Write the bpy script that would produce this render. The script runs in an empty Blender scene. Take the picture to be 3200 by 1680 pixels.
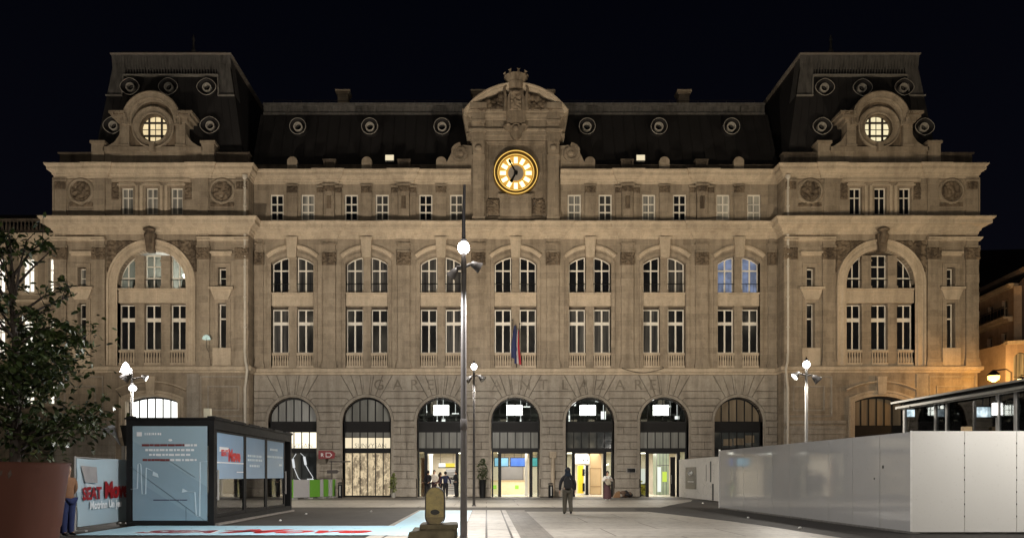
import bpy, bmesh, math, random
from mathutils import Vector, Matrix, noise
random.seed(7)
SC = bpy.context.scene
COL = SC.collection
PI = math.pi
R = math.radians
# camera reference frame of the photograph (3200 px wide): focal length, eye height, principal point
F, EYE, VX, VY = 2311.0, 1.5, 1520.0, 1483.0
def ux(px, Y): return (px - VX) * Y / F
def vz(py, Y): return EYE + (VY - py) * Y / F

# ------------------------------------------------------------------ objects
def props(o, label=None, cat=None, group=None, kind=None):
    if label: o['label'] = label
    if cat: o['category'] = cat
    if group: o['group'] = group
    if kind: o['kind'] = kind
    return o
WORLD = {}
def thing(name, label, cat, loc=(0, 0, 0), group=None, rz=0.0):
    o = bpy.data.objects.new(name, None)
    COL.objects.link(o)
    o.location = loc
    o.rotation_euler = (0, 0, rz)
    o.empty_display_size = .2
    WORLD[o.name] = Matrix.Translation(Vector(loc)) @ Matrix.Rotation(rz, 4, 'Z')
    return props(o, label, cat, group)
def world_of(o):
    if o is None: return Matrix.Identity(4)
    return WORLD.get(o.name, Matrix.Identity(4))
def link(name, me, parent=None, m=None):
    o = bpy.data.objects.new(name, me)
    COL.objects.link(o)
    if parent:
        o.parent = parent
        WORLD[o.name] = world_of(parent).copy()
    else:
        WORLD[o.name] = Matrix.Identity(4)
    if m is not None:
        o.data.materials.clear()
        for k in (m if isinstance(m, (list, tuple)) else [m]):
            o.data.materials.append(k)
    return o
def kids(o): return [c for c in bpy.data.objects if c.parent == o]
def dup(o, parent=None, off=None, loc=None):
    c = o.copy()
    COL.objects.link(c)
    if parent is not None: c.parent = parent
    if off is not None: c.location = o.location + Vector(off)
    if loc is not None: c.location = loc
    for k in KIDS(o): dup(k, c)
    return c
def KIDS(o): return list(o.children)

# ------------------------------------------------------------------ mesh builder (world coordinates)
class MB:
    def __init__(s):
        s.v = []; s.f = []; s.mi = []; s.cur = 0
    def add(s, vs, fs):
        b = len(s.v)
        s.v += [tuple(p) for p in vs]
        s.f += [tuple(i + b for i in f) for f in fs]
        s.mi += [s.cur] * len(fs)
        return s
    def box(s, x0, x1, y0, y1, z0, z1):
        if x0 > x1: x0, x1 = x1, x0
        if y0 > y1: y0, y1 = y1, y0
        if z0 > z1: z0, z1 = z1, z0
        return s.add([(x0,y0,z0),(x1,y0,z0),(x1,y1,z0),(x0,y1,z0),(x0,y0,z1),(x1,y0,z1),(x1,y1,z1),(x0,y1,z1)],
                     [(0,3,2,1),(4,5,6,7),(0,1,5,4),(1,2,6,5),(2,3,7,6),(3,0,4,7)])
    def obox(s, c, ax, ay, az):
        """box centred at c with half-axis vectors"""
        c = Vector(c); ax = Vector(ax); ay = Vector(ay); az = Vector(az)
        P = [c - ax - ay - az, c + ax - ay - az, c + ax + ay - az, c - ax + ay - az,
             c - ax - ay + az, c + ax - ay + az, c + ax + ay + az, c - ax + ay + az]
        return s.add(P, [(0,3,2,1),(4,5,6,7),(0,1,5,4),(1,2,6,5),(2,3,7,6),(3,0,4,7)])
    def bar(s, a, b, w, h=None):
        a = Vector(a); b = Vector(b); d = b - a
        if d.length < 1e-6: return s
        d.normalize()
        up = Vector((0, 0, 1)) if abs(d.z) < .95 else Vector((0, 1, 0))
        sx = d.cross(up).normalized(); sy = sx.cross(d)
        return s.obox((a + b) / 2, sx * w / 2, sy * (h or w) / 2, d * ((b - a).length / 2))
    def tube(s, pts, r, n=10, cap=True):
        pts = [Vector(p) for p in pts]
        rs = r if isinstance(r, (list, tuple)) else [r] * len(pts)
        V = []; Fc = []
        ref = None
        for i, p in enumerate(pts):
            t = (pts[min(i + 1, len(pts) - 1)] - pts[max(i - 1, 0)]).normalized()
            if ref is None or abs(ref.dot(t)) > .98:
                ref = Vector((1, 0, 0)) if abs(t.x) < .9 else Vector((0, 1, 0))
            u = (ref - t * ref.dot(t)).normalized(); w = t.cross(u); ref = u
            for k in range(n):
                a = 2 * PI * k / n
                V.append(p + (u * math.cos(a) + w * math.sin(a)) * rs[i])
        for i in range(len(pts) - 1):
            for k in range(n):
                k2 = (k + 1) % n
                Fc.append((i*n+k, i*n+k2, (i+1)*n+k2, (i+1)*n+k))
        if cap:
            Fc.append(tuple(range(n - 1, -1, -1)))
            Fc.append(tuple((len(pts)-1)*n + k for k in range(n)))
        return s.add(V, Fc)
    def lathe(s, c, prof, n=20):
        """prof: list of (r, z) around the vertical axis through c"""
        V = []; Fc = []
        for (r, z) in prof:
            for k in range(n):
                a = 2 * PI * k / n
                V.append((c[0] + r * math.cos(a), c[1] + r * math.sin(a), c[2] + z))
        for i in range(len(prof) - 1):
            for k in range(n):
                k2 = (k + 1) % n
                Fc.append((i*n+k, i*n+k2, (i+1)*n+k2, (i+1)*n+k))
        Fc.append(tuple(range(n - 1, -1, -1)))
        Fc.append(tuple((len(prof)-1)*n + k for k in range(n)))
        return s.add(V, Fc)
    def ball(s, c, r, n=10, m=6):
        rx, ry, rz = r if isinstance(r, (list, tuple)) else (r, r, r)
        V = [(c[0], c[1], c[2] - rz)]
        for j in range(1, m):
            b = -PI/2 + PI*j/m
            for k in range(n):
                a = 2*PI*k/n
                V.append((c[0]+rx*math.cos(b)*math.cos(a), c[1]+ry*math.cos(b)*math.sin(a), c[2]+rz*math.sin(b)))
        V.append((c[0], c[1], c[2] + rz))
        Fc = []
        for k in range(n):
            k2 = (k+1) % n
            Fc.append((0, 1+k2, 1+k))
            for j in range(m-2):
                Fc.append((1+j*n+k, 1+j*n+k2, 1+(j+1)*n+k2, 1+(j+1)*n+k))
            Fc.append((1+(m-2)*n+k, 1+(m-2)*n+k2, len(V)-1))
        return s.add(V, Fc)
    def prism(s, poly, y0, y1):
        """polygon in (x, z), counter-clockwise seen from the front, from y0 (front) to y1"""
        if area2(poly) < 0: poly = poly[::-1]
        n = len(poly)
        V = [(x, y0, z) for x, z in poly] + [(x, y1, z) for x, z in poly]
        Fc = [tuple(range(n)), tuple(range(2*n-1, n-1, -1))]
        for i in range(n):
            j = (i+1) % n
            Fc.append((i, i+n, j+n, j))
        return s.add(V, Fc)
    def zprism(s, poly, z0, z1):
        if area2(poly) < 0: poly = poly[::-1]
        n = len(poly)
        V = [(x, y, z1) for x, y in poly] + [(x, y, z0) for x, y in poly]
        Fc = [tuple(range(n)), tuple(range(2*n-1, n-1, -1))]
        for i in range(n):
            j = (i+1) % n
            Fc.append((i, i+n, j+n, j))
        return s.add(V, Fc)
    def block(s, poly, y0, y1, g=.02, ch=.03):
        """rusticated block: polygon inset by the joint g, with a chamfered face"""
        if area2(poly) < 0: poly = poly[::-1]
        a = inset(poly, g); b = inset(poly, g + ch)
        n = len(poly)
        V = [(x, y1, z) for x, z in a] + [(x, y0 + ch, z) for x, z in a] + [(x, y0, z) for x, z in b]
        Fc = [tuple(range(2*n, 3*n))]
        for L in (0, 1):
            for i in range(n):
                j = (i+1) % n
                Fc.append((L*n+i, L*n+j, (L+1)*n+j, (L+1)*n+i))
        return s.add(V, Fc)
    def sweep(s, path, prof, closed=False):
        """plan path [(x, y)], profile [(outward, z)]; outward is to the right of travel"""
        nrm = offs(path, closed)
        V = []; Fc = []; m = len(prof)
        for p, nn in zip(path, nrm):
            for (o, z) in prof:
                V.append((p[0] + nn[0]*o, p[1] + nn[1]*o, z))
        L = len(path)
        for i in range(L if closed else L-1):
            j = (i+1) % L
            for k in range(m-1):
                Fc.append((i*m+k, j*m+k, j*m+k+1, i*m+k+1))
        if not closed:
            Fc.append(tuple(range(m))); Fc.append(tuple((L-1)*m + k for k in range(m-1, -1, -1)))
        return s.add(V, Fc)
    def rib(s, path, prof, y, closed=False):
        """moulding on the facade: path [(x, z)], profile [(in-plane offset, forward)]; offset is to the left of travel"""
        nrm = offs(path, closed)
        V = []; Fc = []; m = len(prof)
        for p, nn in zip(path, nrm):
            for (o, f) in prof:
                V.append((p[0] - nn[0]*o, y - f, p[1] - nn[1]*o))
        L = len(path)
        for i in range(L if closed else L-1):
            j = (i+1) % L
            for k in range(m-1):
                Fc.append((i*m+k, j*m+k, j*m+k+1, i*m+k+1))
        if not closed:
            Fc.append(tuple(range(m))); Fc.append(tuple((L-1)*m + k for k in range(m-1, -1, -1)))
        return s.add(V, Fc)
    def relief(s, x0, x1, z0, z1, y, depth, seed=0, step=.07, freq=3.5, inside=None):
        """carved stone field: a displaced grid standing off the wall at y"""
        nx = max(3, int((x1-x0)/step)); nz = max(3, int((z1-z0)/step))
        V = []; ok = []
        for j in range(nz+1):
            for i in range(nx+1):
                x = x0+(x1-x0)*i/nx; z = z0+(z1-z0)*j/nz
                a = noise.noise(Vector((x*freq, seed*3.1, z*freq)))
                b = noise.noise(Vector((x*freq*2.3, seed*7.7, z*freq*2.3)))
                h = depth*(.35 + .9*(1-abs(a)*2.2)*.6 + .5*b)
                ins = True if inside is None else inside(x, z)
                if i in (0, nx) or j in (0, nz) or not ins: h = -.02
                V.append((x, y - max(h, -.02), z)); ok.append(ins)
        Fc = []
        w = nx+1
        for j in range(nz):
            for i in range(nx):
                q = (j*w+i, j*w+i+1, (j+1)*w+i+1, (j+1)*w+i)
                if any(ok[t] for t in q): Fc.append(q)
        return s.add(V, Fc)
    def mirror(s, cx):
        s.v = [(2*cx - x, y, z) for x, y, z in s.v]
        s.f = [f[::-1] for f in s.f]
        return s
    def clusters(s, tol=.03):
        """separate builders for pieces that do not touch each other"""
        n = len(s.v); par = list(range(n))
        def fd(i):
            while par[i] != i: par[i] = par[par[i]]; i = par[i]
            return i
        for f in s.f:
            a = fd(f[0])
            for i in f[1:]:
                b = fd(i)
                if a != b: par[b] = a
        boxes = {}
        for i, p in enumerate(s.v):
            r = fd(i); q = boxes.get(r)
            if q is None: boxes[r] = [list(p), list(p)]
            else:
                for k in range(3):
                    q[0][k] = min(q[0][k], p[k]); q[1][k] = max(q[1][k], p[k])
        ids = list(boxes); g = {i: i for i in ids}
        def fg(i):
            while g[i] != i: i = g[i]
            return i
        ch = True
        for x in range(len(ids)):
            for y in range(x):
                A, B = boxes[ids[x]], boxes[ids[y]]
                if all(A[0][k]-tol <= B[1][k] and B[0][k]-tol <= A[1][k] for k in range(3)):
                    a, b = fg(ids[x]), fg(ids[y])
                    if a != b: g[a] = b
        out = {}
        rm = {}
        for i, p in enumerate(s.v):
            c = fg(fd(i)); m = out.setdefault(c, MB()); rm[i] = len(m.v); m.v.append(p)
        for f, mi in zip(s.f, s.mi):
            m = out[fg(fd(f[0]))]; m.f.append(tuple(rm[i] for i in f)); m.mi.append(mi)
        return list(out.values())
    def mesh(s, name, inv=None, smooth=False):
        me = bpy.data.meshes.new(name)
        vs = s.v if inv is None else [tuple(inv @ Vector(p)) for p in s.v]
        me.from_pydata(vs, [], s.f)
        if any(s.mi): me.polygons.foreach_set('material_index', s.mi)
        if smooth:
            me.polygons.foreach_set('use_smooth', [True]*len(me.polygons))
        me.update()
        return me
    def build(s, name, m, parent=None, smooth=False, label=None, cat=None, group=None, kind=None, origin=None):
        inv = world_of(parent).inverted() if parent else None
        if parent is None and origin is not None: inv = Matrix.Translation(-Vector(origin))
        me = s.mesh(name, inv, smooth)
        bm = bmesh.new(); bm.from_mesh(me)
        bmesh.ops.recalc_face_normals(bm, faces=bm.faces)
        bm.to_mesh(me); bm.free()
        if smooth == 'auto':
            me.polygons.foreach_set('use_smooth', [True]*len(me.polygons))
            me.set_sharp_from_angle(angle=R(35))
        o = link(name, me, parent, m)
        if parent is None and origin is not None:
            o.location = origin
            WORLD[o.name] = Matrix.Translation(Vector(origin))
        return props(o, label, cat, group, kind)

def area2(poly):
    return sum(poly[i-1][0]*poly[i][1] - poly[i][0]*poly[i-1][1] for i in range(len(poly)))
def offs(path, closed=False):
    """mitred unit offset (to the right of travel) for each vertex of a 2D path"""
    L = len(path); out = []
    seg = []
    for i in range(L if closed else L-1):
        a = path[i]; b = path[(i+1) % L]
        d = Vector((b[0]-a[0], b[1]-a[1]))
        if d.length > 0: d.normalize()
        seg.append(Vector((d.y, -d.x)))
    for i in range(L):
        if closed: n1, n2 = seg[i-1], seg[i]
        else: n1 = seg[max(i-1, 0)]; n2 = seg[min(i, L-2)]
        k = 1 + n1.dot(n2)
        out.append((n1+n2)/max(k, .25))
    return out
def inset(poly, g):
    n = offs(poly, True)   # right of travel is outward for a counter-clockwise polygon
    return [(p[0]-q[0]*g, p[1]-q[1]*g) for p, q in zip(poly, n)]
def arc(cx, cz, r, a0, a1, n=24):
    return [(cx + r*math.cos(R(a0+(a1-a0)*i/n)), cz + r*math.sin(R(a0+(a1-a0)*i/n))) for i in range(n+1)]
def capped(x0, x1, z0, top, n=16):
    """outline with a flat foot and the curve top(x) as head, counter-clockwise"""
    P = [(x0, z0), (x1, z0)]
    if not callable(top): return P + [(x1, top), (x0, top)]
    for i in range(n+1):
        x = x1 + (x0-x1)*i/n
        P.append((x, top(x)))
    q = [P[0]]
    for p in P[1:]:
        if math.hypot(p[0]-q[-1][0], p[1]-q[-1][1]) > 1e-4: q.append(p)
    return q
def circ(cx, cz, r):
    return lambda x: cz + math.sqrt(max(r*r - (x-cx)**2, 0))
def seg_top(cx, half, zs, rise):
    r = (half*half + rise*rise)/(2*rise)
    return circ(cx, zs + rise - r, r)
def plate(outer, holes, y0, y1):
    """a wall with openings: filled 2D curve turned into a slab from y0 (front) to y1; returns (verts, faces)"""
    cu = bpy.data.curves.new('outline', 'CURVE')
    cu.dimensions = '2D'; cu.fill_mode = 'BOTH'; cu.extrude = abs(y1-y0)/2
    for poly in [outer] + list(holes):
        sp = cu.splines.new('POLY')
        sp.points.add(len(poly)-1)
        for p, (x, z) in zip(sp.points, poly): p.co = (x, z, 0, 1)
        sp.use_cyclic_u = True
    ob = bpy.data.objects.new('outline', cu)
    me = bpy.data.meshes.new_from_object(ob)
    ym = (y0+y1)/2
    V = [(v.co.x, ym - v.co.z, v.co.y) for v in me.vertices]
    Fc = [tuple(p.vertices) for p in me.polygons]
    bpy.data.objects.remove(ob); bpy.data.curves.remove(cu); bpy.data.meshes.remove(me)
    return V, Fc
def text_mesh(txt, size, extr=.01, font_scale=(1, 1), shear=0, align='CENTER', weight=0):
    cu = bpy.data.curves.new('lettering', 'FONT')
    cu.body = txt; cu.size = size; cu.extrude = extr; cu.align_x = align; cu.align_y = 'CENTER'; cu.shear = shear
    cu.offset = weight; cu.resolution_u = 3
    ob = bpy.data.objects.new('lettering', cu)
    me = bpy.data.meshes.new_from_object(ob)
    V = [(v.co.x*font_scale[0], v.co.y*font_scale[1], v.co.z) for v in me.vertices]
    Fc = [tuple(p.vertices) for p in me.polygons]
    bpy.data.objects.remove(ob); bpy.data.curves.remove(cu); bpy.data.meshes.remove(me)
    return V, Fc
def put_text(mb, txt, o, right, up, size, **k):
    """letters lying in the plane spanned by right/up with its middle at o"""
    V, Fc = text_mesh(txt, size, **k)
    o = Vector(o); r = Vector(right).normalized(); u = Vector(up).normalized(); n = r.cross(u)
    mb.add([o + r*x + u*y + n*z for x, y, z in V], Fc)
    return mb
def grid_window(x0, x1, z0, top, xs, zs, bar, Y, depth=.06, n=16, out=.07, hole=None):
    """frame mesh and pane mesh for a window; xs/zs are the glazing-bar centres"""
    outer = capped(x0, x1, z0, top, n)
    X = [x0 + out - bar/2] + list(xs) + [x1 - out + bar/2]
    tf = top if callable(top) else (lambda x: top)
    Z = [z0 + out - bar/2] + list(zs) + [None]
    holes = []
    for i in range(len(X)-1):
        for j in range(len(Z)-1):
            a, b = X[i] + bar/2, X[i+1] - bar/2
            c = Z[j] + bar/2
            d = Z[j+1] - bar/2 if Z[j+1] is not None else 1e9
            def tt(x, d=d): return min(d, tf(x) - out)
            xa, xb = a, b
            while xa < xb and tt(xa) < c + .03: xa += .02
            while xb > xa and tt(xb) < c + .03: xb -= .02
            if xb - xa < .06: continue
            holes.append(capped(xa, xb, c, tt, 8 if callable(top) else 1))
    fr = MB(); fr.add(*plate(outer, holes, Y, Y + depth))
    pn = MB(); pn.prism(inset(outer, .015), Y + depth*.45, Y + depth*.45 + .012)
    return fr, pn
# ------------------------------------------------------------------ materials
class NT:
    def __init__(s, m):
        m.use_nodes = True
        s.t = m.node_tree; s.t.nodes.clear()
    def n(s, typ, **k):
        d = s.t.nodes.new(typ)
        for a, b in k.items():
            if a in ('operation', 'blend_type', 'data_type', 'noise_dimensions', 'musgrave_type', 'feature', 'distance', 'wave_type', 'bands_direction', 'interpolation', 'offset', 'squash', 'wave_profile'):
                setattr(d, a, b)
            else:
                i = d.inputs[int(a[1:])] if a[0] == '_' else d.inputs[a.replace('_', ' ')]
                if hasattr(b, 'is_output') or isinstance(b, bpy.types.NodeSocket): s.t.links.new(b, i)
                else: i.default_value = b
        return d
    def mix(s, f, a, b, mode='MIX'):
        d = s.t.nodes.new('ShaderNodeMix'); d.data_type = 'RGBA'; d.blend_type = mode
        for i, v in ((0, f), (6, a), (7, b)):
            if isinstance(v, bpy.types.NodeSocket): s.t.links.new(v, d.inputs[i])
            elif i == 0: d.inputs[0].default_value = v
            else: d.inputs[i].default_value = c4(v)
        return d.outputs[2]
    def math(s, op, a, b=0.0, clamp=False):
        d = s.t.nodes.new('ShaderNodeMath'); d.operation = op; d.use_clamp = clamp
        for i, v in ((0, a), (1, b)):
            if isinstance(v, bpy.types.NodeSocket): s.t.links.new(v, d.inputs[i])
            else: d.inputs[i].default_value = v
        return d.outputs[0]
    def ramp(s, f, stops):
        d = s.t.nodes.new('ShaderNodeValToRGB')
        s.t.links.new(f, d.inputs[0])
        e = d.color_ramp.elements
        while len(e) < len(stops): e.new(.5)
        for k, (p, c) in zip(e, stops): k.position = p; k.color = c4(c)
        return d.outputs[0]
    def xyz(s, scale=(1, 1, 1), facade=False):
        g = s.t.nodes.new('ShaderNodeNewGeometry')
        p = g.outputs['Position']
        if facade:
            sp = s.n('ShaderNodeSeparateXYZ', _0=p)
            a = s.math('ADD', sp.outputs[0], sp.outputs[1])
            p = s.n('ShaderNodeCombineXYZ', _0=a, _1=sp.outputs[2]).outputs[0]
        return s.n('ShaderNodeMapping', Vector=p, Scale=scale).outputs[0]
    def noise(s, vec, scale, detail=4.0, rough=.55):
        d = s.n('ShaderNodeTexNoise', Vector=vec, Scale=scale, Detail=detail, Roughness=rough)
        return d.outputs[0]
    def out(s, col, rough=.8, metal=0.0, bump=None, bstr=.3, bdist=.02, spec=.5, emis=None, estr=0.0, coat=0.0, alpha=None):
        b = s.t.nodes.new('ShaderNodeBsdfPrincipled')
        def st(i, v):
            if v is None: return
            if isinstance(v, bpy.types.NodeSocket): s.t.links.new(v, b.inputs[i])
            else: b.inputs[i].default_value = v
        st('Base Color', col if isinstance(col, bpy.types.NodeSocket) else c4(col))
        st('Roughness', rough); st('Metallic', metal); st('Specular IOR Level', spec); st('Coat Weight', coat)
        if coat: b.inputs['Coat Roughness'].default_value = .04
        if emis is not None:
            st('Emission Color', emis if isinstance(emis, bpy.types.NodeSocket) else c4(emis)); st('Emission Strength', estr)
        if bump is not None:
            q = s.n('ShaderNodeBump', Strength=bstr, Distance=bdist, Height=bump)
            s.t.links.new(q.outputs[0], b.inputs['Normal'])
        o = s.t.nodes.new('ShaderNodeOutputMaterial')
        s.t.links.new(b.outputs[0], o.inputs[0])
        return b
def c4(c): return (c[0], c[1], c[2], 1.0) if len(c) == 3 else tuple(c)
def newmat(name):
    m = bpy.data.materials.new(name)
    return m, NT(m)

def stone(name, base, dirt, bw=1.15, bh=.46, joint=.35, dirtamt=.6, var=.12, bump=.35):
    m, t = newmat(name)
    v = t.xyz(facade=True)
    br = t.n('ShaderNodeTexBrick', Vector=v, Color1=c4([.5-var]*3), Color2=c4([.5+var]*3), Mortar=c4([.75]*3),
             Scale=1.0, Mortar_Size=.015, Mortar_Smooth=.3, Bias=0.0, Brick_Width=bw, Row_Height=bh)
    p = t.xyz()
    big = t.noise(p, .35, 5, .6)
    mid = t.noise(p, 2.2, 6, .62)
    fine = t.noise(p, 11, 5, .7)
    streak = t.noise(t.xyz((1.9, 1.9, .16)), 1.0, 5, .6)
    blk = t.n('ShaderNodeSeparateColor', _0=br.outputs[0]).outputs[0]
    c = t.mix(t.math('MULTIPLY', t.ramp(big, [(.38, (0,0,0)), (.68, (1,1,1))]), .55), base, [x*.82 for x in base])
    f = t.math('MULTIPLY', t.ramp(streak, [(.43, (0,0,0)), (.66, (1,1,1))]), dirtamt)
    c = t.mix(f, c, dirt)
    f2 = t.math('MULTIPLY', t.ramp(mid, [(.47, (0,0,0)), (.68, (1,1,1))]), dirtamt*.75)
    c = t.mix(f2, c, dirt)
    gain = t.math('ADD', t.math('MULTIPLY', t.math('SUBTRACT', blk, .5), joint*2), t.math('ADD', t.math('MULTIPLY', fine, .6), .70))
    gc = t.n('ShaderNodeCombineColor', _0=gain, _1=gain, _2=gain).outputs[0]
    c = t.mix(1.0, c, gc, 'MULTIPLY')
    h = t.math('ADD', t.math('MULTIPLY', mid, .6), t.math('ADD', t.math('MULTIPLY', fine, .35), t.math('MULTIPLY', br.outputs[1], -.5)))
    t.out(c, .88, bump=h, bstr=bump, bdist=.02, spec=.25)
    return m
def plain(name, col, rough=.6, metal=0.0, var=.12, scale=6.0, bump=0.0, spec=.5, coat=0.0, streak=False):
    m, t = newmat(name)
    p = t.xyz((1, 1, .25) if streak else (1, 1, 1))
    nz = t.noise(p, scale, 5, .6)
    c = t.mix(nz, [max(x*(1-var*1.6), 0) for x in col], [min(x*(1+var*1.6), 1) for x in col])
    rg = t.math('ADD', t.math('MULTIPLY', t.noise(p, scale*2.3, 3), .18), rough - .09, True)
    t.out(c, rg, metal, bump=nz if bump else None, bstr=bump, spec=spec, coat=coat)
    return m
def glow(name, col, strength, var=0.0, scale=3.0, base=None):
    m, t = newmat(name)
    c = c4(col)
    if var:
        nz = t.noise(t.xyz(), scale, 4, .6)
        c = t.mix(t.math('MULTIPLY', t.ramp(nz, [(.4, (0,0,0)), (.62, (1,1,1))]), var), col, base or [x*.35 for x in col])
    t.out((.02, .02, .02), .4, emis=c if not isinstance(c, tuple) else col, estr=strength)
    return m
def glass(name, tint=(.9, .95, .95), refl=.1, rough=.02):
    m, t = newmat(name)
    tr = t.n('ShaderNodeBsdfTransparent', Color=c4(tint))
    gl = t.n('ShaderNodeBsdfGlossy', Color=c4((1, 1, 1)), Roughness=rough)
    fr = t.n('ShaderNodeFresnel', IOR=1.45)
    f = t.math('ADD', fr.outputs[0], refl, True)
    mx = t.n('ShaderNodeMixShader', _0=f, _1=tr.outputs[0], _2=gl.outputs[0])
    o = t.n('ShaderNodeOutputMaterial', _0=mx.outputs[0])
    return m
def curtained(name, col, dark, fold=9.0):
    """net curtain seen behind glass: vertical folds"""
    m, t = newmat(name)
    w = t.noise(t.xyz((fold, fold, .25)), 1.0, 3, .5)
    big = t.noise(t.xyz(), .9, 3, .5)
    f = t.math('MULTIPLY', t.ramp(w, [(.35, (0,0,0)), (.65, (1,1,1))]), t.math('ADD', t.math('MULTIPLY', big, .9), .3), True)
    t.out(t.mix(f, dark, col), .3, spec=.2)
    return m

STONE = stone('limestone', (.350, .288, .215), (.140, .108, .076), joint=.38, var=.15, dirtamt=.5, bump=.6)
STONE_LOW = stone('ashlar_limestone', (.40, .355, .295), (.19, .16, .128), bw=2.3, bh=.5, joint=.15, var=.16)
STONE_TRIM = stone('moulded_limestone', (.55, .455, .340), (.20, .155, .110), bw=1.7, bh=7.0, joint=.3, dirtamt=.32)
STONE_CARVED = stone('sooty_carved_limestone', (.215, .165, .115), (.065, .049, .036), bw=5, bh=5, joint=.02, dirtamt=.9, bump=.8)
SOOT = stone('soot_stained_limestone', (.12, .096, .073), (.05, .04, .032), bw=3, bh=3, joint=.1, dirtamt=.9)  # sooty stone; on the aprons its darkness stands in for gap shade
LETTER = stone('grimy_cut_lettering', (.27, .235, .19), (.15, .128, .10), bw=9, bh=9, joint=0, dirtamt=.9)
SLATE = plain('dark_zinc_roof', (.0150, .0132, .0132), .75, .0, .3, 1.4, bump=.15, streak=True)
ZINC = plain('weathered_zinc', (.115, .108, .10), .6, .2, .6, 5.0, bump=.4, streak=True)
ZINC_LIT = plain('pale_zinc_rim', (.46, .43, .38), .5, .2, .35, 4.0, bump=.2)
WHITE_FRAME = plain('white_window_paint', (.78, .73, .64), .5, 0, .12, 5)
GREY_FRAME = plain('weathered_window_paint', (.40, .36, .30), .6, 0, .25, 5)
BLACK_FRAME = plain('black_painted_steel', (.007, .007, .0075), .5, .0, .3, 4, spec=.25)
DARK_PANEL = plain('dark_grey_cladding', (.016, .015, .015), .6, .0, .2, 2, spec=.2)
PANE = plain('dark_window_glass', (.011, .012, .014), .10, 0, .6, 1.2, spec=1.0)
PANE_DIM = curtained('dim_curtained_glass', (.12, .115, .105), (.022, .022, .024), 5)
PANE_CURTAIN = curtained('net_curtain_glass', (.40, .39, .35), (.10, .10, .095))
PANE_PALE = curtained('pale_blind_glass', (.62, .60, .52), (.32, .31, .27), 3)
PANE_BLUE = glow('blue_lit_room_glass', (.36, .45, .70), .50, .7, 1.6, (.10, .12, .17))
PANE_WHITE = glow('white_lit_room_glass', (1.0, .97, .86), 1.5, .55, .9, (.5, .48, .42))
PANE_WARM = glow('warm_lit_attic_glass', (1.0, .80, .46), 1.0, .5, 1.6, (.62, .48, .27))
PANE_WARM2 = glow('yellow_lit_attic_glass', (1.0, .88, .55), 1.0, .45, 1.3, (.7, .58, .34))
DIM_PANEL = curtained('frosted_grey_transom', (.30, .30, .275), (.17, .17, .155), 2.2)
BEIGE_PANEL = curtained('beige_blind_transom', (.30, .24, .165), (.17, .135, .095), 2.4)
GLASS = glass('clear_shopfront_glass', (.86, .89, .87), .0, .0)
GLASS_DARK = glass('tinted_pavilion_glass', (.42, .45, .46), .06)
SHELTER_IN = plain('dim_pavilion_interior', (.05, .05, .052), .6, 0, .3, 1)
LIGHT_WHITE = glow('cool_white_luminaire', (1, .98, .93), 9)
def clear_glow(name, col, strength):
    m, t = newmat(name)
    e = t.n('ShaderNodeEmission', Color=c4(col), Strength=strength); tr = t.n('ShaderNodeBsdfTransparent', Color=c4((1, 1, 1)))
    t.n('ShaderNodeOutputMaterial', _0=t.n('ShaderNodeAddShader', _0=e.outputs[0], _1=tr.outputs[0]).outputs[0])
    return m
LIGHT_GLOBE = clear_glow('lamp_globe_light', (1, .95, .93), 16)
LIGHT_HEAD = glow('projector_lens_light', (1, .95, .88), 7)
LIGHT_ORANGE = glow('sodium_lantern_light', (1, .46, .06), 14)
PALE_METAL = plain('pale_grey_painted_steel', (.36, .35, .335), .5, .0, .1, 3, spec=.3)
POLE_DARK = plain('brown_grey_painted_steel', (.070, .060, .055), .55, .0, .2, 3, spec=.3)
# ------------------------------------------------------------------ the station
CX, CY, TY, SP = 1.97, 50.0, 49.0, 5.03
TIN, TOUT, TCO = 17.72, 30.57, 24.15        # inner / outer edge of the towers and their middle, from the centre line
K = CY/F
def kc(px): return ux(px, CY)
def zc(py): return vz(py, CY)
def zt(py): return vz(py, TY)
ST = thing('station_building', 'long pale stone railway station with two mansard-roofed end pavilions and a lit golden clock', 'railway station', (CX, CY, 0))
def sp(name, mb, m, parent=None, **k): return mb.build(name, m, parent or ST, **k)
def sps(name, mb, m, parent=None, **k):
    """one part per piece that stands apart from the others"""
    return [c.build(name, m, parent or ST, **k) for c in mb.clusters()]
BAYS = [CX + (i-3)*SP for i in range(7)]

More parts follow.
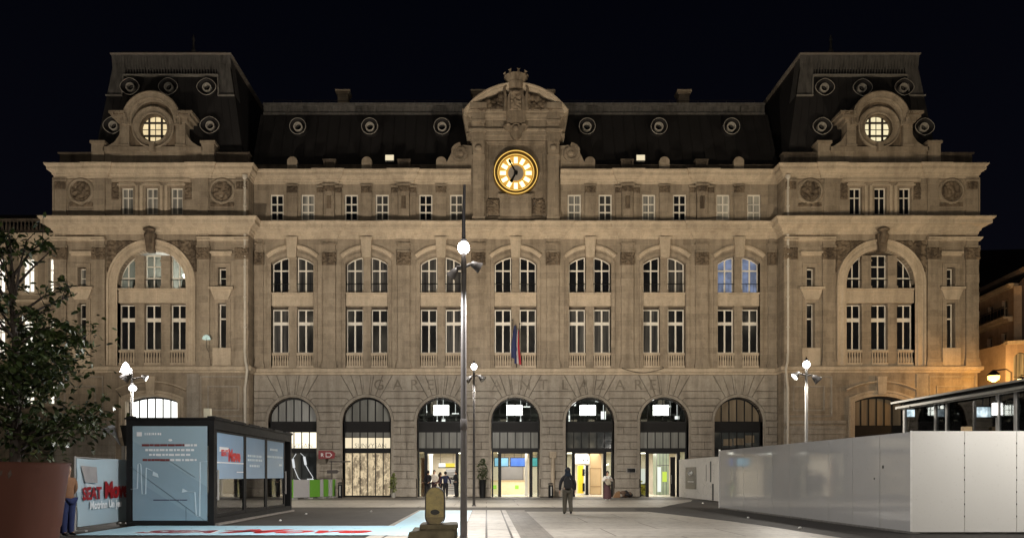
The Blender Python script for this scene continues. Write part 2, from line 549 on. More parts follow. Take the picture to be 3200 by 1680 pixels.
# ---- ground floor of the middle: rusticated blocks over a backing wall
AR = 1.635            # radius of the stone arch
AZ = zc(1316)         # springing
ZS0, ZS1 = 8.27, 8.68 # string course above the ground floor
XL, XR = CX - TIN, CX + TIN
arch_open = lambda c, r=AR: capped(c-r, c+r, 0.0, circ(c, AZ, r), 28)
w = MB(); w.add(*plate([(XL, -.2), (XR, -.2), (XR, ZS0), (XL, ZS0)], [[(p[0], max(p[1], -.1)) for p in arch_open(c, AR+.01)] for c in BAYS], CY+.06, CY+.62))
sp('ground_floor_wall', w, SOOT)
rus = MB()
zl = [AZ + d for d in (.06, .58, 1.06, 1.56, 2.04)]       # crossette levels
th = [2, 20, 35, 49, 61]                                   # radial joint angles
ROUT = AR + .20
def crossette(ca, cb, first=False, last=False):
    """stones between the arch at ca (its right flank) and the arch at cb (its left flank)"""
    for i in range(5):
        z1 = zl[i+1] if i < 4 else None
        a0, a1 = th[i], (th[i+1] if i < 4 else 61)
        if i == 4: break
        def flank(c, s):
            pts = []
            for a in (a0, (a0+a1)/2, a1):
                pts.append((c + s*ROUT*math.cos(R(a)), AZ + ROUT*math.sin(R(a))))
            def radial(a, z):
                rr = (z-AZ)/math.sin(R(a))
                rr = max(rr, ROUT + .02)
                return (c + s*rr*math.cos(R(a)), AZ + rr*math.sin(R(a)))
            return pts, radial(a0, zl[i]), radial(a1, z1)
        L = None
        if ca is not None: L = flank(ca, 1)
        if cb is not None: Rr = flank(cb, -1)
        poly = []
        if ca is not None: poly += [L[1]] + L[0] + [L[2]]
        else: poly += [(XL+.02, zl[i]), (XL+.02, z1)]
        if cb is not None: poly += [Rr[2]] + Rr[0][::-1] + [Rr[1]]
        else: poly += [(XR-.02, z1), (XR-.02, zl[i])]
        q = []
        for p in poly:
            if not q or math.hypot(p[0]-q[-1][0], p[1]-q[-1][1]) > .012: q.append(p)
        rus.block(q, CY - .02 - random.random()*.012, CY+.07, .014, .02)
def voussoirs(c):
    A = [61, 71, 81.5]
    for s in (1, -1):
        for k in range(3):
            a0 = A[k]; a1 = A[k+1] if k < 2 else 85
            pts = [(c + s*ROUT*math.cos(R(a)), AZ + ROUT*math.sin(R(a))) for a in (a0, (a0+a1)/2, a1)]
            zt_ = 8.26
            def top(a):
                r = (zt_-AZ)/math.sin(R(a)); return (c + s*r*math.cos(R(a)), zt_)
            x_t0 = top(a0) if k else (c + s*(SP/2 - .02 if False else (zl[4]-AZ)/math.tan(R(61))), zl[4])
            poly = pts + [top(a1)] + ([top(a0)] if k else [(c + s*(zt_-AZ)/math.tan(R(61)), zt_), (c + s*(zl[4]-AZ)/math.tan(R(61)), zl[4])])
            rus.block(poly, CY - .02 - random.random()*.012, CY+.07, .014, .02)
    key = [(c-.16, AZ+AR+.16), (c+.16, AZ+AR+.16), (c+.30, 8.26), (c-.30, 8.26)]
    rus.block(key, CY-.07, CY+.07, .01, .02)
ends = [None] + BAYS + [None]
for i in range(8):
    a, b = ends[i], ends[i+1]
    crossette(a, b)
    xa = XL+.02 if a is None else a + (zl[4]-AZ)/math.tan(R(61))
    xb = XR-.02 if b is None else b - (zl[4]-AZ)/math.tan(R(61))
    ta = XL+.02 if a is None else a + (8.26-AZ)/math.tan(R(61))
    tb = XR-.02 if b is None else b - (8.26-AZ)/math.tan(R(61))
    if tb - ta > .3:
        rus.block([(xa, zl[4]), (xb, zl[4]), (tb, 8.26), (ta, 8.26)], CY-.02, CY+.07, .014, .02)
    # pier courses
    pa = XL+.02 if a is None else a + AR + .05
    pb = XR-.02 if b is None else b - AR - .05
    z = 1.25; k = 0
    rus.block([(pa-.03 if a is not None else pa, .02), (pb+.03 if b is not None else pb, .02), (pb+.03 if b is not None else pb, .62), (pa-.03 if a is not None else pa, .62)], CY-.12, CY+.07, .012, .03)
    rus.block([(pa, .62), (pb, .62), (pb, 1.25), (pa, 1.25)], CY-.08, CY+.07, .012, .03)
    while z < AZ - .05:
        z2 = min(z + .497, AZ + .04)
        if AZ - z2 < .2: z2 = AZ + .04
        cuts = [pa, pb] if k % 2 else [pa, pa + (pb-pa)*(.36 if k % 4 else .62), pb]
        for q in range(len(cuts)-1):
            rus.block([(cuts[q], z), (cuts[q+1], z), (cuts[q+1], z2), (cuts[q], z2)], CY - .02 - random.random()*.014, CY+.07, .013, .02)
        z = z2; k += 1
for c in BAYS: voussoirs(c)
rus2 = rus.clusters(.05)
for q in rus2: q.build('rusticated_stonework', STONE_LOW, ST)
for c in BAYS:
    am = MB()
    path = [(c+AR, 1.25)] + arc(c, AZ, AR, 0, 180, 32) + [(c-AR, 1.25)]
    am.rib(path, [(-.01, -.5), (-.01, .03), (-.08, .05), (-.12, .02), (-.19, .02), (-.19, -.07)], CY)
    sp('arch_moulding', am, STONE_LOW)
im = MB()
for i in range(8):
    a, b = ends[i], ends[i+1]
    pa = XL+.02 if a is None else a + AR + .2
    pb = XR-.02 if b is None else b - AR - .2
    im.box(pa, pb, CY-.075, CY+.05, AZ-.10, AZ+.02)
sps('impost_band', im, STONE_LOW)

# ---- string course
path_full = [(CX-TOUT, 58), (CX-TOUT, TY), (CX-TIN, TY), (CX-TIN, CY), (CX+TIN, CY), (CX+TIN, TY), (CX+TOUT, TY), (CX+TOUT, 58)]
s = MB(); s.sweep(path_full, [(0, ZS0-.02), (.10, ZS0), (.12, ZS0+.1), (.24, ZS0+.16), (.26, ZS1-.06), (.22, ZS1), (0, ZS1+.04)])
sp('string_course', s, STONE_TRIM)

# ---- upper wall of the middle
BH = 1.43                                  # half width of a bay recess
ZB = 8.72
ZSP, RISE = zc(822), .50
btop = lambda c, o=0.0: seg_top(c, BH+o, ZSP, RISE)
Z1A, Z1B = 17.5, 18.4                      # main cornice
holes = [capped(c-BH, c+BH, ZB+.02, btop(c), 16) for c in BAYS]
ATT = []
for i, c in enumerate(BAYS):
    if i == 3: continue
    for d in (-1.045, 1.045): ATT.append(c + d)
ZA0, ZA1 = zc(689), zc(607)
for x in ATT: holes.append([(x-.46, ZA0), (x+.46, ZA0), (x+.46, ZA1), (x-.46, ZA1)])
w = MB(); w.add(*plate([(XL+.02, ZS1-.02), (XR-.02, ZS1-.02), (XR-.02, 22.0), (XL+.02, 22.0)], holes, CY, CY+.5))
sp('upper_wall', w, STONE)
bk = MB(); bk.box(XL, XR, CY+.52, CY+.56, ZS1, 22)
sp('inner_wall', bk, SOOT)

# pieces of one bay, built on the middle line and copied
def bay_parts(c):
    L = []
    m = MB(); m.box(c-.26, c+.26, CY+.12, CY+.5, ZB, zc(917)); m.box(c-.30, c+.30, CY+.09, CY+.5, 12.68, 12.86); m.box(c-.24, c+.24, CY+.12, CY+.5, 13.8, ZSP+.42); m.box(c-.29, c+.29, CY+.08, CY+.5, 13.8, 14.05)
    L.append(('window_pier', m, STONE))
    m = MB()
    m.box(c-BH+.02, c+BH-.02, CY+.07, CY+.5, 12.93, 13.74)
    for z, d in ((12.95, .03), (13.17, .015), (13.40, .03)):
        m.box(c-BH+.02, c+BH-.02, CY+.07-d, CY+.09, z, z+.09)
    m.box(c-BH+.02, c+BH-.02, CY-.05, CY+.12, 13.70, 13.82)
    L.append(('spandrel_panel', m, STONE_TRIM))
    for s in (-1, 1):
        m = MB()
        xa, xb = (c+.27, c+BH-.02) if s > 0 else (c-BH+.02, c-.27)
        m.box(xa, xb, CY+.04, CY+.26, 9.60, 9.76)
        m.box(xa, xb, CY+.05, CY+.25, 8.74, 8.90)
        n = 7
        for k in range(n):
            x = xa + (xb-xa)*(k+.5)/n
            m.lathe((x, CY+.15, 0), [(.055, 8.9), (.07, 8.98), (.075, 9.15), (.04, 9.38), (.06, 9.5), (.06, 9.6)], 8)
        L.append(('balustrade', m, STONE_TRIM))
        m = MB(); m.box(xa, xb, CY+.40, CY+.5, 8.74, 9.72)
        L.append(('apron_wall', m, SOOT))  # dark colour painted in for the shade behind the balusters
    m = MB()
    half, zs, rise = 1.78, zc(797), .69
    r = (half*half+rise*rise)/(2*rise); zz = zs+rise-r
    a = math.degrees(math.asin(half/r))
    m.rib(arc(c, zz, r, 90-a, 90+a, 24), [(0, -.01), (0, .15), (.07, .17), (.10, .09), (.24, .06), (.26, -.01)], CY)
    L.append(('arch_hood', m, STONE_TRIM))
    m = MB()
    t = btop(c)
    pth = [(c+BH, 8.75)] + [(c+BH-2*BH*k/18, t(c+BH-2*BH*k/18)) for k in range(19)] + [(c-BH, 8.75)]
    m.rib(pth, [(0, -.3), (0, .05), (-.10, .05), (-.14, .08), (-.26, .08), (-.28, -.01)], CY)
    L.append(('window_surround', m, STONE))
    m = MB(); m.prism([(c-.29, 16.15), (c+.29, 16.15), (c+.37, 17.5), (c-.37, 17.5)], CY-.24, CY+.1)
    m.box(c-.40, c+.40, CY-.30, CY, 17.36, 17.5)
    L.append(('keystone', m, STONE_TRIM))
    for s in (-1, 1):
        xa, xb = (c+.25, c+BH-.02) if s > 0 else (c-BH+.02, c-.25)
        m = MB(); m.tube([(xa, CY+.2, zc(885)), (xb, CY+.2, zc(885))], .022, 6)
        for k in range(5):
            x = xa + (xb-xa)*(k+.5)/5; m.tube([(x, CY+.2, 13.82), (x, CY+.2, zc(885))], .008, 4)
        L.append(('window_rail', m, BLACK_FRAME))
    return L
def bay_windows(c):
    W = []
    for s in (-1, 1):
        xa, xb = (c+.29, c+BH-.03) if s > 0 else (c-BH+.03, c-.29)
        xm = (xa+xb)/2
        fr, pn = grid_window(xa, xb, zc(1101), zc(964), [xm], [], .105, CY+.36, .07)
        fr.box(xa+.02, xb-.02, CY+.345, CY+.43, zc(1013), zc(1003))
        W.append(('casement_window', fr, pn))
        t = btop(c, -.04)
        fr, pn = grid_window(xa, xb, 13.82, t, [xm], [zc(842)], .095, CY+.36, .07, 10)
        W.append(('arched_window', fr, pn))
    return W
c0 = BAYS[3]
proto = [sp(n, m, mt, smooth='auto') for n, m, mt in bay_parts(c0)]
wproto = []
for n, fr, pn in bay_windows(c0):
    o = sp(n, fr, WHITE_FRAME); p = sp('pane', pn, PANE, o); wproto.append(o)
for i, c in enumerate(BAYS):
    if i == 3: continue
    for o in proto: dup(o, ST, off=(c-c0, 0, 0))
    for o in wproto:
        d = dup(o, ST, off=(c-c0, 0, 0))
        if (i*7+len(o.name)*3+wproto.index(o)*5) % 5 in (0, 1, 3) and not (i == 6 and o.name.startswith('arched')):
            for k in KIDS(d):
                k.data = k.data.copy(); k.data.materials.clear(); k.data.materials.append(PANE_DIM)
        if i == 6 and o.name.startswith('arched'):
            for k in KIDS(d):
                k.data = k.data.copy(); k.data.materials.clear(); k.data.materials.append(PANE_BLUE)

# pilasters of the main floor
def pilaster_mb(x, y, z0, zcap0, zcap1, ztop, wd, pr):
    sh = MB()
    sh.box(x-wd/2-.10, x+wd/2+.10, y-pr-.10, y, z0, z0+.28); sh.box(x-wd/2-.05, x+wd/2+.05, y-pr-.05, y, z0+.28, z0+.5)
    z = z0+.5; k = 0
    while z < zcap0-.05:
        z2 = min(z+.62, zcap0)
        if zcap0 - z2 < .25: z2 = zcap0
        e = .0 if k % 2 else .012
        sh.box(x-wd/2-e, x+wd/2+e, y-pr-e, y, z+.008, z2-.008); z = z2; k += 1
    sh.box(x-wd/2+.01, x+wd/2-.01, y-pr+.014, y, z0+.5, zcap0)
    sh.box(x-wd/2-.06, x+wd/2+.06, y-pr-.06, y, zcap1-.02, zcap1+.10)
    sh.box(x-wd/2+.02, x+wd/2-.02, y-pr+.02, y, zcap1+.10, zcap1+.52)
    sh.box(x-wd/2-.08, x+wd/2+.08, y-pr-.10, y, zcap1+.52, zcap1+.60)
    sh.box(x-wd/2+.06, x+wd/2-.06, y-pr+.05, y, zcap1+.60, ztop)
    cp = MB()
    cp.relief(x-wd/2-.08, x+wd/2+.08, zcap0, zcap1-.02, y-pr-.01, .13, seed=int(x*10) % 17, step=.05, freq=6)
    cp.box(x-wd/2-.03, x+wd/2+.03, y-pr-.03, y, zcap0, zcap1-.03)
    for s in (-1, 1): cp.tube([(x+s*wd*.42, y-pr-.14, zcap1-.13), (x+s*wd*.42, y, zcap1-.13)], .10, 10)
    return sh, cp
PX = [CX-TIN+.42] + [CX + (i-3.5)*SP for i in range(1, 7)] + [CX+TIN-.42]
sh, cp = pilaster_mb(PX[3], CY, 8.7, zc(829), zc(789), 17.5, .80, .13)
p0 = sp('pilaster', sh, STONE); sp('capital', cp, STONE_CARVED, p0)
for x in PX[1:7]:
    if x != PX[3]: dup(p0, ST, off=(x-PX[3], 0, 0))
sh, cp = pilaster_mb(PX[0], CY, 8.7, zc(829), zc(789), 17.5, .5, .10)
p1 = sp('corner_pilaster', sh, STONE); sp('capital', cp, STONE_CARVED, p1)
dup(p1, ST, off=(PX[7]-PX[0], 0, 0))

# ---- cornices (with small breaks over the pilasters)
def broken_path(base, xs, wd, br):
    """base plan path with forward breaks at xs on the middle front"""
    out = []
    for a in base: out.append(a)
    return out
def front_breaks(y, xs, hw, br):
    P = []
    for x in xs: P += [(x-hw, y), (x-hw, y-br), (x+hw, y-br), (x+hw, y)]
    return P
P1 = [(CX-TOUT, 58), (CX-TOUT, TY), (CX-TIN, TY), (CX-TIN, CY)] + front_breaks(CY, PX[1:7], .56, .09) + [(CX+TIN, CY), (CX+TIN, TY), (CX+TOUT, TY), (CX+TOUT, 58)]
prof1 = [(0, 17.42), (.05, 17.44), (.07, 17.6), (.16, 17.66), (.18, 17.78), (.34, 17.86), (.40, 17.92), (.56, 17.96), (.60, 18.0), (.60, 18.22), (.66, 18.25), (.74, 18.36), (.74, 18.42), (.0, 18.52)]
m = MB(); m.sweep(P1, prof1)
sp('main_cornice', m, STONE_TRIM)
TPB = [TCO-3.42, TCO+3.42]
def tower_front(sgn):
    c = CX + sgn*TCO
    return front_breaks(TY, [c-3.42, c+3.42], .55, .10)
P2 = [(CX-TOUT, 58), (CX-TOUT, TY)] + tower_front(-1) + [(CX-TIN, TY), (CX-TIN, CY)] + front_breaks(CY, PX[1:3], .62, .12) + [(CX-3.0, CY)]
P2b = [(CX+3.0, CY)] + front_breaks(CY, PX[5:7], .62, .12) + [(CX+TIN, CY), (CX+TIN, TY)] + tower_front(1) + [(CX+TOUT, TY), (CX+TOUT, 58)]
prof2 = [(0, 21.12), (.04, 21.14), (.06, 21.3), (.12, 21.34), (.14, 21.44), (.28, 21.54), (.34, 21.58), (.36, 21.62), (.36, 21.78), (.42, 21.82), (.48, 21.92), (.48, 21.98), (-.2, 22.04)]
m = MB(); m.sweep(P2, prof2); m.sweep(P2b, prof2)
sps('attic_cornice', m, STONE_TRIM)

# ---- attic: windows, pilasters
fr, pn = grid_window(ATT[4]-.45, ATT[4]+.45, ZA0, ZA1, [ATT[4]], [ZA0+.58, ZA0+1.12], .085, CY+.12, .06, out=.09)
a0 = sp('attic_window', fr, WHITE_FRAME); sp('pane', pn, PANE, a0)
for k, x in enumerate(ATT):
    if k == 4: continue
    d = dup(a0, ST, off=(x-ATT[4], 0, 0))
    mt = {0: PANE, 1: PANE_CURTAIN, 6: PANE_CURTAIN, 8: PANE_CURTAIN, 10: PANE_PALE, 11: PANE_PALE, 3: PANE_DIM, 5: PANE_DIM, 7: PANE_DIM, 4: PANE_DIM}.get(k, PANE)
    if mt is not PANE:
        for q in KIDS(d):
            q.data = q.data.copy(); q.data.materials.clear(); q.data.materials.append(mt)
sil = MB()
for x in ATT: sil.box(x-.58, x+.58, CY-.06, CY+.2, ZA0-.10, ZA0+.005)
sps('attic_sill', sil, STONE_TRIM)
ap = MB(); x = BAYS[1]
ap.box(x-.34, x+.34, CY-.10, CY, 18.5, 20.95); ap.box(x-.40, x+.40, CY-.16, CY, 20.98, 21.08); ap.box(x-.36, x+.36, CY-.12, CY, 18.5, 18.75)
q0 = sp('attic_pilaster', ap, STONE)
cr = MB(); cr.relief(x-.36, x+.36, 20.5, 20.97, CY-.10, .08, 3, .05, 7)
sp('capital', cr, STONE_CARVED, q0)
for i in (0, 2, 4, 5, 6): dup(q0, ST, off=(BAYS[i]-BAYS[1], 0, 0))
ap = MB(); x = PX[1]
ap.box(x-.36, x+.36, CY-.20, CY, 18.5, 21.2)
for s in (-1, 1):
    ap.box(x+s*.60-.20, x+s*.60+.20, CY-.10, CY, 18.5, 20.9); ap.box(x+s*.62-.26, x+s*.62+.26, CY-.16, CY, 20.9, 21.02)
ap.box(x-.46, x+.46, CY-.28, CY, 20.98, 21.10); ap.box(x-.42, x+.42, CY-.25, CY, 18.5, 18.75)
pth = [(x+.22, 19.0), (x+.22, 20.3)] + arc(x, 20.3, .22, 0, 180, 10) + [(x-.22, 19.0)]
ap.rib(pth, [(0, -.02), (0, .05), (-.07, .05), (-.07, -.02)], CY-.20)
q1 = sp('niche_pilaster', ap, STONE)
cr = MB(); cr.relief(x-.40, x+.40, 20.55, 20.97, CY-.20, .09, 5, .05, 7)
for s in (-1, 1): cr.relief(x+s*.62-.22, x+s*.62+.22, 20.5, 20.9, CY-.10, .07, 6, .05, 7)
cr.relief(x-.17, x+.17, 19.4, 20.3, CY-.205, .05, 9, .05, 6)
sp('carved_capital', cr, STONE_CARVED, q1)
for x2 in (PX[2], PX[5], PX[6]): dup(q1, ST, off=(x2-x, 0, 0))

# ---- parapet gutter, little caps and vents over the attic cornice
m = MB()
for xa, xb in ((XL+.1, CX-3.2), (CX+3.2, XR-.1)):
    m.box(xa, xb, CY+.15, CY+.5, 21.98, 22.42); m.box(xa, xb, CY+.08, CY+.5, 22.42, 22.50)
sps('gutter_parapet', m, SOOT)
m = MB(); x = BAYS[1]
m.prism(capped(x-.34, x+.34, 21.98, circ(x, 22.62, .36), 12), CY-.05, CY+.35)
g0 = sp('parapet_cap', m, STONE)
for i in (0, 2, 4, 5, 6): dup(g0, ST, off=(BAYS[i]-BAYS[1], 0, 0))
m = MB(); x = PX[1]
m.box(x-.40, x+.40, CY-.08, CY+.3, 22.0, 22.3); m.box(x-.46, x+.46, CY-.12, CY+.3, 22.72, 22.8)
for s in (-1, 1): m.box(x+s*.36-.06, x+s*.36+.06, CY-.08, CY+.3, 22.3, 22.72)
m.box(x-.3, x+.3, CY+.05, CY+.3, 22.3, 22.72)
g1 = sp('parapet_block', m, SOOT)
for x2 in (PX[2], PX[5], PX[6]): dup(g1, ST, off=(x2-x, 0, 0))

# ---- middle roof
YE, YR = CY+.55, CY+2.6
ZE, ZR = 22.45, 27.1
m = MB()
m.add([(XL-.3, YE, ZE), (XR+.3, YE, ZE), (XR+.3, YR, ZR), (XL-.3, YR, ZR), (XL-.3, 64, ZR+.2), (XR+.3, 64, ZR+.2), (XL-.3, 64, ZE), (XR+.3, 64, ZE)],
      [(0,1,2,3), (3,2,5,4), (4,5,7,6), (0,3,4,6), (1,7,5,2)])
n = 46
for k in range(n+1):   # standing seams
    x = XL + (XR-XL)*k/n
    m.bar((x, YE-.012, ZE), (x, YR-.012, ZR), .035, .04)
roof = sp('mansard_roof', m, SLATE)
m = MB()
m.box(XL-.1, XR+.1, YR-.10, YR+.5, ZR-.02, ZR+.10)
m.box(XL-.1, XR+.1, YR+.02, YR+.5, ZR+.10, ZR+.62)
m.box(XL-.1, XR+.1, YR-.14, YR+.6, ZR+.62, ZR+.78)
for k in range(34):
    x = XL + (XR-XL)*(k+.5)/34
    m.box(x-.05, x+.05, YR-.04, YR+.1, ZR+.10, ZR+.62)
sp('roof_crest', m, ZINC, roof)
m = MB()
for k in range(18):
    x = XL+.5 + (XR-XL-1)*k/17
    m.tube([(x, YR+.3, ZR+.7), (x, YR+.3, ZR+1.15)], .02, 5)
m.tube([(XL+.5, YR+.3, ZR+1.15), (XR-.5, YR+.3, ZR+1.15)], .018, 5)
sp('guard_rail', m, POLE_DARK, roof)
m = MB()
pc_ = [(kc(1942+128*k/12), CY-.30, zc(1152) - .30*math.sin(PI*k/12)) for k in range(13)]
m.tube(pc_, .022, 6); m.tube([(kc(1942), CY-.3, zc(1152)), (kc(1942), CY-.1, zc(1145))], .02, 5); m.tube([(kc(2070), CY-.3, zc(1152)), (kc(2070), CY-.1, zc(1145))], .02, 5)
sp('hanging_cable', m, BLACK_FRAME)
# round roof vents
def vent(name, x, y, z, ro, ri, tilt_y, tilt_z, sx=1.0, parent=None, pale=ZINC_LIT):
    """hooded round roof light: a ring standing out of the slope with a small bright-rimmed eye"""
    m = MB()
    nseg = 24
    def ring(r, yy, sxx): return [(x + sxx*r*math.cos(2*PI*k/nseg), yy, z + r*math.sin(2*PI*k/nseg)) for k in range(nseg)]
    A = ring(ro, y-.42, sx); B = ring(ro*.90, y-.46, sx); C_ = ring(ro*.82, y-.36, sx); D = ring(ri*1.25, y-.05, 1); E = ring(ro*1.05, y+1.2, sx)
    V = A+B+C_+D+E; Fc = []
    for L0, L1 in ((4, 0), (0, 1), (1, 2), (2, 3)):
        for k in range(nseg):
            k2 = (k+1) % nseg
            Fc.append((L0*nseg+k, L0*nseg+k2, L1*nseg+k2, L1*nseg+k))
    Fc.append(tuple(3*nseg+k for k in range(nseg)))
    m.add(V, Fc)
    o = sp(name, m, ZINC, parent)
    return o
def vent_set(x, y, z, ro, ri, sx=1.0, lit=1.0):
    m = MB(); nseg = 24
    if sx == 1.0: shape = lambda k: (math.cos(2*PI*k/nseg), math.sin(2*PI*k/nseg))
    else: shape = lambda k: (sx*math.copysign(abs(math.cos(2*PI*k/nseg))**.9, math.cos(2*PI*k/nseg)), math.sin(2*PI*k/nseg)*(1-.25*abs(math.cos(2*PI*k/nseg))))
    def ring(r, yy): return [(x + r*shape(k)[0], yy, z + r*shape(k)[1]) for k in range(nseg)]
    def eye(r, yy): return [(x + r*math.cos(2*PI*k/nseg), yy, z + r*math.sin(2*PI*k/nseg)) for k in range(nseg)]
    rings = [ring(ro*1.02, y+1.4), ring(ro, y-.30), ring(ro*.93, y-.34), ring(ro*.86, y-.26), eye(ri*1.5, y+.02)]
    V = sum(rings, []); Fc = []
    for L in range(4):
        for k in range(nseg):
            k2 = (k+1) % nseg
            Fc.append((L*nseg+k, L*nseg+k2, (L+1)*nseg+k2, (L+1)*nseg+k))
    Fc.append(tuple(4*nseg+k for k in range(nseg)))
    m.add(V, Fc)
    o = sp('roof_oculus', m, SLATE, smooth='auto')
    e = MB()
    prof = [eye(ri*1.35, y+.05), eye(ri*1.35, y-.28), eye(ri*1.05, y-.28), eye(ri, y-.02)]
    V = sum(prof, []); Fc = []
    for L in range(3):
        for k in range(nseg):
            k2 = (k+1) % nseg
            Fc.append((L*nseg+k, L*nseg+k2, (L+1)*nseg+k2, (L+1)*nseg+k))
    e.add(V, Fc)
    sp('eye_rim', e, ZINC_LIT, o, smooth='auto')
    g = MB(); g.add(eye(ri*1.02, y-.03), [tuple(range(nseg))])
    sp('eye_glass', g, PANE, o)
    rim = MB()
    for k in range(nseg):
        a = ring(ro*1.0, y-.315)[k]; b = ring(ro*1.0, y-.315)[(k+1) % nseg]
        rim.bar(a, b, .035, .03)
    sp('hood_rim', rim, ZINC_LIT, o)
    return o
zv = vz(396, CY+1.4)
v0 = vent_set(CX-SP*2.95, CY+1.62, zv, .56, .23)
for px in (1155, 1381, 1835, 2060, 2287):
    dup(v0, ST, off=(ux(px, CY+1.3) - (CX-SP*2.95), 0, 0))
v0.location.x += ux(930, CY+1.3) - (CX-SP*2.95)
# chimneys
m = MB()
cpx = 1074; yy = YR+1.6; x = ux(cpx, yy)
m.box(x-.38, x+.38, yy-.3, yy+.3, ZR, vz(302, yy)); m.box(x-.46, x+.46, yy-.38, yy+.38, vz(302, yy), vz(296, yy)); m.box(x-.54, x+.54, yy-.45, yy+.45, vz(296, yy), vz(289, yy))
c0_ = sp('chimney', m, STONE)
for px in (1494, 1711, 2134): dup(c0_, ST, off=(ux(px, yy)-x, 0, 0))
# lit hatch lamps on the gutter
m = MB(); x = ux(1218, CY+.4); z = vz(495, CY+.4)
m.box(x-.30, x+.30, CY+.28, CY+.5, z-.20, z+.20)
h0 = sp('roof_floodlight', m, PALE_METAL)
m = MB(); m.box(x-.28, x+.28, CY+.262, CY+.279, z-.18, z+.18)
sp('lens', m, glow('cream_flood_lens', (1, .86, .58), .85), h0)
dup(h0, ST, off=(ux(2001, CY+.4)-x, 0, 0))

# ---- clock pavilion
PY = CY-.35
m = MB()
m.box(CX-2.95, CX+2.95, PY+.12, CY+.5, 18.5, 25.9)
m.rib([(CX-2.02, 18.7), (CX+2.02, 18.7), (CX+2.02, 23.85), (CX-2.02, 23.85)], [(-.1, -.02), (-.1, .14), (.0, .16), (.06, .10), (.16, .08), (.2, -.02)], PY+.12, True)
m.box(CX-3.05, CX+3.05, PY-.05, CY+.4, 18.5, 18.8)
sp('clock_pavilion_wall', m, stone('grimy_clock_wall_limestone', (.27, .218, .160), (.11, .085, .060), 1.0, .42, .4, .7, .16, .7))
m = MB()
for s in (-1, 1):
    x = CX + s*2.5
    m.box(x-.38, x+.38, PY-.16, PY+.13, 18.5, 22.6); m.box(x-.44, x+.44, PY-.22, PY+.12, 18.5, 18.8)
    m.box(x-.42, x+.42, PY-.20, PY+.13, 22.6, 22.9)
    # console
    m.prism([(x-.36, 22.9), (x+.36, 22.9), (x+.42, 24.35), (x-.42, 24.35)], PY-.32, PY+.12)
    for k in range(4): m.box(x-.30+k*.17, x-.22+k*.17, PY-.40, PY-.2, 23.65, 24.25)
    m.ball((x, PY-.34, 23.3), (.24, .16, .2), 10, 6)
    m.box(x-.48, x+.48, PY-.46, PY+.12, 24.35, 24.55)
    m.box(x-.40, x+.40, PY-.30, PY+.12, 24.55, 25.0)
    m.box(x-.46, x+.46, PY-.40, PY+.12, 25.0, 25.16)
    m.box(x-.42, x+.42, PY-.34, PY+.12, 25.16, 25.9)
    m.box(x-.55, x+.55, PY-.50, PY+.12, 25.9, 26.25)
sps('clock_pilaster', m, STONE)
m = MB()
pathc = [(CX-2.98, CY+.4), (CX-2.98, PY), (CX+2.98, PY), (CX+2.98, CY+.4)]
m.sweep(pathc, [(0, 23.95), (.05, 23.98), (.05, 24.22), (.11, 24.24), (.11, 24.5), (.20, 24.56), (.20, 24.66), (.04, 24.72), (.04, 25.28), (.10, 25.32), (.12, 25.42), (.30, 25.52), (.30, 25.66), (.38, 25.72), (.40, 25.84), (0, 25.9)])
sp('clock_entablature', m, STONE)
# segmental pediment
half, rise = 3.48, 1.84
r = (half*half+rise*rise)/(2*rise); z0p = 25.75
zz = z0p+rise-r
aa = math.degrees(math.asin(half/r))
tym = MB(); tym.prism(arc(CX, zz, r-.32, 90-aa+4, 90+aa-4, 24), PY+.35, CY+.6)
ped = sp('pediment', tym, SOOT)
m = MB()
m.rib(arc(CX, zz, r, 90-aa, 90+aa, 36), [(.0, -.9), (0, .50), (.08, .50), (.12, .42), (.24, .40), (.30, .28), (.34, .22), (.36, -.9)], PY)
sp('curved_cornice', m, STONE_TRIM, ped)
m = MB()
random.seed(3)
for s in (-1, 1):
    for k in range(95):
        t = random.random()**1.1
        x = CX + s*(.75 + t*1.7); zlo = 25.8; zhi = zz + math.sqrt(max((r-.45)**2 - (x-CX)**2, 0)) - .1
        z = zlo + (zhi-zlo)*random.random()*(1-.3*t)
        q = .09 + .10*random.random()
        m.ball((x, PY-.10-.25*random.random(), z), (q*(1+random.random()*.6), q, q), 7, 5)
    for k in range(5):
        x = CX + s*(.9+k*.38)
        m.prism([(x-.22, 25.75), (x+.22, 25.75), (x+.28*s+.1, 26.15), (x+.1*s, 26.3)], PY-.25-.02*k, PY)
sps('carved_foliage', m, STONE_CARVED, ped, smooth='auto')
m = MB()
# crest block, crown, shield
yc = PY-.25
def P(px, py): return (ux(px, PY-.3), vz(py, PY-.3))
body = [P(1583, 385), P(1640, 385), P(1646, 330), P(1648, 318), P(1636, 300), P(1636, 283), P(1590, 283), P(1590, 300), P(1577, 318), P(1580, 330)]
m.prism(body[::-1], yc-.15, yc+.5)
for s in (-1, 1):
    x = CX + s*.75
    m.tube([(x, yc-.15, 25.7), (x-s*.06, yc-.2, 26.6), (x+s*.03, yc-.18, 27.2), (x-s*.12, yc-.15, 27.5)], [.13, .10, .09, .06], 8)
m.lathe((CX-.01, yc+.1, 0), [(.48, vz(285, PY)), (.55, vz(277, PY)), (.62, vz(268, PY)), (.60, vz(266, PY)), (.70, vz(255, PY)), (.78, vz(247, PY)), (.70, vz(247, PY)), (.45, vz(262, PY))], 24)
for k in range(8):
    a = 2*PI*(k+.25)/8
    px_, py_ = CX + .72*math.cos(a), yc+.1+.72*math.sin(a)
    zb = vz(248, PY)
    m.tube([(px_, py_, zb-.05), (px_*1.0, py_, zb+.18), (CX+.78*math.cos(a), yc+.1+.78*math.sin(a), zb+.26)], [.09, .07, .13], 8)
m.ball((CX, yc-.28, vz(300, PY)), (.28, .14, .12), 10, 6)
pth = arc(CX, 26.62, .42, 0, 180, 14)
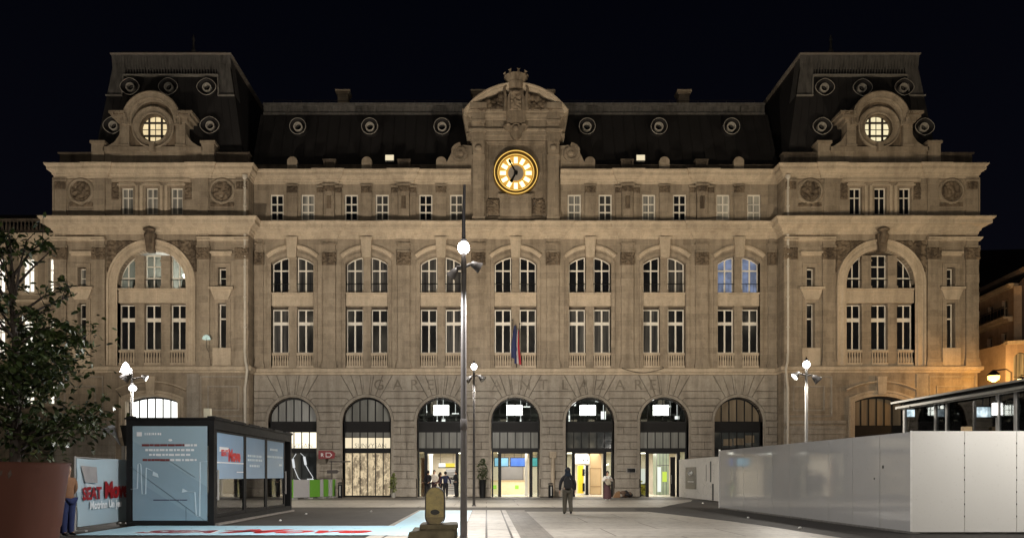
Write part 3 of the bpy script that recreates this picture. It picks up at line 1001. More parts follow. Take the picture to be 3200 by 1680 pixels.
m.rib([(CX+.42, 25.75)] + pth + [(CX-.42, 25.75)], [(0, -.02), (0, .09), (-.10, .09), (-.10, -.02)], yc-.15)
m.relief(CX-.40, CX+.40, 25.75, 27.0, yc-.15, .14, 11, .06, 3.6)
sh_ = [P(1572, 392), P(1650, 392), P(1647, 403), P(1633, 410), P(1629, 424), P(1618, 434), P(1607, 434), P(1597, 424), P(1593, 410), P(1576, 403)]
m.prism(sh_[::-1], yc-.12, yc+.4)
m.ball((CX, yc-.14, vz(409, PY)), (.2, .12, .2), 12, 6)
m.rib(arc(CX, vz(409, PY), .27, -30, 210, 14), [(0, -.02), (0, .07), (-.06, .07), (-.06, -.02)], yc-.12)
for s in (-1, 1): m.ball((CX+s*.52, yc-.14, vz(397, PY)), (.16, .1, .09), 8, 5)
sp('crowned_crest', m, stone('weathered_crest_stone', (.30, .24, .175), (.11, .085, .06), 9, 9, 0, .8, bump=.8), ped, smooth='auto')
# side wings and volutes
m = MB()
for s in (-1, 1):
    x = CX + s*3.38
    m.prism([(CX+s*2.95, 24.4), (x-s*.02, 24.75), (CX+s*3.62, 26.2), (CX+s*2.95, 26.2)], PY+.25, CY+1.2)
    m.box(min(CX+s*2.95, CX+s*3.3), max(CX+s*2.95, CX+s*3.3), PY+.1, CY+.8, 24.2, 24.45)
    xv, zv2 = CX + s*3.72, 23.15
    pth = []
    for k in range(40):
        a = R(90 + 560*k/39); rr = .62*(1-.82*k/39)
        pth.append((xv - s*rr*math.cos(a), zv2 + rr*math.sin(a)))
    for k in range(39):
        a, b = pth[k], pth[k+1]
        m.bar((a[0], PY+.18, a[1]), (b[0], PY+.18, b[1]), .13, .2)
    m.prism([(xv + .5*math.cos(2*PI*k/20), zv2 + .5*math.sin(2*PI*k/20)) for k in range(20)], PY+.2, CY+.35)
    m.ball((xv, PY+.15, zv2), (.2, .1, .2), 10, 6)
    tail = [(xv+s*.3, zv2-.58), (xv-s*.1, zv2-.5)]
    m.prism([(CX+s*2.95, 22.0), (CX+s*2.95, 23.7), (xv-s*.2, zv2+.6), (xv+s*.3, zv2+.5), (xv+s*.62, zv2+.1), (xv+s*.9, zv2-.5), (xv+s*1.5, zv2-.85), (xv+s*1.5, 22.0)], PY+.28, CY+.4)
sps('volute', m, STONE, smooth='auto')
# panel under the clock
m = MB()
m.box(CX-1.05, CX+1.05, PY-.06, PY+.1, 18.85, 20.1); m.box(CX-1.2, CX+1.2, PY-.16, PY+.1, 20.1, 20.3)
m.rib([(CX-.95, 18.95), (CX+.95, 18.95), (CX+.95, 20.0), (CX-.95, 20.0)], [(0, 0), (0, .03), (.08, .03), (.08, 0)], PY-.06, True)
sp('clock_tablet', m, STONE)
m = MB()
for s in (-1, 1):
    m.relief(CX+s*1.55-.45, CX+s*1.55+.45, 19.0, 20.0, PY+.02, .12, 21+s, .06, 5)
m.relief(CX-.6, CX+.6, 20.3, 20.62, PY-.02, .14, 25, .05, 6)
sps('clock_ornament', m, STONE_CARVED)
# the clock itself
cy_, czz = PY-.12, vz(541, PY-.1)
def disc(mb, r, y0, y1, n=48, r0=None):
    if r0 is None:
        mb.prism([(CX+r*math.cos(2*PI*k/n), czz+r*math.sin(2*PI*k/n)) for k in range(n)], y0, y1)
    else:
        a = [(CX+r*math.cos(2*PI*k/n), czz+r*math.sin(2*PI*k/n)) for k in range(n)]
        b = [(CX+r0*math.cos(2*PI*k/n), czz+r0*math.sin(2*PI*k/n)) for k in range(n)]
        mb.add(*plate(a, [b], y0, y1))
GOLD = plain('gilded_bronze', (.42, .27, .08), .32, .8, .25, 4)
m = MB(); disc(m, 1.52, cy_-.16, cy_+.2, r0=1.40); disc(m, 1.34, cy_-.10, cy_+.2, r0=1.14); disc(m, 1.41, cy_-.02, cy_+.19, r0=1.33)
clock = sp('clock', m, GOLD)
m = MB()
for rr, yy in ((1.43, cy_-.17), (1.20, cy_-.115)):
    n = 64
    for k in range(n):
        a = 2*PI*k/n; b = 2*PI*(k+1)/n
        m.bar((CX+rr*math.cos(a), yy, czz+rr*math.sin(a)), (CX+rr*math.cos(b), yy, czz+rr*math.sin(b)), .045, .045)
sp('light_ring', m, glow('amber_clock_tube', (1, .62, .14), 1.15), clock)
m = MB(); disc(m, 1.14, cy_+.02, cy_+.10)
sp('dial', m, glow('amber_clock_dial', (1.0, .52, .09), .78, .35, 2.5, (.8, .36, .05)), clock)
m = MB()
for k in range(12):
    a = 2*PI*k/12
    d = Vector((math.sin(a), 0, math.cos(a))); q = Vector((math.cos(a), 0, -math.sin(a)))
    for s in ((0,) if k % 3 else (-.0,)):
        c = Vector((CX, cy_, czz)) + d*.86
        m.obox(c, q*.125, Vector((0, .02, 0)), d*.20)
sp('hour_marks', m, glow('bright_clock_marks', (1.0, .82, .38), 2.6), clock)
m = MB(); disc(m, .52, cy_-.0, cy_+.03)
sp('dial_centre', m, plain('grey_dial_centre', (.33, .29, .25), .6), clock)
m = MB()
HAND = BLACK_FRAME
def hand(a, ln, wd):
    d = Vector((math.sin(a), 0, math.cos(a))); q = Vector((math.cos(a), 0, -math.sin(a)))
    m.obox(Vector((CX, cy_-.06, czz)) + d*ln*.42, q*wd, Vector((0, .015, 0)), d*ln*.58)
    m.obox(Vector((CX, cy_-.06, czz)) + d*ln*.86, q*wd*1.7, Vector((0, .015, 0)), d*ln*.12)
hand(R(-28), 1.0, .045); hand(R(208), .72, .06)
m.prism([(CX+.13*math.cos(2*PI*k/16), czz+.13*math.sin(2*PI*k/16)) for k in range(16)], cy_-.1, cy_+.01)
sp('clock_hands', m, HAND, clock)

# ---- lettering on the frieze of the ground floor
m = MB()
for ch, px in zip('GARE', (1184, 1243, 1295, 1345)): put_text(m, ch, (kc(px), CY-.035, zc(1203)), (1, 0, 0), (0, 0, 1), 1.0, extr=.03)
for ch, px in zip('SAINT', (1482, 1552, 1597, 1641, 1698)): put_text(m, ch, (kc(px), CY-.035, zc(1203)), (1, 0, 0), (0, 0, 1), 1.0, extr=.03)
for ch, px in zip('LAZARE', (1765, 1825, 1877, 1937, 1994, 2040)): put_text(m, ch, (kc(px), CY-.035, zc(1203)), (1, 0, 0), (0, 0, 1), 1.0, extr=.03)
sps('frieze_letter', m, LETTER)
# ------------------------------------------------------------------ end pavilions (towers)
def tower(sgn):
    c = CX + sgn*TCO
    left = sgn < 0
    hw = (TOUT-TIN)/2
    xa, xb = c-hw, c+hw
    zA = zt(887); RA = 2.27
    GH = 1.72; gtop = seg_top(c-.05*sgn, GH, zt(1254), .36)
    holes = [capped(c-GH, c+GH, .02, seg_top(c, GH, zt(1254), .36), 16)]
    holes.append(capped(c-RA, c+RA, 8.75, circ(c, zA, RA), 28))
    nx = (c-4.62, c+4.66)
    N0, N1, N2, N3 = zt(1086), zt(947), zt(897), zt(836)
    for x in nx:
        holes.append([(x-.27, N0), (x+.27, N0), (x+.27, N1), (x-.27, N1)])
        holes.append([(x-.27, N2), (x+.27, N2), (x+.27, N3), (x-.27, N3)])
    T0, T1 = zt(670), zt(585)
    ax = (c-1.64, c, c+1.64)
    for x in ax: holes.append([(x-.41, T0), (x+.41, T0), (x+.41, T1), (x-.41, T1)])
    m = MB()
    m.add(*plate([(xa, -.2), (xb, -.2), (xb, 22.0), (xa, 22.0)], holes, TY, TY+.5))
    for x in (xa, xb-.5): m.box(x, x+.5, TY+.5, 58, -.2, 22.0)
    m.box(xa+.5, xb-.5, TY+.62, TY+.66, 7.2, 8.7)
    sp('pavilion_wall', m, STONE)
    m = MB()
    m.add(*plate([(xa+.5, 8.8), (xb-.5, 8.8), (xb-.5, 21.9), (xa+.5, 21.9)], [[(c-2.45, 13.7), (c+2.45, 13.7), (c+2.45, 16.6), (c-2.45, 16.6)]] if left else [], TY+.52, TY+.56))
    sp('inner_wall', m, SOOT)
    # great arch: surround, archivolt, keystone figure
    m = MB()
    path = [(c+RA, 8.75)] + arc(c, zA, RA, 0, 180, 36) + [(c-RA, 8.75)]
    m.rib(path, [(0, -.4), (0, .04), (-.10, .04), (-.14, .09), (-.30, .09), (-.34, .05), (-.52, .05), (-.56, .14), (-.66, .16), (-.68, -.01)], TY)
    sp('great_arch', m, STONE_TRIM)
    m = MB(); m.prism([(c-.22, zt(790)), (c+.22, zt(790)), (c+.36, 17.4), (c-.36, 17.4)], TY-.32, TY+.1)
    m.tube([(c-.05, TY-.3, 16.75), (c+.05*sgn, TY-.42, 17.2), (c, TY-.4, 17.55)], [.22, .26, .16], 10); m.ball((c, TY-.36, 17.62), (.42, .3, .14), 12, 6)
    sp('figured_keystone', m, STONE_CARVED, smooth='auto')
    m = MB()
    def field(x, z): return math.hypot(x-c, z-zA) > RA+.72 and z < 17.0
    for s in (-1, 1):
        xs = sorted((c+s*.45, c+s*3.0))
        m.relief(xs[0], xs[1], 14.9, 17.02, TY, .17, 31+s, .065, 3.2, field)
    sps('carved_spandrel', m, STONE_CARVED)
    # inside the great arch
    m = MB()
    m.box(c-RA+.02, c+RA-.02, TY+.10, TY+.5, zt(945), zt(905))
    for z, d in ((zt(944), .03), (zt(930), .02), (zt(917), .04)): m.box(c-RA+.02, c+RA-.02, TY+.10-d, TY+.12, z, z+.10)
    m.box(c-RA+.02, c+RA-.02, TY-.02, TY+.14, zt(905), zt(900))
    sp('spandrel_panel', m, STONE_TRIM)
    pw = .30
    m = MB()
    for s in (-1, 1):
        x = c + s*(.56+pw)
        ztop = zA + math.sqrt(RA**2-(abs(x-c)+pw)**2) - .02
        m.box(x-pw, x+pw, TY+.14, TY+.5, zt(902), ztop); m.box(x-pw-.05, x+pw+.05, TY+.10, TY+.5, zt(902), zt(902)+.22); m.box(x-pw-.05, x+pw+.05, TY+.10, TY+.5, ztop-.40, ztop-.28)
        m.box(x-pw, x+pw, TY+.14, TY+.5, 8.76, zt(946)); m.box(x-pw-.05, x+pw+.05, TY+.10, TY+.5, zt(946)-.2, zt(946)-.02)
    sps('window_pier', m, STONE)
    lights = ((c-RA+.03, c-.56-2*pw-.01), (c-.55, c+.55), (c+.56+2*pw+.01, c+RA-.03))
    for xs, xe in lights:
        m = MB()
        m.box(xs, xe, TY+.06, TY+.28, zt(1099), zt(1092)); m.box(xs, xe, TY+.07, TY+.27, 8.78, 8.95)
        nb = 6
        for k in range(nb):
            x = xs + (xe-xs)*(k+.5)/nb
            m.lathe((x, TY+.17, 0), [(.055, 8.95), (.075, 9.05), (.08, 9.2), (.04, 9.42), (.06, zt(1099))], 8)
        sp('balustrade', m, STONE_TRIM, smooth='auto')
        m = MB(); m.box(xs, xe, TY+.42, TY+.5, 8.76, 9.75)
        sp('apron_wall', m, SOOT)  # shade of the baluster gaps put into the colour here too
        xm = (xs+xe)/2
        fr, pn = grid_window(xs+.02, xe-.02, zt(1091), zt(949), [xm], [], .09, TY+.38, .07)
        fr.box(xs+.03, xe-.03, TY+.365, TY+.45, zt(1002), zt(990))
        o = sp('casement_window', fr, WHITE_FRAME); sp('pane', pn, PANE, o)
        tp = circ(c, zA, RA-.05)
        if xs < c < xe: tt = lambda x: min(zA+2.0, tp(x))
        else: tt = tp
        fr, pn = grid_window(xs+.02, xe-.02, zt(901), tt, [xm], [zt(865), zt(829)] if xs < c < xe else [zt(865)], .075, TY+.38, .07, 12)
        o = sp('arched_window', fr, WHITE_FRAME)
        sp('pane', pn, GLASS if left else PANE, o)
        m = MB(); m.tube([(xs, TY+.22, zt(872)), (xe, TY+.22, zt(872))], .02, 6)
        sp('window_rail', m, BLACK_FRAME)
    # narrow side windows
    for x in nx:
        for z0, z1, rail in ((N0, N1, True), (N2, N3, False)):
            fr, pn = grid_window(x-.26, x+.26, z0, z1, [], [zt(993)] if rail else [(z0+z1)/2], .10 if rail else .05, TY+.34, .06, out=.075)
            o = sp('narrow_window', fr, WHITE_FRAME); sp('pane', pn, PANE_CURTAIN if (left and not rail and x < c) else PANE, o)
        m = MB()
        m.prism([(x-.45, N1+.22), (x+.45, N1+.22), (x+.72, N2-.16), (x-.72, N2-.16)], TY-.16, TY+.02)
        m.box(x-.82, x+.82, TY-.30, TY+.02, N2-.16, N2-.02)
        m.box(x-.66, x+.66, TY-.10, TY+.02, zt(800), zt(793)); m.box(x-.74, x+.74, TY-.20, TY+.02, zt(793), zt(787))
        m.box(x-.60, x+.60, TY-.08, TY+.02, 8.75, N0-.02)
        sps('window_console', m, STONE_TRIM)
        m = MB()
        for z0, z1 in ((N0, N1), (N2, N3)):
            m.rib([(x-.28, z0), (x+.28, z0), (x+.28, z1), (x-.28, z1)], [(0, -.2), (0, .03), (-.16, .03), (-.2, .06), (-.3, .06), (-.3, -.01)], TY, True)
        sps('window_surround', m, STONE)
    # pilasters
    for dx, wd in ((-3.46, .80), (3.46, .80), (-6.02, .82), (6.02, .82)):
        sh, cp = pilaster_mb(c+dx, TY, 8.7, zt(811), zt(774), 17.42, wd, .12)
        o = sp('pilaster', sh, STONE); sp('capital', cp, STONE_CARVED, o)
    m = MB()
    for s in (-1, 1):
        xs = sorted((c+s*3.05, c+s*hw))
        pp = [(xs[0], TY), (xs[1], TY)]
        if s < 0 and left: pp = [(xa, 57)] + [(xa, TY), (xs[1], TY)]
        if s > 0 and not left: pp = [(xs[0], TY), (xb, TY), (xb, 57)]
        m.sweep(pp, [(0, 16.95), (.14, 16.98), (.16, 17.05), (.22, 17.1), (.24, 17.2), (0, 17.24)])
    sps('architrave', m, STONE_TRIM)
    # attic storey
    for k, x in enumerate(ax):
        fr, pn = grid_window(x-.40, x+.40, T0, T1, [x+.0], [(T0+T1)/2+.25], .07, TY+.20, .06, out=.09)
        o = sp('attic_window', fr, WHITE_FRAME); sp('pane', pn, PANE_CURTAIN if left else PANE, o)
    m = MB()
    for x in ax:
        m.box(x-.62, x+.62, TY-.10, TY+.02, T1+.10, T1+.2); m.box(x-.52, x+.52, TY-.06, TY+.02, T1+.2, T1+.3)
    m.box(c-2.6, c+2.6, TY-.12, TY+.02, T1+.36, T1+.52); m.box(c-2.5, c+2.5, TY-.07, TY+.02, T1+.52, T1+.60)
    for d in (-.82, .82):
        for e in (-.16, .16): m.box(c+d+e-.09, c+d+e+.09, TY-.07, TY+.02, 18.5, T1+.1)
    sps('attic_window_head', m, STONE_TRIM)
    m = MB()
    for s in (-1, 1): m.relief(c+s*2.42-.26, c+s*2.42+.26, 19.7, 20.85, TY, .10, 41+s, .06, 4.5)
    sps('carved_bracket', m, STONE_CARVED)
    for dx, wd in ((-3.42, .72), (3.42, .72), (-6.0, .78), (6.0, .78)):
        m = MB(); x = c+dx
        m.box(x-wd/2, x+wd/2, TY-.10, TY, 18.5, 21.15); m.box(x-wd/2-.05, x+wd/2+.05, TY-.15, TY, 18.5, 18.8)
        if abs(dx) > 5:
            m.box(x-wd/2-.05, x+wd/2+.05, TY-.16, TY, 20.9, 21.02)
            if (dx < 0) == left: m.box(*((xa-.10, xa) if left else (xb, xb+.10)), TY-.10, TY+1.0, 18.5, 21.15)
        o = sp('attic_pilaster', m, STONE)
        if abs(dx) > 5:
            cr = MB(); cr.relief(x-wd/2, x+wd/2, 20.35, 20.9, TY-.10, .07, 51, .06, 6)
            sp('capital', cr, STONE_CARVED, o)
    for s in (-1, 1):
        x, z = c+s*4.68, zt(597)
        m = MB()
        m.rib(arc(x, z, .70, 0, 360, 32)[:-1], [(0, -.01), (0, .10), (-.07, .13), (-.16, .07), (-.2, -.01)], TY, True)
        m.rib([(x-.95, 19.0), (x+.95, 19.0), (x+.95, 21.05), (x-.95, 21.05)], [(0, 0), (0, .05), (.09, .05), (.12, 0)], TY, True)
        o = sp('medallion', m, STONE)
        r_ = MB(); r_.relief(x-.62, x+.62, z-.68, z+.62, TY, .17, 61+s*3+sgn, .06, 2.6, lambda X, Z, x=x, z=z: math.hypot(X-x, Z-z) < .62)
        r_.relief(x-.8, x+.8, z-1.05, z-.72, TY, .10, 65+s, .06, 4)
        sp('carved_figure', r_, STONE_CARVED, o)
    # ground floor details
    m = MB()
    gr = (GH*GH+.36*.36)/(2*.36); gz = zt(1254)+.36-gr
    ga = math.degrees(math.asin((GH+.55)/(gr+.9)))
    m.rib(arc(c, gz, gr+1.0, 90-ga, 90+ga, 24), [(0, -.01), (0, .20), (.08, .22), (.12, .12), (.16, -.01)], TY)
    pth = [(c+GH+.02, 4.0)] + [(c+GH-2*GH*k/16, seg_top(c, GH, zt(1254), .36)(c+GH-2*GH*k/16)) for k in range(17)] + [(c-GH-.02, 4.0)]
    m.rib(pth, [(0, -.3), (0, .06), (-.22, .06), (-.26, .12), (-.40, .12), (-.42, -.01)], TY)
    m.prism([(c-.26, zt(1232)), (c+.26, zt(1232)), (c+.32, 8.0), (c-.32, 8.0)], TY-.24, TY+.02)
    sp('ground_arch', m, STONE_TRIM)
    m = MB()
    for s in (-1, 1):
        x = c+s*4.75
        for (hw_, z0, z1) in ((1.55, 5.35, 8.05), (1.05, 5.75, 7.4)):
            m.rib([(x-hw_, z0), (x+hw_, z0), (x+hw_, z1), (x-hw_, z1)], [(0, 0), (0, .05), (.07, .05), (.10, 0)], TY, True)
        xs = sorted((c+s*2.35, c+s*(hw)))
        m.box(xs[0], xs[1], TY-.14, TY+.02, 4.55, 4.75); m.box(xs[0], xs[1], TY-.08, TY+.02, 4.2, 4.55); m.box(xs[0], xs[1], TY-.10, TY+.02, 4.9, 5.1)
        for z in range(6):
            m.box(xs[0]+.02, xs[1]-.02, TY-.06, TY+.02, .1+z*.68, .75+z*.68)
        m.box(xs[0], xs[0]+.8 if s > 0 else xs[0]+.3, TY-.06, TY+.02, 5.1, 8.2)
    sps('base_moulding', m, STONE_LOW)
    return c, zA, RA, GH
TL = tower(-1)
TR = tower(1)

# interiors behind the lit openings of the left pavilion
ROOM = plain('white_room_paint', (.70, .69, .64), .8, 0, .05, 2)
def room(name, x0, x1, y0, y1, z0, z1, mt):
    m = MB()
    m.add([(x0,y0,z0),(x1,y0,z0),(x1,y1,z0),(x0,y1,z0),(x0,y0,z1),(x1,y0,z1),(x1,y1,z1),(x0,y1,z1)],
          [(0,1,2,3),(4,7,6,5),(1,5,6,2),(2,6,7,3),(3,7,4,0)])
    return sp(name, m, mt)
c = TL[0]
room('lit_office', c-2.5, c+2.5, TY+.57, TY+2.9, 13.65, 16.65, plain('grey_white_office_paint', (.42, .42, .39), .8, 0, .1, 2))
m = MB(); m.ball((c+.5, TY+1.6, 16.25), .22, 14, 8); m.ball((c+1.75, TY+1.2, 15.0), .17, 14, 8)
sps('office_lamp', m, LIGHT_WHITE)
m = MB()
for x0, x1, y, z in ((c-2.0, c-1.5, 1.5, 14.45), (c-1.45, c-1.2, 2.2, 14.3), (c-.5, c-.1, 1.2, 14.3), (c+.1, c+.5, 1.8, 14.35), (c+1.2, c+1.5, 1.3, 14.2), (c+1.6, c+2.05, 1.0, 14.6)):
    m.box(x0, x1, TY+y, TY+y+.5, 13.66, z); m.box(x0+.05, x1-.05, TY+y+.02, TY+y+.1, z, z+.18)
for k in range(4): m.box(c-2.3+k*.5, c-1.95+k*.5, TY+2.6, TY+2.8, 13.66, 15.3)
sp('office_furniture', m, plain('dark_office_furniture', (.10, .09, .08), .6))
# ------------------------------------------------------------------ shopfronts and entrances in the ground arches
FY = CY+.40
HALL_LIT = glow('hall_luminaire_light', (1, 1, .96), 1.6)
ZP0, ZP1 = zc(1346), zc(1318)     # dark fascia
ZM0, ZM1 = zc(1411), zc(1401)     # door-head beam
CR = AR - .02
SHOPGLASS_DARK = plain('dark_shop_glass', (.045, .052, .055), .07, 0, .2, .8, spec=.8)
CREAM_LIT = glow('cream_lit_shop_sign', (1, .86, .60), .95, .25, 1.2, (.82, .66, .42))
WARM_LIT = glow('warm_white_lit_sign', (1, .90, .70), 1.5, .15, 1.2, (.9, .75, .5))
def drape_mat():
    m, t = newmat('lit_patterned_display')
    v = t.xyz((1, 1, .55))
    a = t.noise(v, 3.6, 7, .78); b = t.noise(t.xyz((6, 6, .3)), 1.0, 3, .5)
    f = t.math('MULTIPLY', t.ramp(a, [(.44, (0,0,0)), (.54, (1,1,1))]), t.ramp(b, [(.3, (.35,.35,.35)), (.7, (1,1,1))]))
    c = t.mix(f, (.86, .68, .42), (.085, .055, .03))
    t.out((.02, .02, .02), .4, emis=c, estr=.85)
    return m
DRAPE = drape_mat()
def columns(c): return [c + (k-2.5)*.527 for k in range(6)][1:] and [c + (k-2)*.527 for k in range(5)]
for i, c in enumerate(BAYS):
    entrance = 2 <= i <= 5
    cols = columns(c)
    top = circ(c, AZ, CR)
    fr, pn = grid_window(c-CR, c+CR, ZP1-.02, top, cols, [], .075 if not entrance else .035, FY, .09, 28, out=.10)
    fr.box(c-CR, c+CR, FY-.02, FY+.10, ZM0, ZM1)                     # beam
    f2, p2 = grid_window(c-CR, c+CR, ZM1-.02, ZP0+.02, cols, [zc(1364)] if i == 1 else [], .065, FY+.002, .085, 4, out=.08)
    fr.add(f2.v, f2.f)
    if not entrance:
        f3, p3 = grid_window(c-CR, c+CR, .02, ZM0+.02, cols, [], .06, FY+.004, .08, 4, out=.09)
        fr.add(f3.v, f3.f)
    else:
        for s in (-1, 1):
            a, b = sorted((c+s*.96, c+s*1.17)); fr.box(a, b, FY-.03, FY+.14, .02, ZM0)
            a, b = sorted((c+s*1.50, c+s*CR)); fr.box(a, b, FY, FY+.1, .02, ZM0)
        fr.box(c-.96, c+.96, FY-.03, FY+.14, ZM0-.10, ZM0)
    o = sp('entrance_front' if entrance else 'shop_front', fr, BLACK_FRAME)
    m = MB(); m.box(c-CR+.03, c+CR-.03, FY+.02, FY+.12, ZP0, ZP1); sp('fascia', m, DARK_PANEL, o)
    tm = GLASS if entrance else (BEIGE_PANEL if i == 6 else DIM_PANEL)
    sp('transom_pane', pn, tm, o)
    if entrance:
        p2b = MB(); p2b.box(c-CR+.03, c+CR-.03, FY+.03, FY+.045, ZM1, ZP0); sp('strip_pane', p2b, DIM_PANEL if i != 4 else SHOPGLASS_DARK, o)
        m = MB()
        for s in (-1, 1):
            a, b = sorted((c+s*1.16, c+s*1.51)); m.box(a, b, FY+.04, FY+.055, .04, ZM0-.02)
        sps('side_pane', m, GLASS, o)
    elif i == 0:
        sp('strip_pane', p2, WARM_LIT, o); sp('display_pane', p3, SHOPGLASS_DARK, o)
        m = MB()   # white line drawing on the dark glass
        Q = [(-.2, 2.95), (-.42, 2.6), (-.34, 2.0), (-.05, 1.3), (.35, .95), (.8, 1.05), (.95, 1.35), (.7, 1.75), (.45, 2.2), (.35, 2.75), (.1, 3.0)]
        for a, b, wd in [(Q[k], Q[k+1], .16 if k in (1, 2, 3, 7, 8) else .10) for k in range(len(Q)-1)]:
            m.bar((c+.35+a[0], FY+.0, a[1]), (c+.35+b[0], FY+.0, b[1]), wd, .02)
        m.box(c+.9, c+1.35, FY-.008, FY+.006, .7, 1.25); m.box(c-.6, c-.42, FY-.008, FY+.006, 1.3, 1.45)
        sps('window_drawing', m, glow('lit_white_drawing', (.9, .93, .95), .75), o)
    elif i == 1:
        hi = MB(); hi.box(c-CR+.03, c+CR-.03, FY+.035, FY+.047, zc(1364), ZP0); sp('strip_pane', hi, DIM_PANEL, o)
        lo = MB(); lo.box(c-CR+.03, c+CR-.03, FY+.035, FY+.047, ZM1, zc(1364)); sp('sign_pane', lo, CREAM_LIT, o)
        sp('display_pane', p3, DRAPE, o)
    else:
        sp('strip_pane', p2, SHOPGLASS_DARK, o); sp('display_pane', p3, SHOPGLASS_DARK, o)
    if i in (0, 1):
        m = MB(); put_text(m, 'SUNVYSAN' if i == 1 else 'SUNVYSAN', (c+.2, FY-.012, zc(1391)), (1, 0, 0), (0, 0, 1), .44, extr=.006, font_scale=(.98, 1), weight=-.008)
        sp('shop_lettering', m, POLE_DARK, o)
    if i == 6:
        m = MB(); m.box(c-.9, c-.3, FY+.02, FY+.035, 3.5, 3.95); m.box(c-.2, c+.5, FY+.02, FY+.035, 3.55, 4.0); m.box(c+.6, c+1.2, FY+.02, FY+.035, 3.7, 4.2)
        sp('blind', m, BEIGE_PANEL, o)
# tower ground windows
for c, mt, lit in ((TL[0], glow('bright_white_lit_glass', (1, 1, .95), 2.2, .25, .8, (.62, .66, .58)), True), (TR[0], BEIGE_PANEL, False)):
    half = 1.74
    top = seg_top(c, half, zt(1254)-.02, .36)
    cols = [c + (k-2)*.523 for k in range(5)]
    fr, pn = grid_window(c-half, c+half, 4.72, top, cols, [], .085, TY+.52, .09, 20, out=.10)
    f2, p2 = grid_window(c-half, c+half, .05, 4.12, cols, [], .085, TY+.522, .085, 4, out=.10)
    fr.add(f2.v, f2.f)
    o = sp('shop_front', fr, BLACK_FRAME)
    sp('transom_pane', pn, mt, o); sp('display_pane', p2, mt, o)
    m = MB(); m.box(c-half+.02, c+half-.02, TY+.53, TY+.62, 4.0, 4.80); sp('fascia', m, DARK_PANEL, o)

# ------------------------------------------------------------------ concourse behind the entrances
hx0, hx1 = BAYS[2]-2.6, BAYS[5]+2.6
HB = 60.0
TILE = plain('pale_concourse_tiles', (.52, .48, .40), .25, 0, .06, 3)
m = MB(); m.box(hx0, hx1, CY+.1, HB, -.05, .015); sp('concourse_floor', m, TILE)
m = MB(); m.box(hx0, hx1, CY+.64, HB, 3.2, 3.32); sp('concourse_ceiling', m, plain('cream_ceiling', (.62, .55, .42), .7, 0, .05, 2))
m = MB()
m.box(hx0, hx1, HB, HB+.1, 0, 3.2); m.box(hx0-.1, hx0, CY+.64, HB, 0, 3.2); m.box(hx1, hx1+.1, CY+.64, HB, 0, 3.2)
sp('concourse_wall', m, plain('warm_white_wall', (.60, .55, .45), .7, 0, .08, 1.5))
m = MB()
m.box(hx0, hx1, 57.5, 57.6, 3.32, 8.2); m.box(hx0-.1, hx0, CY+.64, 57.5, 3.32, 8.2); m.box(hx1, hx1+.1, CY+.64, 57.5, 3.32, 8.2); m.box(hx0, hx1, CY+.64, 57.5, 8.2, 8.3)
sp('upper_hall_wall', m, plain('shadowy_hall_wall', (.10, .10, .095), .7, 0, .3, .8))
m = MB()
random.seed(5)
for k in range(9):
    x = hx0+1+k*2.4; m.box(x-.06, x+.06, 55.2, 55.4, 3.32, 8.2)
m.box(hx0, hx1, 55.1, 55.3, 5.9, 6.05); m.box(hx0, hx1, 55.1, 55.3, 6.9, 7.2)
for k in range(26):
    x = hx0 + (hx1-hx0)*random.random(); h = .2+.8*random.random()
    m.box(x, x+.15+.5*random.random(), 54.0, 54.4, 3.32, 4.6+h)
m.box(hx0, hx1, 53.6, 53.65, 5.0, 5.05); m.box(hx0, hx1, 53.6, 53.65, 5.5, 5.54)
sp('mezzanine_structure', m, plain('grey_mezzanine_steel', (.16, .16, .15), .5, .2, .3, 2))
m = MB(); m.box(hx0, hx1, 57.3, 57.48, 4.0, 5.2)
sp('mezzanine_band', m, ZINC)
random.seed(17)
for c_, lst in ((BAYS[2], ((-.9, 6.1, .10, .12), (.2, 5.4, .3, .25), (-.2, 5.3, .1, .3), (1.0, 6.0, .5, .07))), (BAYS[3], ((.9, 6.5, .5, .07), (-.4, 5.2, .12, .3), (.5, 5.3, .1, .35))), (BAYS[4], ((-1.2, 6.2, .25, .5), (-.8, 6.6, .3, .3), (.8, 6.9, .35, .35), (1.15, 5.6, .35, .6), (-1.1, 5.3, .1, .6))), (BAYS[5], ((.95, 6.9, .2, .15), (.75, 6.5, .12, .12), (1.2, 5.6, .3, .25), (-.5, 7.0, .4, .08)))):
    for dx_, z_, w__, h__ in lst:
        m = MB(); x = c_+dx_*1.12+(c_-CX)*.07
        m.box(x-w__/2, x+w__/2, 54.6, 54.66, z_, z_+h__); m.tube([(x, 54.63, z_+h__), (x, 54.63, 8.2)], .012, 4)
        sp('hall_luminaire', m, HALL_LIT)
m = MB(); x = BAYS[5]-1.35; m.prism([(x-.35, 5.15), (x+.35, 5.15), (x+.3, 5.6), (x-.1, 6.1)], 54.2, 54.3); sp('amber_sign', m, glow('amber_lit_sign', (1, .55, .05), .9))
lb = None
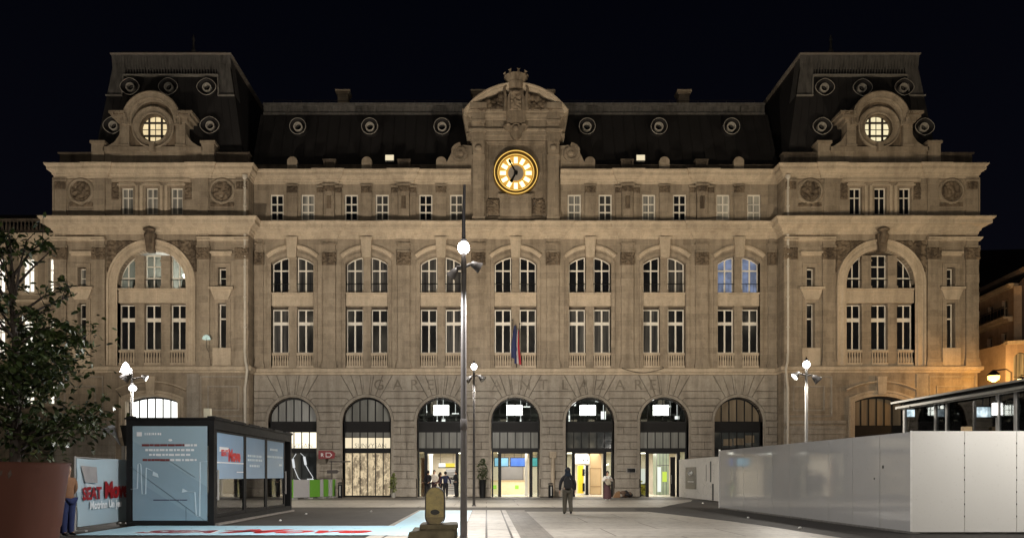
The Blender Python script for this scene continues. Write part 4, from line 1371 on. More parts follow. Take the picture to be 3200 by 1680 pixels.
for i in (2, 3, 4, 5):
    c = BAYS[i]; x = c-.05; z = vz(1281, CY+.9)
    m = MB(); m.box(x-.55, x+.55, CY+.80, CY+.9, z-.37, z+.37); m.box(x-.025, x+.025, CY+.785, CY+.8, z-.37, z+.37); m.box(x-.55, x+.55, CY+.785, CY+.8, z-.012, z+.012)
    for s in (-.4, .4): m.tube([(x+s, CY+.85, z+.37), (x+s, CY+.85, 8.2)], .012, 5)
    if lb is None:
        lb = m.build('hanging_light_panel', BLACK_FRAME, None, origin=(x, CY+.85, z), label='bright white hanging light panel behind the arch glass of the entrance with the waiting group', cat='light panel', group='light panels hanging in the entrance arches')
        q = MB(); q.box(x-.53, x-.028, CY+.792, CY+.799, z-.35, z+.35); q.box(x+.028, x+.53, CY+.792, CY+.799, z-.35, z+.35)
        q.build('light_face', LIGHT_WHITE, lb); lx = x
    else:
        d = dup(lb, None, off=(x-lx, 0, 0))
        d['label'] = ['', '', '', 'bright white hanging light panel in the arch above the blue screens', 'bright white hanging light panel in the arch above the yellow cabinet and wooden door', 'bright white hanging light panel in the entrance arch nearest the white hoarding'][i]
def area(name, loc, sx, sy, power, col, parent=None, rot=(0, 0, 0)):
    l = bpy.data.lights.new(name, 'AREA'); l.shape = 'RECTANGLE'; l.size = sx; l.size_y = sy; l.energy = power; l.color = col
    o = bpy.data.objects.new(name, l); COL.objects.link(o)
    o.rotation_euler = rot
    if parent: o.parent = parent; o.location = world_of(parent).inverted() @ Vector(loc)
    else: o.location = loc
    return o
def point(name, loc, power, col, r=.15, parent=None):
    l = bpy.data.lights.new(name, 'POINT'); l.energy = power; l.color = col; l.shadow_soft_size = r
    o = bpy.data.objects.new(name, l); COL.objects.link(o)
    if parent: o.parent = parent; o.location = world_of(parent).inverted() @ Vector(loc)
    else: o.location = loc
    return o
def spot(name, loc, to, power, col, ang, blend=.6, r=.12, parent=None):
    l = bpy.data.lights.new(name, 'SPOT'); l.energy = power; l.color = col; l.spot_size = R(ang); l.spot_blend = blend; l.shadow_soft_size = r
    o = bpy.data.objects.new(name, l); COL.objects.link(o)
    d = Vector(to) - Vector(loc)
    o.rotation_euler = d.to_track_quat('-Z', 'Y').to_euler()
    if parent: o.parent = parent; o.location = world_of(parent).inverted() @ Vector(loc)
    else: o.location = loc
    return o
cl = MB()
for i in (2, 3, 4, 5):
    for y in (53.2, 57.2): cl.box(BAYS[i]-1.1, BAYS[i]+1.1, y-.3, y+.3, 3.17, 3.19)
sps('ceiling_luminaire', cl, LIGHT_WHITE)
for i in (2, 3, 4, 5): area('ceiling_light', (BAYS[i], 55.2, 3.12), 3.2, 5.5, 330, (1, .95, .86), ST)
area('upper_hall_light', (CX+2.5, 54.4, 8.0), 16, 3, 35, (.95, 1, .95), ST)
point('office_light', (TL[0]+.3, TY+1.5, 15.4), 72, (1, .97, .88), .25, ST)

# things standing in the concourse
def slab(name, label, cat, x0, x1, y0, y1, z0, z1, mt, extra=None, group=None):
    o = thing(name, label, cat, ((x0+x1)/2, (y0+y1)/2, z0), group)
    m = MB(); m.box(x0, x1, y0, y1, z0, z1); m.build('body' if extra else 'panel', mt, o)
    return o
CONCB = plain('grey_concourse_board', (.16, .155, .15), .5, 0, .1, 2)
YELLOW = plain('yellow_painted_metal', (.80, .60, .03), .45, 0, .05, 2)
OAKISH = plain('light_plywood', (.52, .37, .20), .6, 0, .15, 2.5, streak=True)
def pxw(a, b, Y): return ux(a, Y), ux(b, Y)
# screens of the middle entrance
for (a, b, mt, lab) in ((1546, 1588, glow('pale_cyan_screen', (.30, .72, .95), 1.1, .3, 2), 'pale cyan departure screen, leftmost of the row seen through the middle entrance'),
                        (1596, 1640, glow('blue_screen', (.05, .22, .85), 1.0, .35, 4, (.12, .4, .95)), 'deep blue departure screen in the middle of the row seen through the middle entrance'),
                        (1659, 1681, glow('teal_screen', (.10, .62, .60), .9, .3, 2), 'narrow teal departure screen at the right end of the row in the middle entrance')):
    Y = 54.0; x0, x1 = pxw(a, b, Y); z0, z1 = vz(1455, Y), vz(1430, Y)
    o = thing('departure_screen', lab, 'screen', ((x0+x1)/2, Y, z0), 'departure screens in the middle entrance')
    m = MB(); m.box(x0-.05, x1+.05, Y, Y+.12, z0-.05, z1+.05)
    for s in (.25, .75): m.tube([(x0+(x1-x0)*s, Y+.06, z1), (x0+(x1-x0)*s, Y+.06, 3.2)], .015, 5)
    m.build('casing', BLACK_FRAME, o)
    m = MB(); m.box(x0, x1, Y-.012, Y-.002, z0, z1); m.build('display', mt, o)
Y = 57.0; x0, x1 = pxw(1555, 1640, Y)
o = thing('service_counter', 'long cream service counter with green square panels behind the middle entrance', 'counter', ((x0+x1)/2, Y, 0))
m = MB(); m.box(x0-.5, x1, Y, Y+.7, 0.02, 1.02); m.build('body', plain('cream_counter', (.62, .56, .36), .5), o)
m = MB(); m.box(x0-.55, x1+.05, Y-.06, Y+.76, 1.02, 1.08); m.build('counter_top', OAKISH, o)
m = MB()
for px in (1546, 1615): xx = ux(px, Y); m.box(xx-.14, xx+.14, Y-.014, Y-.002, .42, .72)
m.build('green_square', plain('lime_green_panel', (.25, .60, .05), .5), o)
Y = 58.6; x0, x1 = pxw(1566, 1634, Y)
o = thing('wall_board', 'large dark grey wall board above the cream counter inside the middle entrance', 'board', ((x0+x1)/2, Y, 1.1))
m = MB(); m.box(x0, x1, Y, Y+.06, 1.15, 2.25); m.build('panel', CONCB, o)
m = MB(); m.rib([(x0, 1.15), (x1, 1.15), (x1, 2.25), (x0, 2.25)], [(0, 0), (0, .03), (-.04, .03), (-.04, 0)], Y, True); m.build('frame', POLE_DARK, o)
Y = 53.0; x0, x1 = pxw(1641, 1648, Y)
o = thing('white_column', 'slim white column beside the counter in the middle entrance', 'column', ((x0+x1)/2, Y, 0))
m = MB(); m.box(x0, x1, Y, Y+.2, .02, 3.19); m.box(x0-.04, x1+.04, Y-.04, Y+.24, .02, .2); m.build('shaft', ROOM, o)
# entrance with the group: white-yellow sign band, grey kiosk, brown column
Y = 55.0; x0, x1 = pxw(1371, 1421, Y)
o = thing('sign_band', 'hanging sign band, white on the left and yellow on the right, over the waiting group', 'sign', ((x0+x1)/2, Y, 1.95))
xm = ux(1392, Y)
m = MB(); m.box(x0, xm, Y, Y+.1, vz(1458, Y), vz(1446, Y)); m.build('white_face', glow('lit_white_sign', (1, 1, .97), 1.1), o)
m = MB(); m.box(xm, x1, Y, Y+.1, vz(1458, Y), vz(1446, Y)); m.build('yellow_face', glow('lit_yellow_sign', (1, .78, .02), .9), o)
m = MB(); m.box(x0-.05, x1+.05, Y+.02, Y+.12, vz(1461, Y), vz(1458, Y))
for s in (.1, .9): m.tube([(x0+(x1-x0)*s, Y+.05, vz(1446, Y)), (x0+(x1-x0)*s, Y+.05, 3.2)], .015, 5)
m.build('hanger', BLACK_FRAME, o)
Y = 56.5; x0, x1 = pxw(1393, 1421, Y)
o = thing('grey_kiosk', 'grey shuttered kiosk standing behind the waiting group', 'kiosk', ((x0+x1)/2, Y, 0))
m = MB(); m.box(x0, x1, Y, Y+1.5, .02, 1.95); m.build('body', plain('grey_shutter', (.26, .26, .27), .5, .1), o)
m = MB()
for k in range(9): m.box(x0+.05, x1-.05, Y-.03, Y, .3+k*.17, .34+k*.17)
m.build('shutter_ribs', ZINC, o)
Y = 51.4; x0, x1 = pxw(1316, 1328, Y)
o = thing('brick_column', 'tan brick column just inside the entrance with the waiting group', 'column', ((x0+x1)/2, Y, 0))
m = MB(); m.box(x0, x1, Y, Y+.3, .02, 2.6); m.box(x0-.03, x1+.03, Y-.03, Y+.33, 2.6, 2.7); m.build('shaft', stone('tan_brick', (.42, .26, .16), (.3, .18, .11), .3, .1, .4), o)
Y = 58.0; x0, x1 = pxw(1338, 1352, Y)
o = thing('white_pillar', 'round white pillar at the back of the entrance with the waiting group', 'column', ((x0+x1)/2, Y, 0))
m = MB(); m.lathe(((x0+x1)/2, Y, 0), [(.24, .02), (.24, .2), (.18, .25), (.18, 3.0), (.24, 3.1), (.24, 3.19)], 16); m.build('shaft', ROOM, o, smooth='auto')
# entrance with the walking man: yellow cabinet, white machine, wooden door
Y = 54.5; x0, x1 = pxw(1808, 1819, Y)
o = thing('yellow_cabinet', 'tall yellow cabinet with a black window inside the entrance beside the wooden door', 'cabinet', ((x0+x1)/2, Y, 0))
m = MB(); m.box(x0, x1+.12, Y, Y+.7, .15, 2.2); m.build('body', YELLOW, o)
x2 = ux(1829, Y)
m = MB(); m.box(x1+.12, x2, Y-.02, Y+.7, .1, 2.2); m.build('side_panel', ROOM, o)
m = MB(); m.box(x1+.02, x1+.20, Y-.03, Y-.005, 1.45, 1.95); m.box(x1+.03, x1+.2, Y-.03, Y-.005, .3, .9)
for q in m.clusters(): q.build('display', PANE, o)
Y = 56.0; x0, x1 = pxw(1826, 1835, Y)
o = thing('black_cabinet', 'narrow black cabinet between the yellow cabinet and the wooden door', 'cabinet', ((x0+x1)/2, Y, 0))
m = MB(); m.box(x0, x1, Y-.7, Y+.2, .05, 2.25); m.box(x0-.02, x1+.02, Y-.72, Y+.22, .02, .1); m.build('body', BLACK_FRAME, o)
Y = 56.4; x0, x1 = pxw(1845, 1879, Y)
o = thing('wooden_door', 'pale plywood door and panel behind the woman with the beige bag', 'door', ((x0+x1)/2, Y, 0))
m = MB(); m.box(x0, x1, Y, Y+.08, .02, 2.0); m.box(x0, x1, Y+.02, Y+.1, 2.02, 3.18); m.build('panel', OAKISH, o)
m = MB(); m.rib([(x0, .05), (x1-.05, .05), (x1-.05, 1.98), (x0, 1.98)], [(0, 0), (0, .03), (-.06, .03), (-.06, 0)], Y, True); m.box(x0+.02, x1-.06, Y-.03, Y, .6, .66); m.build('rails', plain('brown_plywood_edge', (.36, .24, .12), .6), o)
Y = 55.6; x0, x1 = pxw(1800, 1842, Y)
o = thing('white_hood', 'rounded white overhead casing above the yellow cabinet', 'casing', ((x0+x1)/2, Y, 2.3))
m = MB(); m.prism([(x0, 2.35), (x1, 2.35), (x1, 2.9), (x1-.15, 3.1), (x1-.4, 3.18), (x0, 3.18)], Y, Y+.8); m.build('casing', ROOM, o)
m = MB()
for s in (.55, .85): m.ball((x0+(x1-x0)*s, Y-.01, 2.6), .05, 8, 5)
m.build('spot_holes', BLACK_FRAME, o)
# right-hand entrance: green glass booth, vest, door leaf
Y = 55.0; x0, x1 = pxw(2052, 2082, Y)
o = thing('green_glass_booth', 'pale green glazed booth inside the entrance nearest the white hoarding', 'booth', ((x0+x1)/2, Y, 0))
m = MB(); m.box(x0, x1+.2, Y, Y+1.2, .05, 3.1); m.build('body', glow('pale_green_glazing', (.62, .72, .42), .55, .5, 1.2, (.3, .38, .22)), o)
m = MB()
for k in range(4): xx = x0+(x1-x0)*k/3; m.box(xx-.02, xx+.02, Y-.02, Y, .05, 3.1)
m.box(x0, x1+.2, Y-.02, Y, 2.2, 2.25); m.build('glazing_bars', ZINC, o)
m = MB(); m.box(x0+.05, x0+.32, Y-.03, Y-.021, .25, 2.1); m.build('white_poster', glow('white_lit_poster', (.95, 1, .92), .95), o)
m = MB(); m.box(x0+.42, x0+.75, Y-.03, Y-.021, 1.0, 1.75); m.build('yellow_poster', glow('lime_lit_poster', (.72, .95, .08), .8), o)
Y = 51.0; x0, x1 = pxw(2095, 2110, Y)
o = thing('door_leaf', 'dark grey door leaf standing open in the entrance nearest the white hoarding', 'door', ((x0+x1)/2, Y, 0))
m = MB(); m.box(x0, x1, Y, Y+.06, .03, 2.75); m.build('panel', DARK_PANEL, o)
m = MB(); m.tube([(x0+.06, Y-.05, .9), (x0+.06, Y-.05, 1.5)], .018, 6); m.build('handle', PALE_METAL, o)
Y = 51.6; x0, x1 = pxw(2001, 2027, Y)
o = thing('display_stand', 'white and yellow display stand behind the side glass of the right entrance', 'stand', ((x0+x1)/2, Y, 0))
m = MB(); m.box(x0, x0+.42, Y, Y+.1, .9, 1.95); m.build('white_board', glow('lit_white_board', (1, 1, .9), .9), o)
m = MB()
random.seed(8)
for k in range(26): m.ball((x0+.05+.5*random.random(), Y-.06+.15*random.random(), .1+.95*random.random()), .05+.07*random.random(), 7, 5)
m.build('yellow_goods', plain('yellow_wrapped_goods', (.62, .58, .08), .5, 0, .4, 9), o)
m = MB(); m.box(x0, x0+.5, Y+.05, Y+.15, .02, .9); m.build('shelf_back', POLE_DARK, o)

# ------------------------------------------------------------------ tower roofs and round dormers
plain_line = plain('dull_lead_edging', (.24, .225, .20), .5, .1, .35, 5)
def tower_roof(sgn):
    c = CX + sgn*TCO
    rc = CX + sgn*23.42
    zb, zt_ = 22.75, 30.05
    yb, yt = 49.95, 50.5
    hb, ht = 5.05, 3.87
    m = MB()
    m.add([(rc-hb, yb, zb), (rc+hb, yb, zb), (rc+hb, 62, zb), (rc-hb, 62, zb), (rc-ht, yt, zt_), (rc+ht, yt, zt_), (rc+ht, 60.4, zt_), (rc-ht, 60.4, zt_)],
          [(0,1,5,4), (1,2,6,5), (2,3,7,6), (3,0,4,7), (4,5,6,7)])
    for k in range(19):
        t = -1+2*k/18
        m.bar((rc+t*hb, yb-.01, zb), (rc+t*ht, yt-.01, zt_), .035, .04)
    roof = sp('pavilion_roof', m, SLATE)
    m = MB()
    def at(z): return (z-zb)/(zt_-zb)
    z1 = zt_-1.45
    q = at(z1); yq = yb+(yt-yb)*q; hq = hb+(ht-hb)*q
    m.add([(rc-ht-.18, yt-.22, zt_), (rc+ht+.18, yt-.22, zt_), (rc+hq*.985, yq+.1, z1+.15), (rc-hq*.985, yq+.1, z1+.15), (rc-ht, yt+.3, zt_), (rc+ht, yt+.3, zt_)], [(0,3,2,1), (0,1,5,4)])
    for s in (-1, 1):   # corner drops
        z2 = zt_-2.85; q2 = at(z2); y2 = yb+(yt-yb)*q2; h2 = hb+(ht-hb)*q2
        m.add([(rc+s*ht, yt-.10, zt_), (rc+s*h2, y2-.06, z2), (rc+s*(h2-1.05), y2-.06, z2), (rc+s*(ht-.85), yt-.10, zt_)], [(0,1,2,3)])
        m.add([(rc+s*(ht+.06), yt, zt_), (rc+s*(h2+.06), y2, z2), (rc+s*(h2+.06), y2+1.0, z2), (rc+s*(ht+.06), yt+.9, zt_)], [(0,1,2,3)])
        m.bar((rc+s*h2, y2-.1, z2), (rc+s*(h2-1.05), y2-.1, z2), .07, .07)
    ln = MB(); ln.box(rc-hq+.9, rc+hq-.9, yq-.2, yq+.1, z1-.02, z1+.09)
    for s in (-1, 1):
        z2 = zt_-2.85; q2 = at(z2); h2 = hb+(ht-hb)*q2; y2 = yb+(yt-yb)*q2
        ln.bar((rc+s*(h2-1.05), y2-.14, z2), (rc+s*(hq-.9), yq-.18, z1+.04), .07, .07); ln.bar((rc+s*(h2+.04), y2-.16, z2), (rc+s*(h2-1.1), y2-.16, z2), .09, .09)
    for q_ in ln.clusters(): q_.build('crest_line', plain_line, roof)
    for k in range(40):
        x = rc-ht+.1+(2*ht-.2)*k/39
        m.bar((x, yt-.22, zt_-.05), (x, yq-.02, z1+.15), .05, .05)
    sp('lead_crest', m, ZINC, roof)
    m = MB()
    m.box(rc-ht-.25, rc+ht+.25, yt-.30, yt+.1, zt_, zt_+.09)
    for s in (-1, 1): m.box(rc+s*(ht+.12)-.13, rc+s*(ht+.12)+.13, yt+.1, 60.4, zt_, zt_+.09)
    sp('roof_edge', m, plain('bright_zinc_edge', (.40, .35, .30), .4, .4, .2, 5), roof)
    m = MB()
    for k in range(9):
        x = rc-ht+.3+(2*ht-.6)*k/8
        m.tube([(x, yt+.2, zt_), (x, yt+.2, zt_+.42)], .02, 5)
    m.tube([(rc-ht+.3, yt+.2, zt_+.42), (rc+ht-.3, yt+.2, zt_+.42)], .022, 5)
    sp('guard_rail', m, POLE_DARK, roof)
    # finial
    fx, fy = (ux(605, 56), 56.0) if sgn < 0 else (ux(2596, 56), 56.0)
    zf = zt_
    m = MB(); m.lathe((fx, fy, zf), [(.5, 0), (.4, .6), (.16, 1.0), (.14, 1.7), (.28, 1.85), (.52, 2.3), (.52, 2.6), (.28, 3.0), (.14, 3.2), (.2, 3.5), (.10, 3.7), (.07, 4.2), (.12, 4.35), (.02, 4.75)], 14)
    for k in range(6):
        a = 2*PI*k/6
        m.tube([(fx+.30*math.cos(a), fy+.3*math.sin(a), zf+1.7), (fx+.75*math.cos(a), fy+.75*math.sin(a), zf+2.1), (fx+.66*math.cos(a), fy+.66*math.sin(a), zf+2.7), (fx+.2*math.cos(a), fy+.2*math.sin(a), zf+3.0)], .05, 6)
    sp('finial', m, ZINC, roof, smooth='auto')
    # roof eyes
    eyes = ((405, 270), (525, 270), (645, 271), (352, 391), (655, 391)) if sgn < 0 else ((2578, 272), (2696, 273), (2826, 272), (2570, 394), (2890, 396))
    def roofY(py):
        Y = 50.5
        for _ in range(6):
            z = vz(py, Y-.3); Y = yb+(yt-yb)*at(z)
        return Y, z
    o0 = None
    for px, py in eyes:
        Y, z = roofY(py); x = ux(px, Y-.3)
        if o0 is None: o0 = vent_set(x, Y, z, .58, .22, 1.12); p0_ = (x, Y, z)
        else: dup(o0, ST, off=(x-p0_[0], Y-p0_[1], z-p0_[2]))
    # parapet
    DY = TY+.35
    zf_ = lambda py: vz(py, DY)
    m = MB()
    m.box(c-6.3, c+6.3, DY, DY+.5, 21.99, zf_(479)); m.box(c-6.4, c+6.4, DY-.08, DY+.5, zf_(481), zf_(477))
    sp('pavilion_parapet', m, SOOT)
    m = MB()
    m.box(c-3.2, c+3.2, DY-.12, DY+.5, 22.0, zf_(475)); m.box(c-3.3, c+3.3, DY-.2, DY+.5, zf_(475), zf_(462))
    for s in (-1, 1):
        x = c+s*3.66
        m.box(x-.42, x+.42, DY-.2, DY+.6, 22.0, zf_(452)); m.box(x-.5, x+.5, DY-.28, DY+.66, zf_(452), zf_(444))
    sps('dormer_base', m, STONE)
    # dormer
    zC, zO = zf_(385), zf_(401)
    RO = 1.95
    m = MB()
    out_ = [(c-1.62, zf_(462)), (c+1.62, zf_(462))] + arc(c, zC, RO-.2, 0, 180, 28)
    hole = [(c+.88*math.cos(2*PI*k/40), zO+.88*math.sin(2*PI*k/40)) for k in range(40)]
    m.add(*plate(out_, [hole], DY-.05, DY+.45))
    d = sp('round_dormer', m, STONE_CARVED)
    m = MB()
    m.rib(arc(c, zC, RO, -8, 188, 40), [(0, -2.6), (0, .42), (.07, .45), (.14, .36), (.30, .30), (.40, .30), (.44, .20), (.55, .18), (.57, -.1)], DY-.05)
    sp('arched_hood', m, STONE, d)
    m = MB()
    m.rib(arc(c, zO, 1.40, 0, 360, 48)[:-1], [(0, -.02), (0, .16), (.08, .20), (.16, .10), (.34, .06), (.36, .12), (.44, .12), (.52, -.35)], DY-.05, True)
    sp('oculus_ring', m, STONE, d)
    m = MB()
    for s in (-1, 1):
        xa_, xb_ = sorted((c+s*1.56, c+s*2.18))
        m.box(xa_, xb_, DY-.25, DY+.5, zf_(462), zf_(388)); m.box(xa_-.05, xb_+.05, DY-.30, DY+.5, zf_(462), zf_(456))
        xa_, xb_ = sorted((c+s*1.6, c+s*2.35))
        m.box(xa_, xb_, DY-.35, DY+1.6, zf_(388), zf_(376)); 
        xa_, xb_ = sorted((c+s*1.66, c+s*2.6))
        m.box(xa_, xb_, DY-.5, DY+2.0, zf_(376), zf_(366))
        xa_, xb_ = sorted((c+s*1.74, c+s*2.75))
        m.box(xa_, xb_, DY-.58, DY+2.2, zf_(366), zf_(358))
        pts = [(c+s*2.18, zf_(462)), (c+s*3.15, zf_(462)), (c+s*2.85, zf_(455)), (c+s*2.55, zf_(445)), (c+s*2.32, zf_(430)), (c+s*2.18, zf_(414))]
        m.prism(pts, DY-.15, DY+.4)
    m.box(c-.16, c+.16, DY-.42, DY, zf_(478), zf_(452))
    sps('dormer_pier', m, STONE, d)
    m = MB()
    for s in (-1, 1):
        xa_, xb_ = sorted((c+s*1.78, c+s*2.5))
        m.relief(xa_, xb_, zf_(370), zf_(357), DY-.5, .12, 71+s, .06, 5)
    sps('carved_shoulder', m, STONE_CARVED, d)
    m = MB()
    gr = [(c+.90*math.cos(2*PI*k/40), zO+.90*math.sin(2*PI*k/40)) for k in range(40)]
    m.prism(gr, DY+.30, DY+.315)
    w_ = sp('oculus_window', m, PANE_WARM if sgn < 0 else PANE_WARM2, d)
    return d
tower_roof(-1); tower_roof(1)
# glazing bars of the two oculi, and small details: downpipes
for sgn in (-1, 1):
    c = CX+sgn*TCO; DY = TY+.35; zO = vz(401, DY)
    m = MB()
    for x in (-.42, .42): m.box(c+x-.06, c+x+.06, DY+.2, DY+.28, zO-math.sqrt(.9**2-x*x), zO+math.sqrt(.9**2-x*x))
    for z in (-.42, .45): m.box(c-math.sqrt(.9**2-z*z), c+math.sqrt(.9**2-z*z), DY+.19, DY+.27, zO+z-.06, zO+z+.06)
    m.box(c-.02, c+.02, DY+.22, DY+.26, zO-.9, zO+.9); m.box(c-.9, c+.9, DY+.22, DY+.26, zO-.02, zO+.02)
    sp('glazing_bars', m, POLE_DARK)
for sgn in (-1, 1):
    x = CX+sgn*(TIN-.12) + (0 if sgn > 0 else .0)
    x = CX - TIN + .14 if sgn < 0 else CX + TIN - .14
    y = TY - .02 if False else CY-.16
    m = MB()
    yy = TY-.10
    xx = CX-TIN-.22 if sgn < 0 else CX+TIN+.25
    m.tube([(xx, yy, 21.1), (xx, yy, 18.6)], .085, 8)
    m.lathe((xx, yy, 21.0), [(.09, 0), (.16, .12), (.18, .3)], 10)
    m.tube([(xx, yy, 17.4), (xx, yy, 9.6), (xx-sgn*.1, yy-.2, 9.0), (xx-sgn*.25, yy-.3, 8.4), (xx-sgn*.1, yy-.1, 7.7), (xx, yy, 7.2), (xx, yy, .1)], .085, 8)
    for z in (20.4, 19.2, 17.0, 16.4, 15.2, 13.2, 11.2, 6.2, 3.4): m.lathe((xx, yy, z), [(.085, 0), (.12, .03), (.12, .1), (.085, .13)], 8)
    sps('downpipe', m, plain('pale_downpipe', (.58, .53, .45), .5, .0, .15, 3))
m = MB()
x = ux(1728, CY-.2)
m.tube([(x, CY-.14, 3.0), (x, CY-.14, .1)], .13, 8); m.box(x-.22, x+.22, CY-.26, CY-.02, 2.65, 3.08)
sp('wall_riser', m, STONE_TRIM)
# ------------------------------------------------------------------ ground
ASPH = plain('brown_grey_asphalt', (.068, .061, .053), .8, 0, .25, 1.2, bump=.15, spec=.3)
def pave_mat(name, base, bw, bh, mortar, var, rough=.6, rot=False, jw=.010):
    m, t = newmat(name)
    g = t.xyz()
    mp = t.n('ShaderNodeMapping', Vector=g, Rotation=(0, 0, R(90) if rot else 0))
    br = t.n('ShaderNodeTexBrick', Vector=mp.outputs[0], Color1=c4([.5-var]*3), Color2=c4([.5+var]*3), Mortar=c4([.5]*3), Scale=1.0, Mortar_Size=jw, Mortar_Smooth=.2, Bias=0.0, Brick_Width=bw, Row_Height=bh)
    big = t.noise(t.xyz((.5, 1.2, 1)), .5, 5, .6); mid = t.noise(g, 4, 6, .65); fine = t.noise(g, 45, 3)
    blk = t.n('ShaderNodeSeparateColor', _0=br.outputs[0]).outputs[0]
    c = t.mix(t.ramp(big, [(.35, (0,0,0)), (.7, (1,1,1))]), base, [x*.72 for x in base])
    c = t.mix(t.math('MULTIPLY', t.ramp(mid, [(.50, (0,0,0)), (.68, (1,1,1))]), .6), c, [x*.45 for x in base])
    gn = t.math('ADD', t.math('MULTIPLY', t.math('SUBTRACT', blk, .5), 1.0), t.math('ADD', t.math('MULTIPLY', fine, .3), .85))
    c = t.mix(1.0, c, t.n('ShaderNodeCombineColor', _0=gn, _1=gn, _2=gn).outputs[0], 'MULTIPLY')
    c = t.mix(br.outputs[1], c, mortar)
    rg = t.math('ADD', t.math('MULTIPLY', mid, .35), rough-.18, True)
    t.out(c, rg, bump=t.math('ADD', t.math('MULTIPLY', br.outputs[1], -.6), t.math('MULTIPLY', fine, .3)), bstr=.3, bdist=.01, spec=.4)
    return m
PAVE = pave_mat('pale_granite_slabs', (.44, .405, .355), 2.4, .62, (.035, .03, .026), .09, .55, True, .030)
PAVE_MID = pave_mat('grey_paver_strip', (.17, .152, .13), .5, .25, (.10, .09, .08), .06, .6, True, .006)
CONC = pave_mat('worn_pale_concrete', (.35, .320, .275), 3.2, 2.6, (.08, .07, .058), .06, .5, False, .022)
WALKWAY = pave_mat('grey_station_pavement', (.155, .14, .122), 1.2, .8, (.09, .08, .07), .04, .6)
DARKASPH = plain('fresh_dark_asphalt', (.034, .031, .029), .75, 0, .3, 2.5, bump=.2, spec=.3)
def sheet(name, poly, z, m):
    mb = MB(); mb.add([(x, y, z) for x, y in poly], [tuple(range(len(poly)))])
    return mb.build(name, m, None, kind='structure')
sheet('ground', [(-300, -60), (300, -60), (300, 420), (-300, 420)], -.02, ASPH)
sheet('station_pavement', [(-40, 44.6), (40, 44.6), (40, 49.95), (-40, 49.95)], .004, WALKWAY)
def wob(poly, n=7, a=.05):
    out = []
    for i in range(len(poly)):
        p, q = poly[i], poly[(i+1) % len(poly)]
        for k in range(n):
            t = k/n
            x = p[0]+(q[0]-p[0])*t; y = p[1]+(q[1]-p[1])*t
            out.append((x+a*noise.noise(Vector((x*.6, y*.6, 1))), y+a*noise.noise(Vector((x*.6, y*.6, 9)))))
    return out
sheet('concrete_paving', wob([(-20, 34.4), (8.1, 34.4), (9.2, 37.0), (11.6, 42.0), (12.4, 44.55), (-20, 44.55)]), .0, CONC)
sheet('plaza_paving', wob([(1.62, -30), (8.6, -30), (8.5, 17.8), (8.15, 22.5), (7.4, 27.0), (6.6, 30.3), (1.62, 30.4)]), .0, CONC)
sheet('slab_paving', [(-2.9, -30), (.82, -30), (.82, 31.6), (-2.9, 31.6)], .004, PAVE)
sheet('paver_strip', [(.822, -30), (1.618, -30), (1.618, 31.6), (.822, 31.6)], .003, PAVE_MID)
sheet('dark_asphalt', wob([(8.55, -30), (30, -30), (30, 44.5), (12.5, 44.5), (11.7, 42.0), (9.3, 37.0), (8.15, 34.4), (6.7, 33.6), (6.4, 31.2), (7.5, 27.0), (8.2, 22.5)]), -.006, DARKASPH)
# litter scraps
m = MB()
random.seed(12)
for (px, py) in ((876, 1627), (957, 1606), (2196, 1572), (2338, 1618), (2500, 1650), (1160, 1598)):
    Y = gy_ = EYE*F/(py-VY); x = ux(px, Y)
    m = MB(); m.ball((x, Y, .03), (.045, .035, .028), 7, 5); m.box(x-.05, x+.03, Y-.03, Y+.03, .008, .014)
    lab = {876: 'scrap of white litter on the asphalt beside the glazed container', 957: 'scrap of white litter on the asphalt between container and oval marker', 2196: 'scrap of white litter on dark asphalt by the graffiti hoarding', 2338: 'farther scrap of white litter on dark asphalt along the white hoarding', 2500: 'nearer scrap of white litter on dark asphalt along the white hoarding', 1160: 'scrap of white litter on asphalt left of the blue floor graphic'}[px]
    m.build('litter_scrap', ROOM, None, label=lab, cat='litter', group='scraps of litter on the ground', origin=(x, Y, 0))

# ------------------------------------------------------------------ printed blue floor graphic
BLUEMAT = None
def mat_blue():
    m, t = newmat('printed_sky_blue_vinyl')
    g = t.xyz()
    v = t.n('ShaderNodeTexVoronoi', feature='DISTANCE_TO_EDGE', Vector=t.n('ShaderNodeMapping', Vector=g, Scale=(.9, .6, 1)).outputs[0], Scale=1.6)
    nz = t.noise(g, 2.2, 5, .6)
    crk = t.math('MULTIPLY', t.ramp(v.outputs[0], [(.0, (1,1,1)), (.03, (0,0,0))]), t.ramp(nz, [(.48, (0,0,0)), (.62, (1,1,1))]))
    c = t.mix(nz, (.40, .68, .82), (.56, .80, .90))
    c = t.mix(t.math('MULTIPLY', crk, .75), c, (.10, .22, .26))
    t.out(c, .42, spec=.5)
    return m
BLUEMAT = mat_blue()
mb = MB()
poly = [(-10.3, 18.4), (-.62, 18.4), (-.60, 31.2), (-2.78, 31.2), (-2.72, 21.75), (-10.3, 21.75)]
fm = thing('floor_graphic', 'L-shaped light blue printed floor graphic with red lettering lying before the container', 'floor graphic', (-2, 20, 0))
mb.zprism(poly, .006, .012); mb.build('vinyl_sheet', BLUEMAT, fm)
RED = plain('signal_red_print', (.55, .02, .02), .45, 0, .15, 6)
WHITEP = plain('white_print', (.78, .79, .80), .5, 0, .06, 6)
PALEB = plain('pale_blue_print', (.55, .66, .72), .5, 0, .08, 2)
m = MB(); put_text(m, 'Move', (-5.05, 19.55, .016), (1, 0, 0), (0, 1, 0), 1.75, extr=.001, shear=.35, font_scale=(.95, 1), weight=.06); m.build('red_lettering', RED, fm)
m = MB(); put_text(m, 'SEAT', (-7.75, 19.4, .0185), (1, 0, 0), (0, 1, 0), 1.2, extr=.001, shear=.3, weight=.05); m.build('dark_lettering', plain('dark_red_print', (.22, .02, .03), .5), fm)
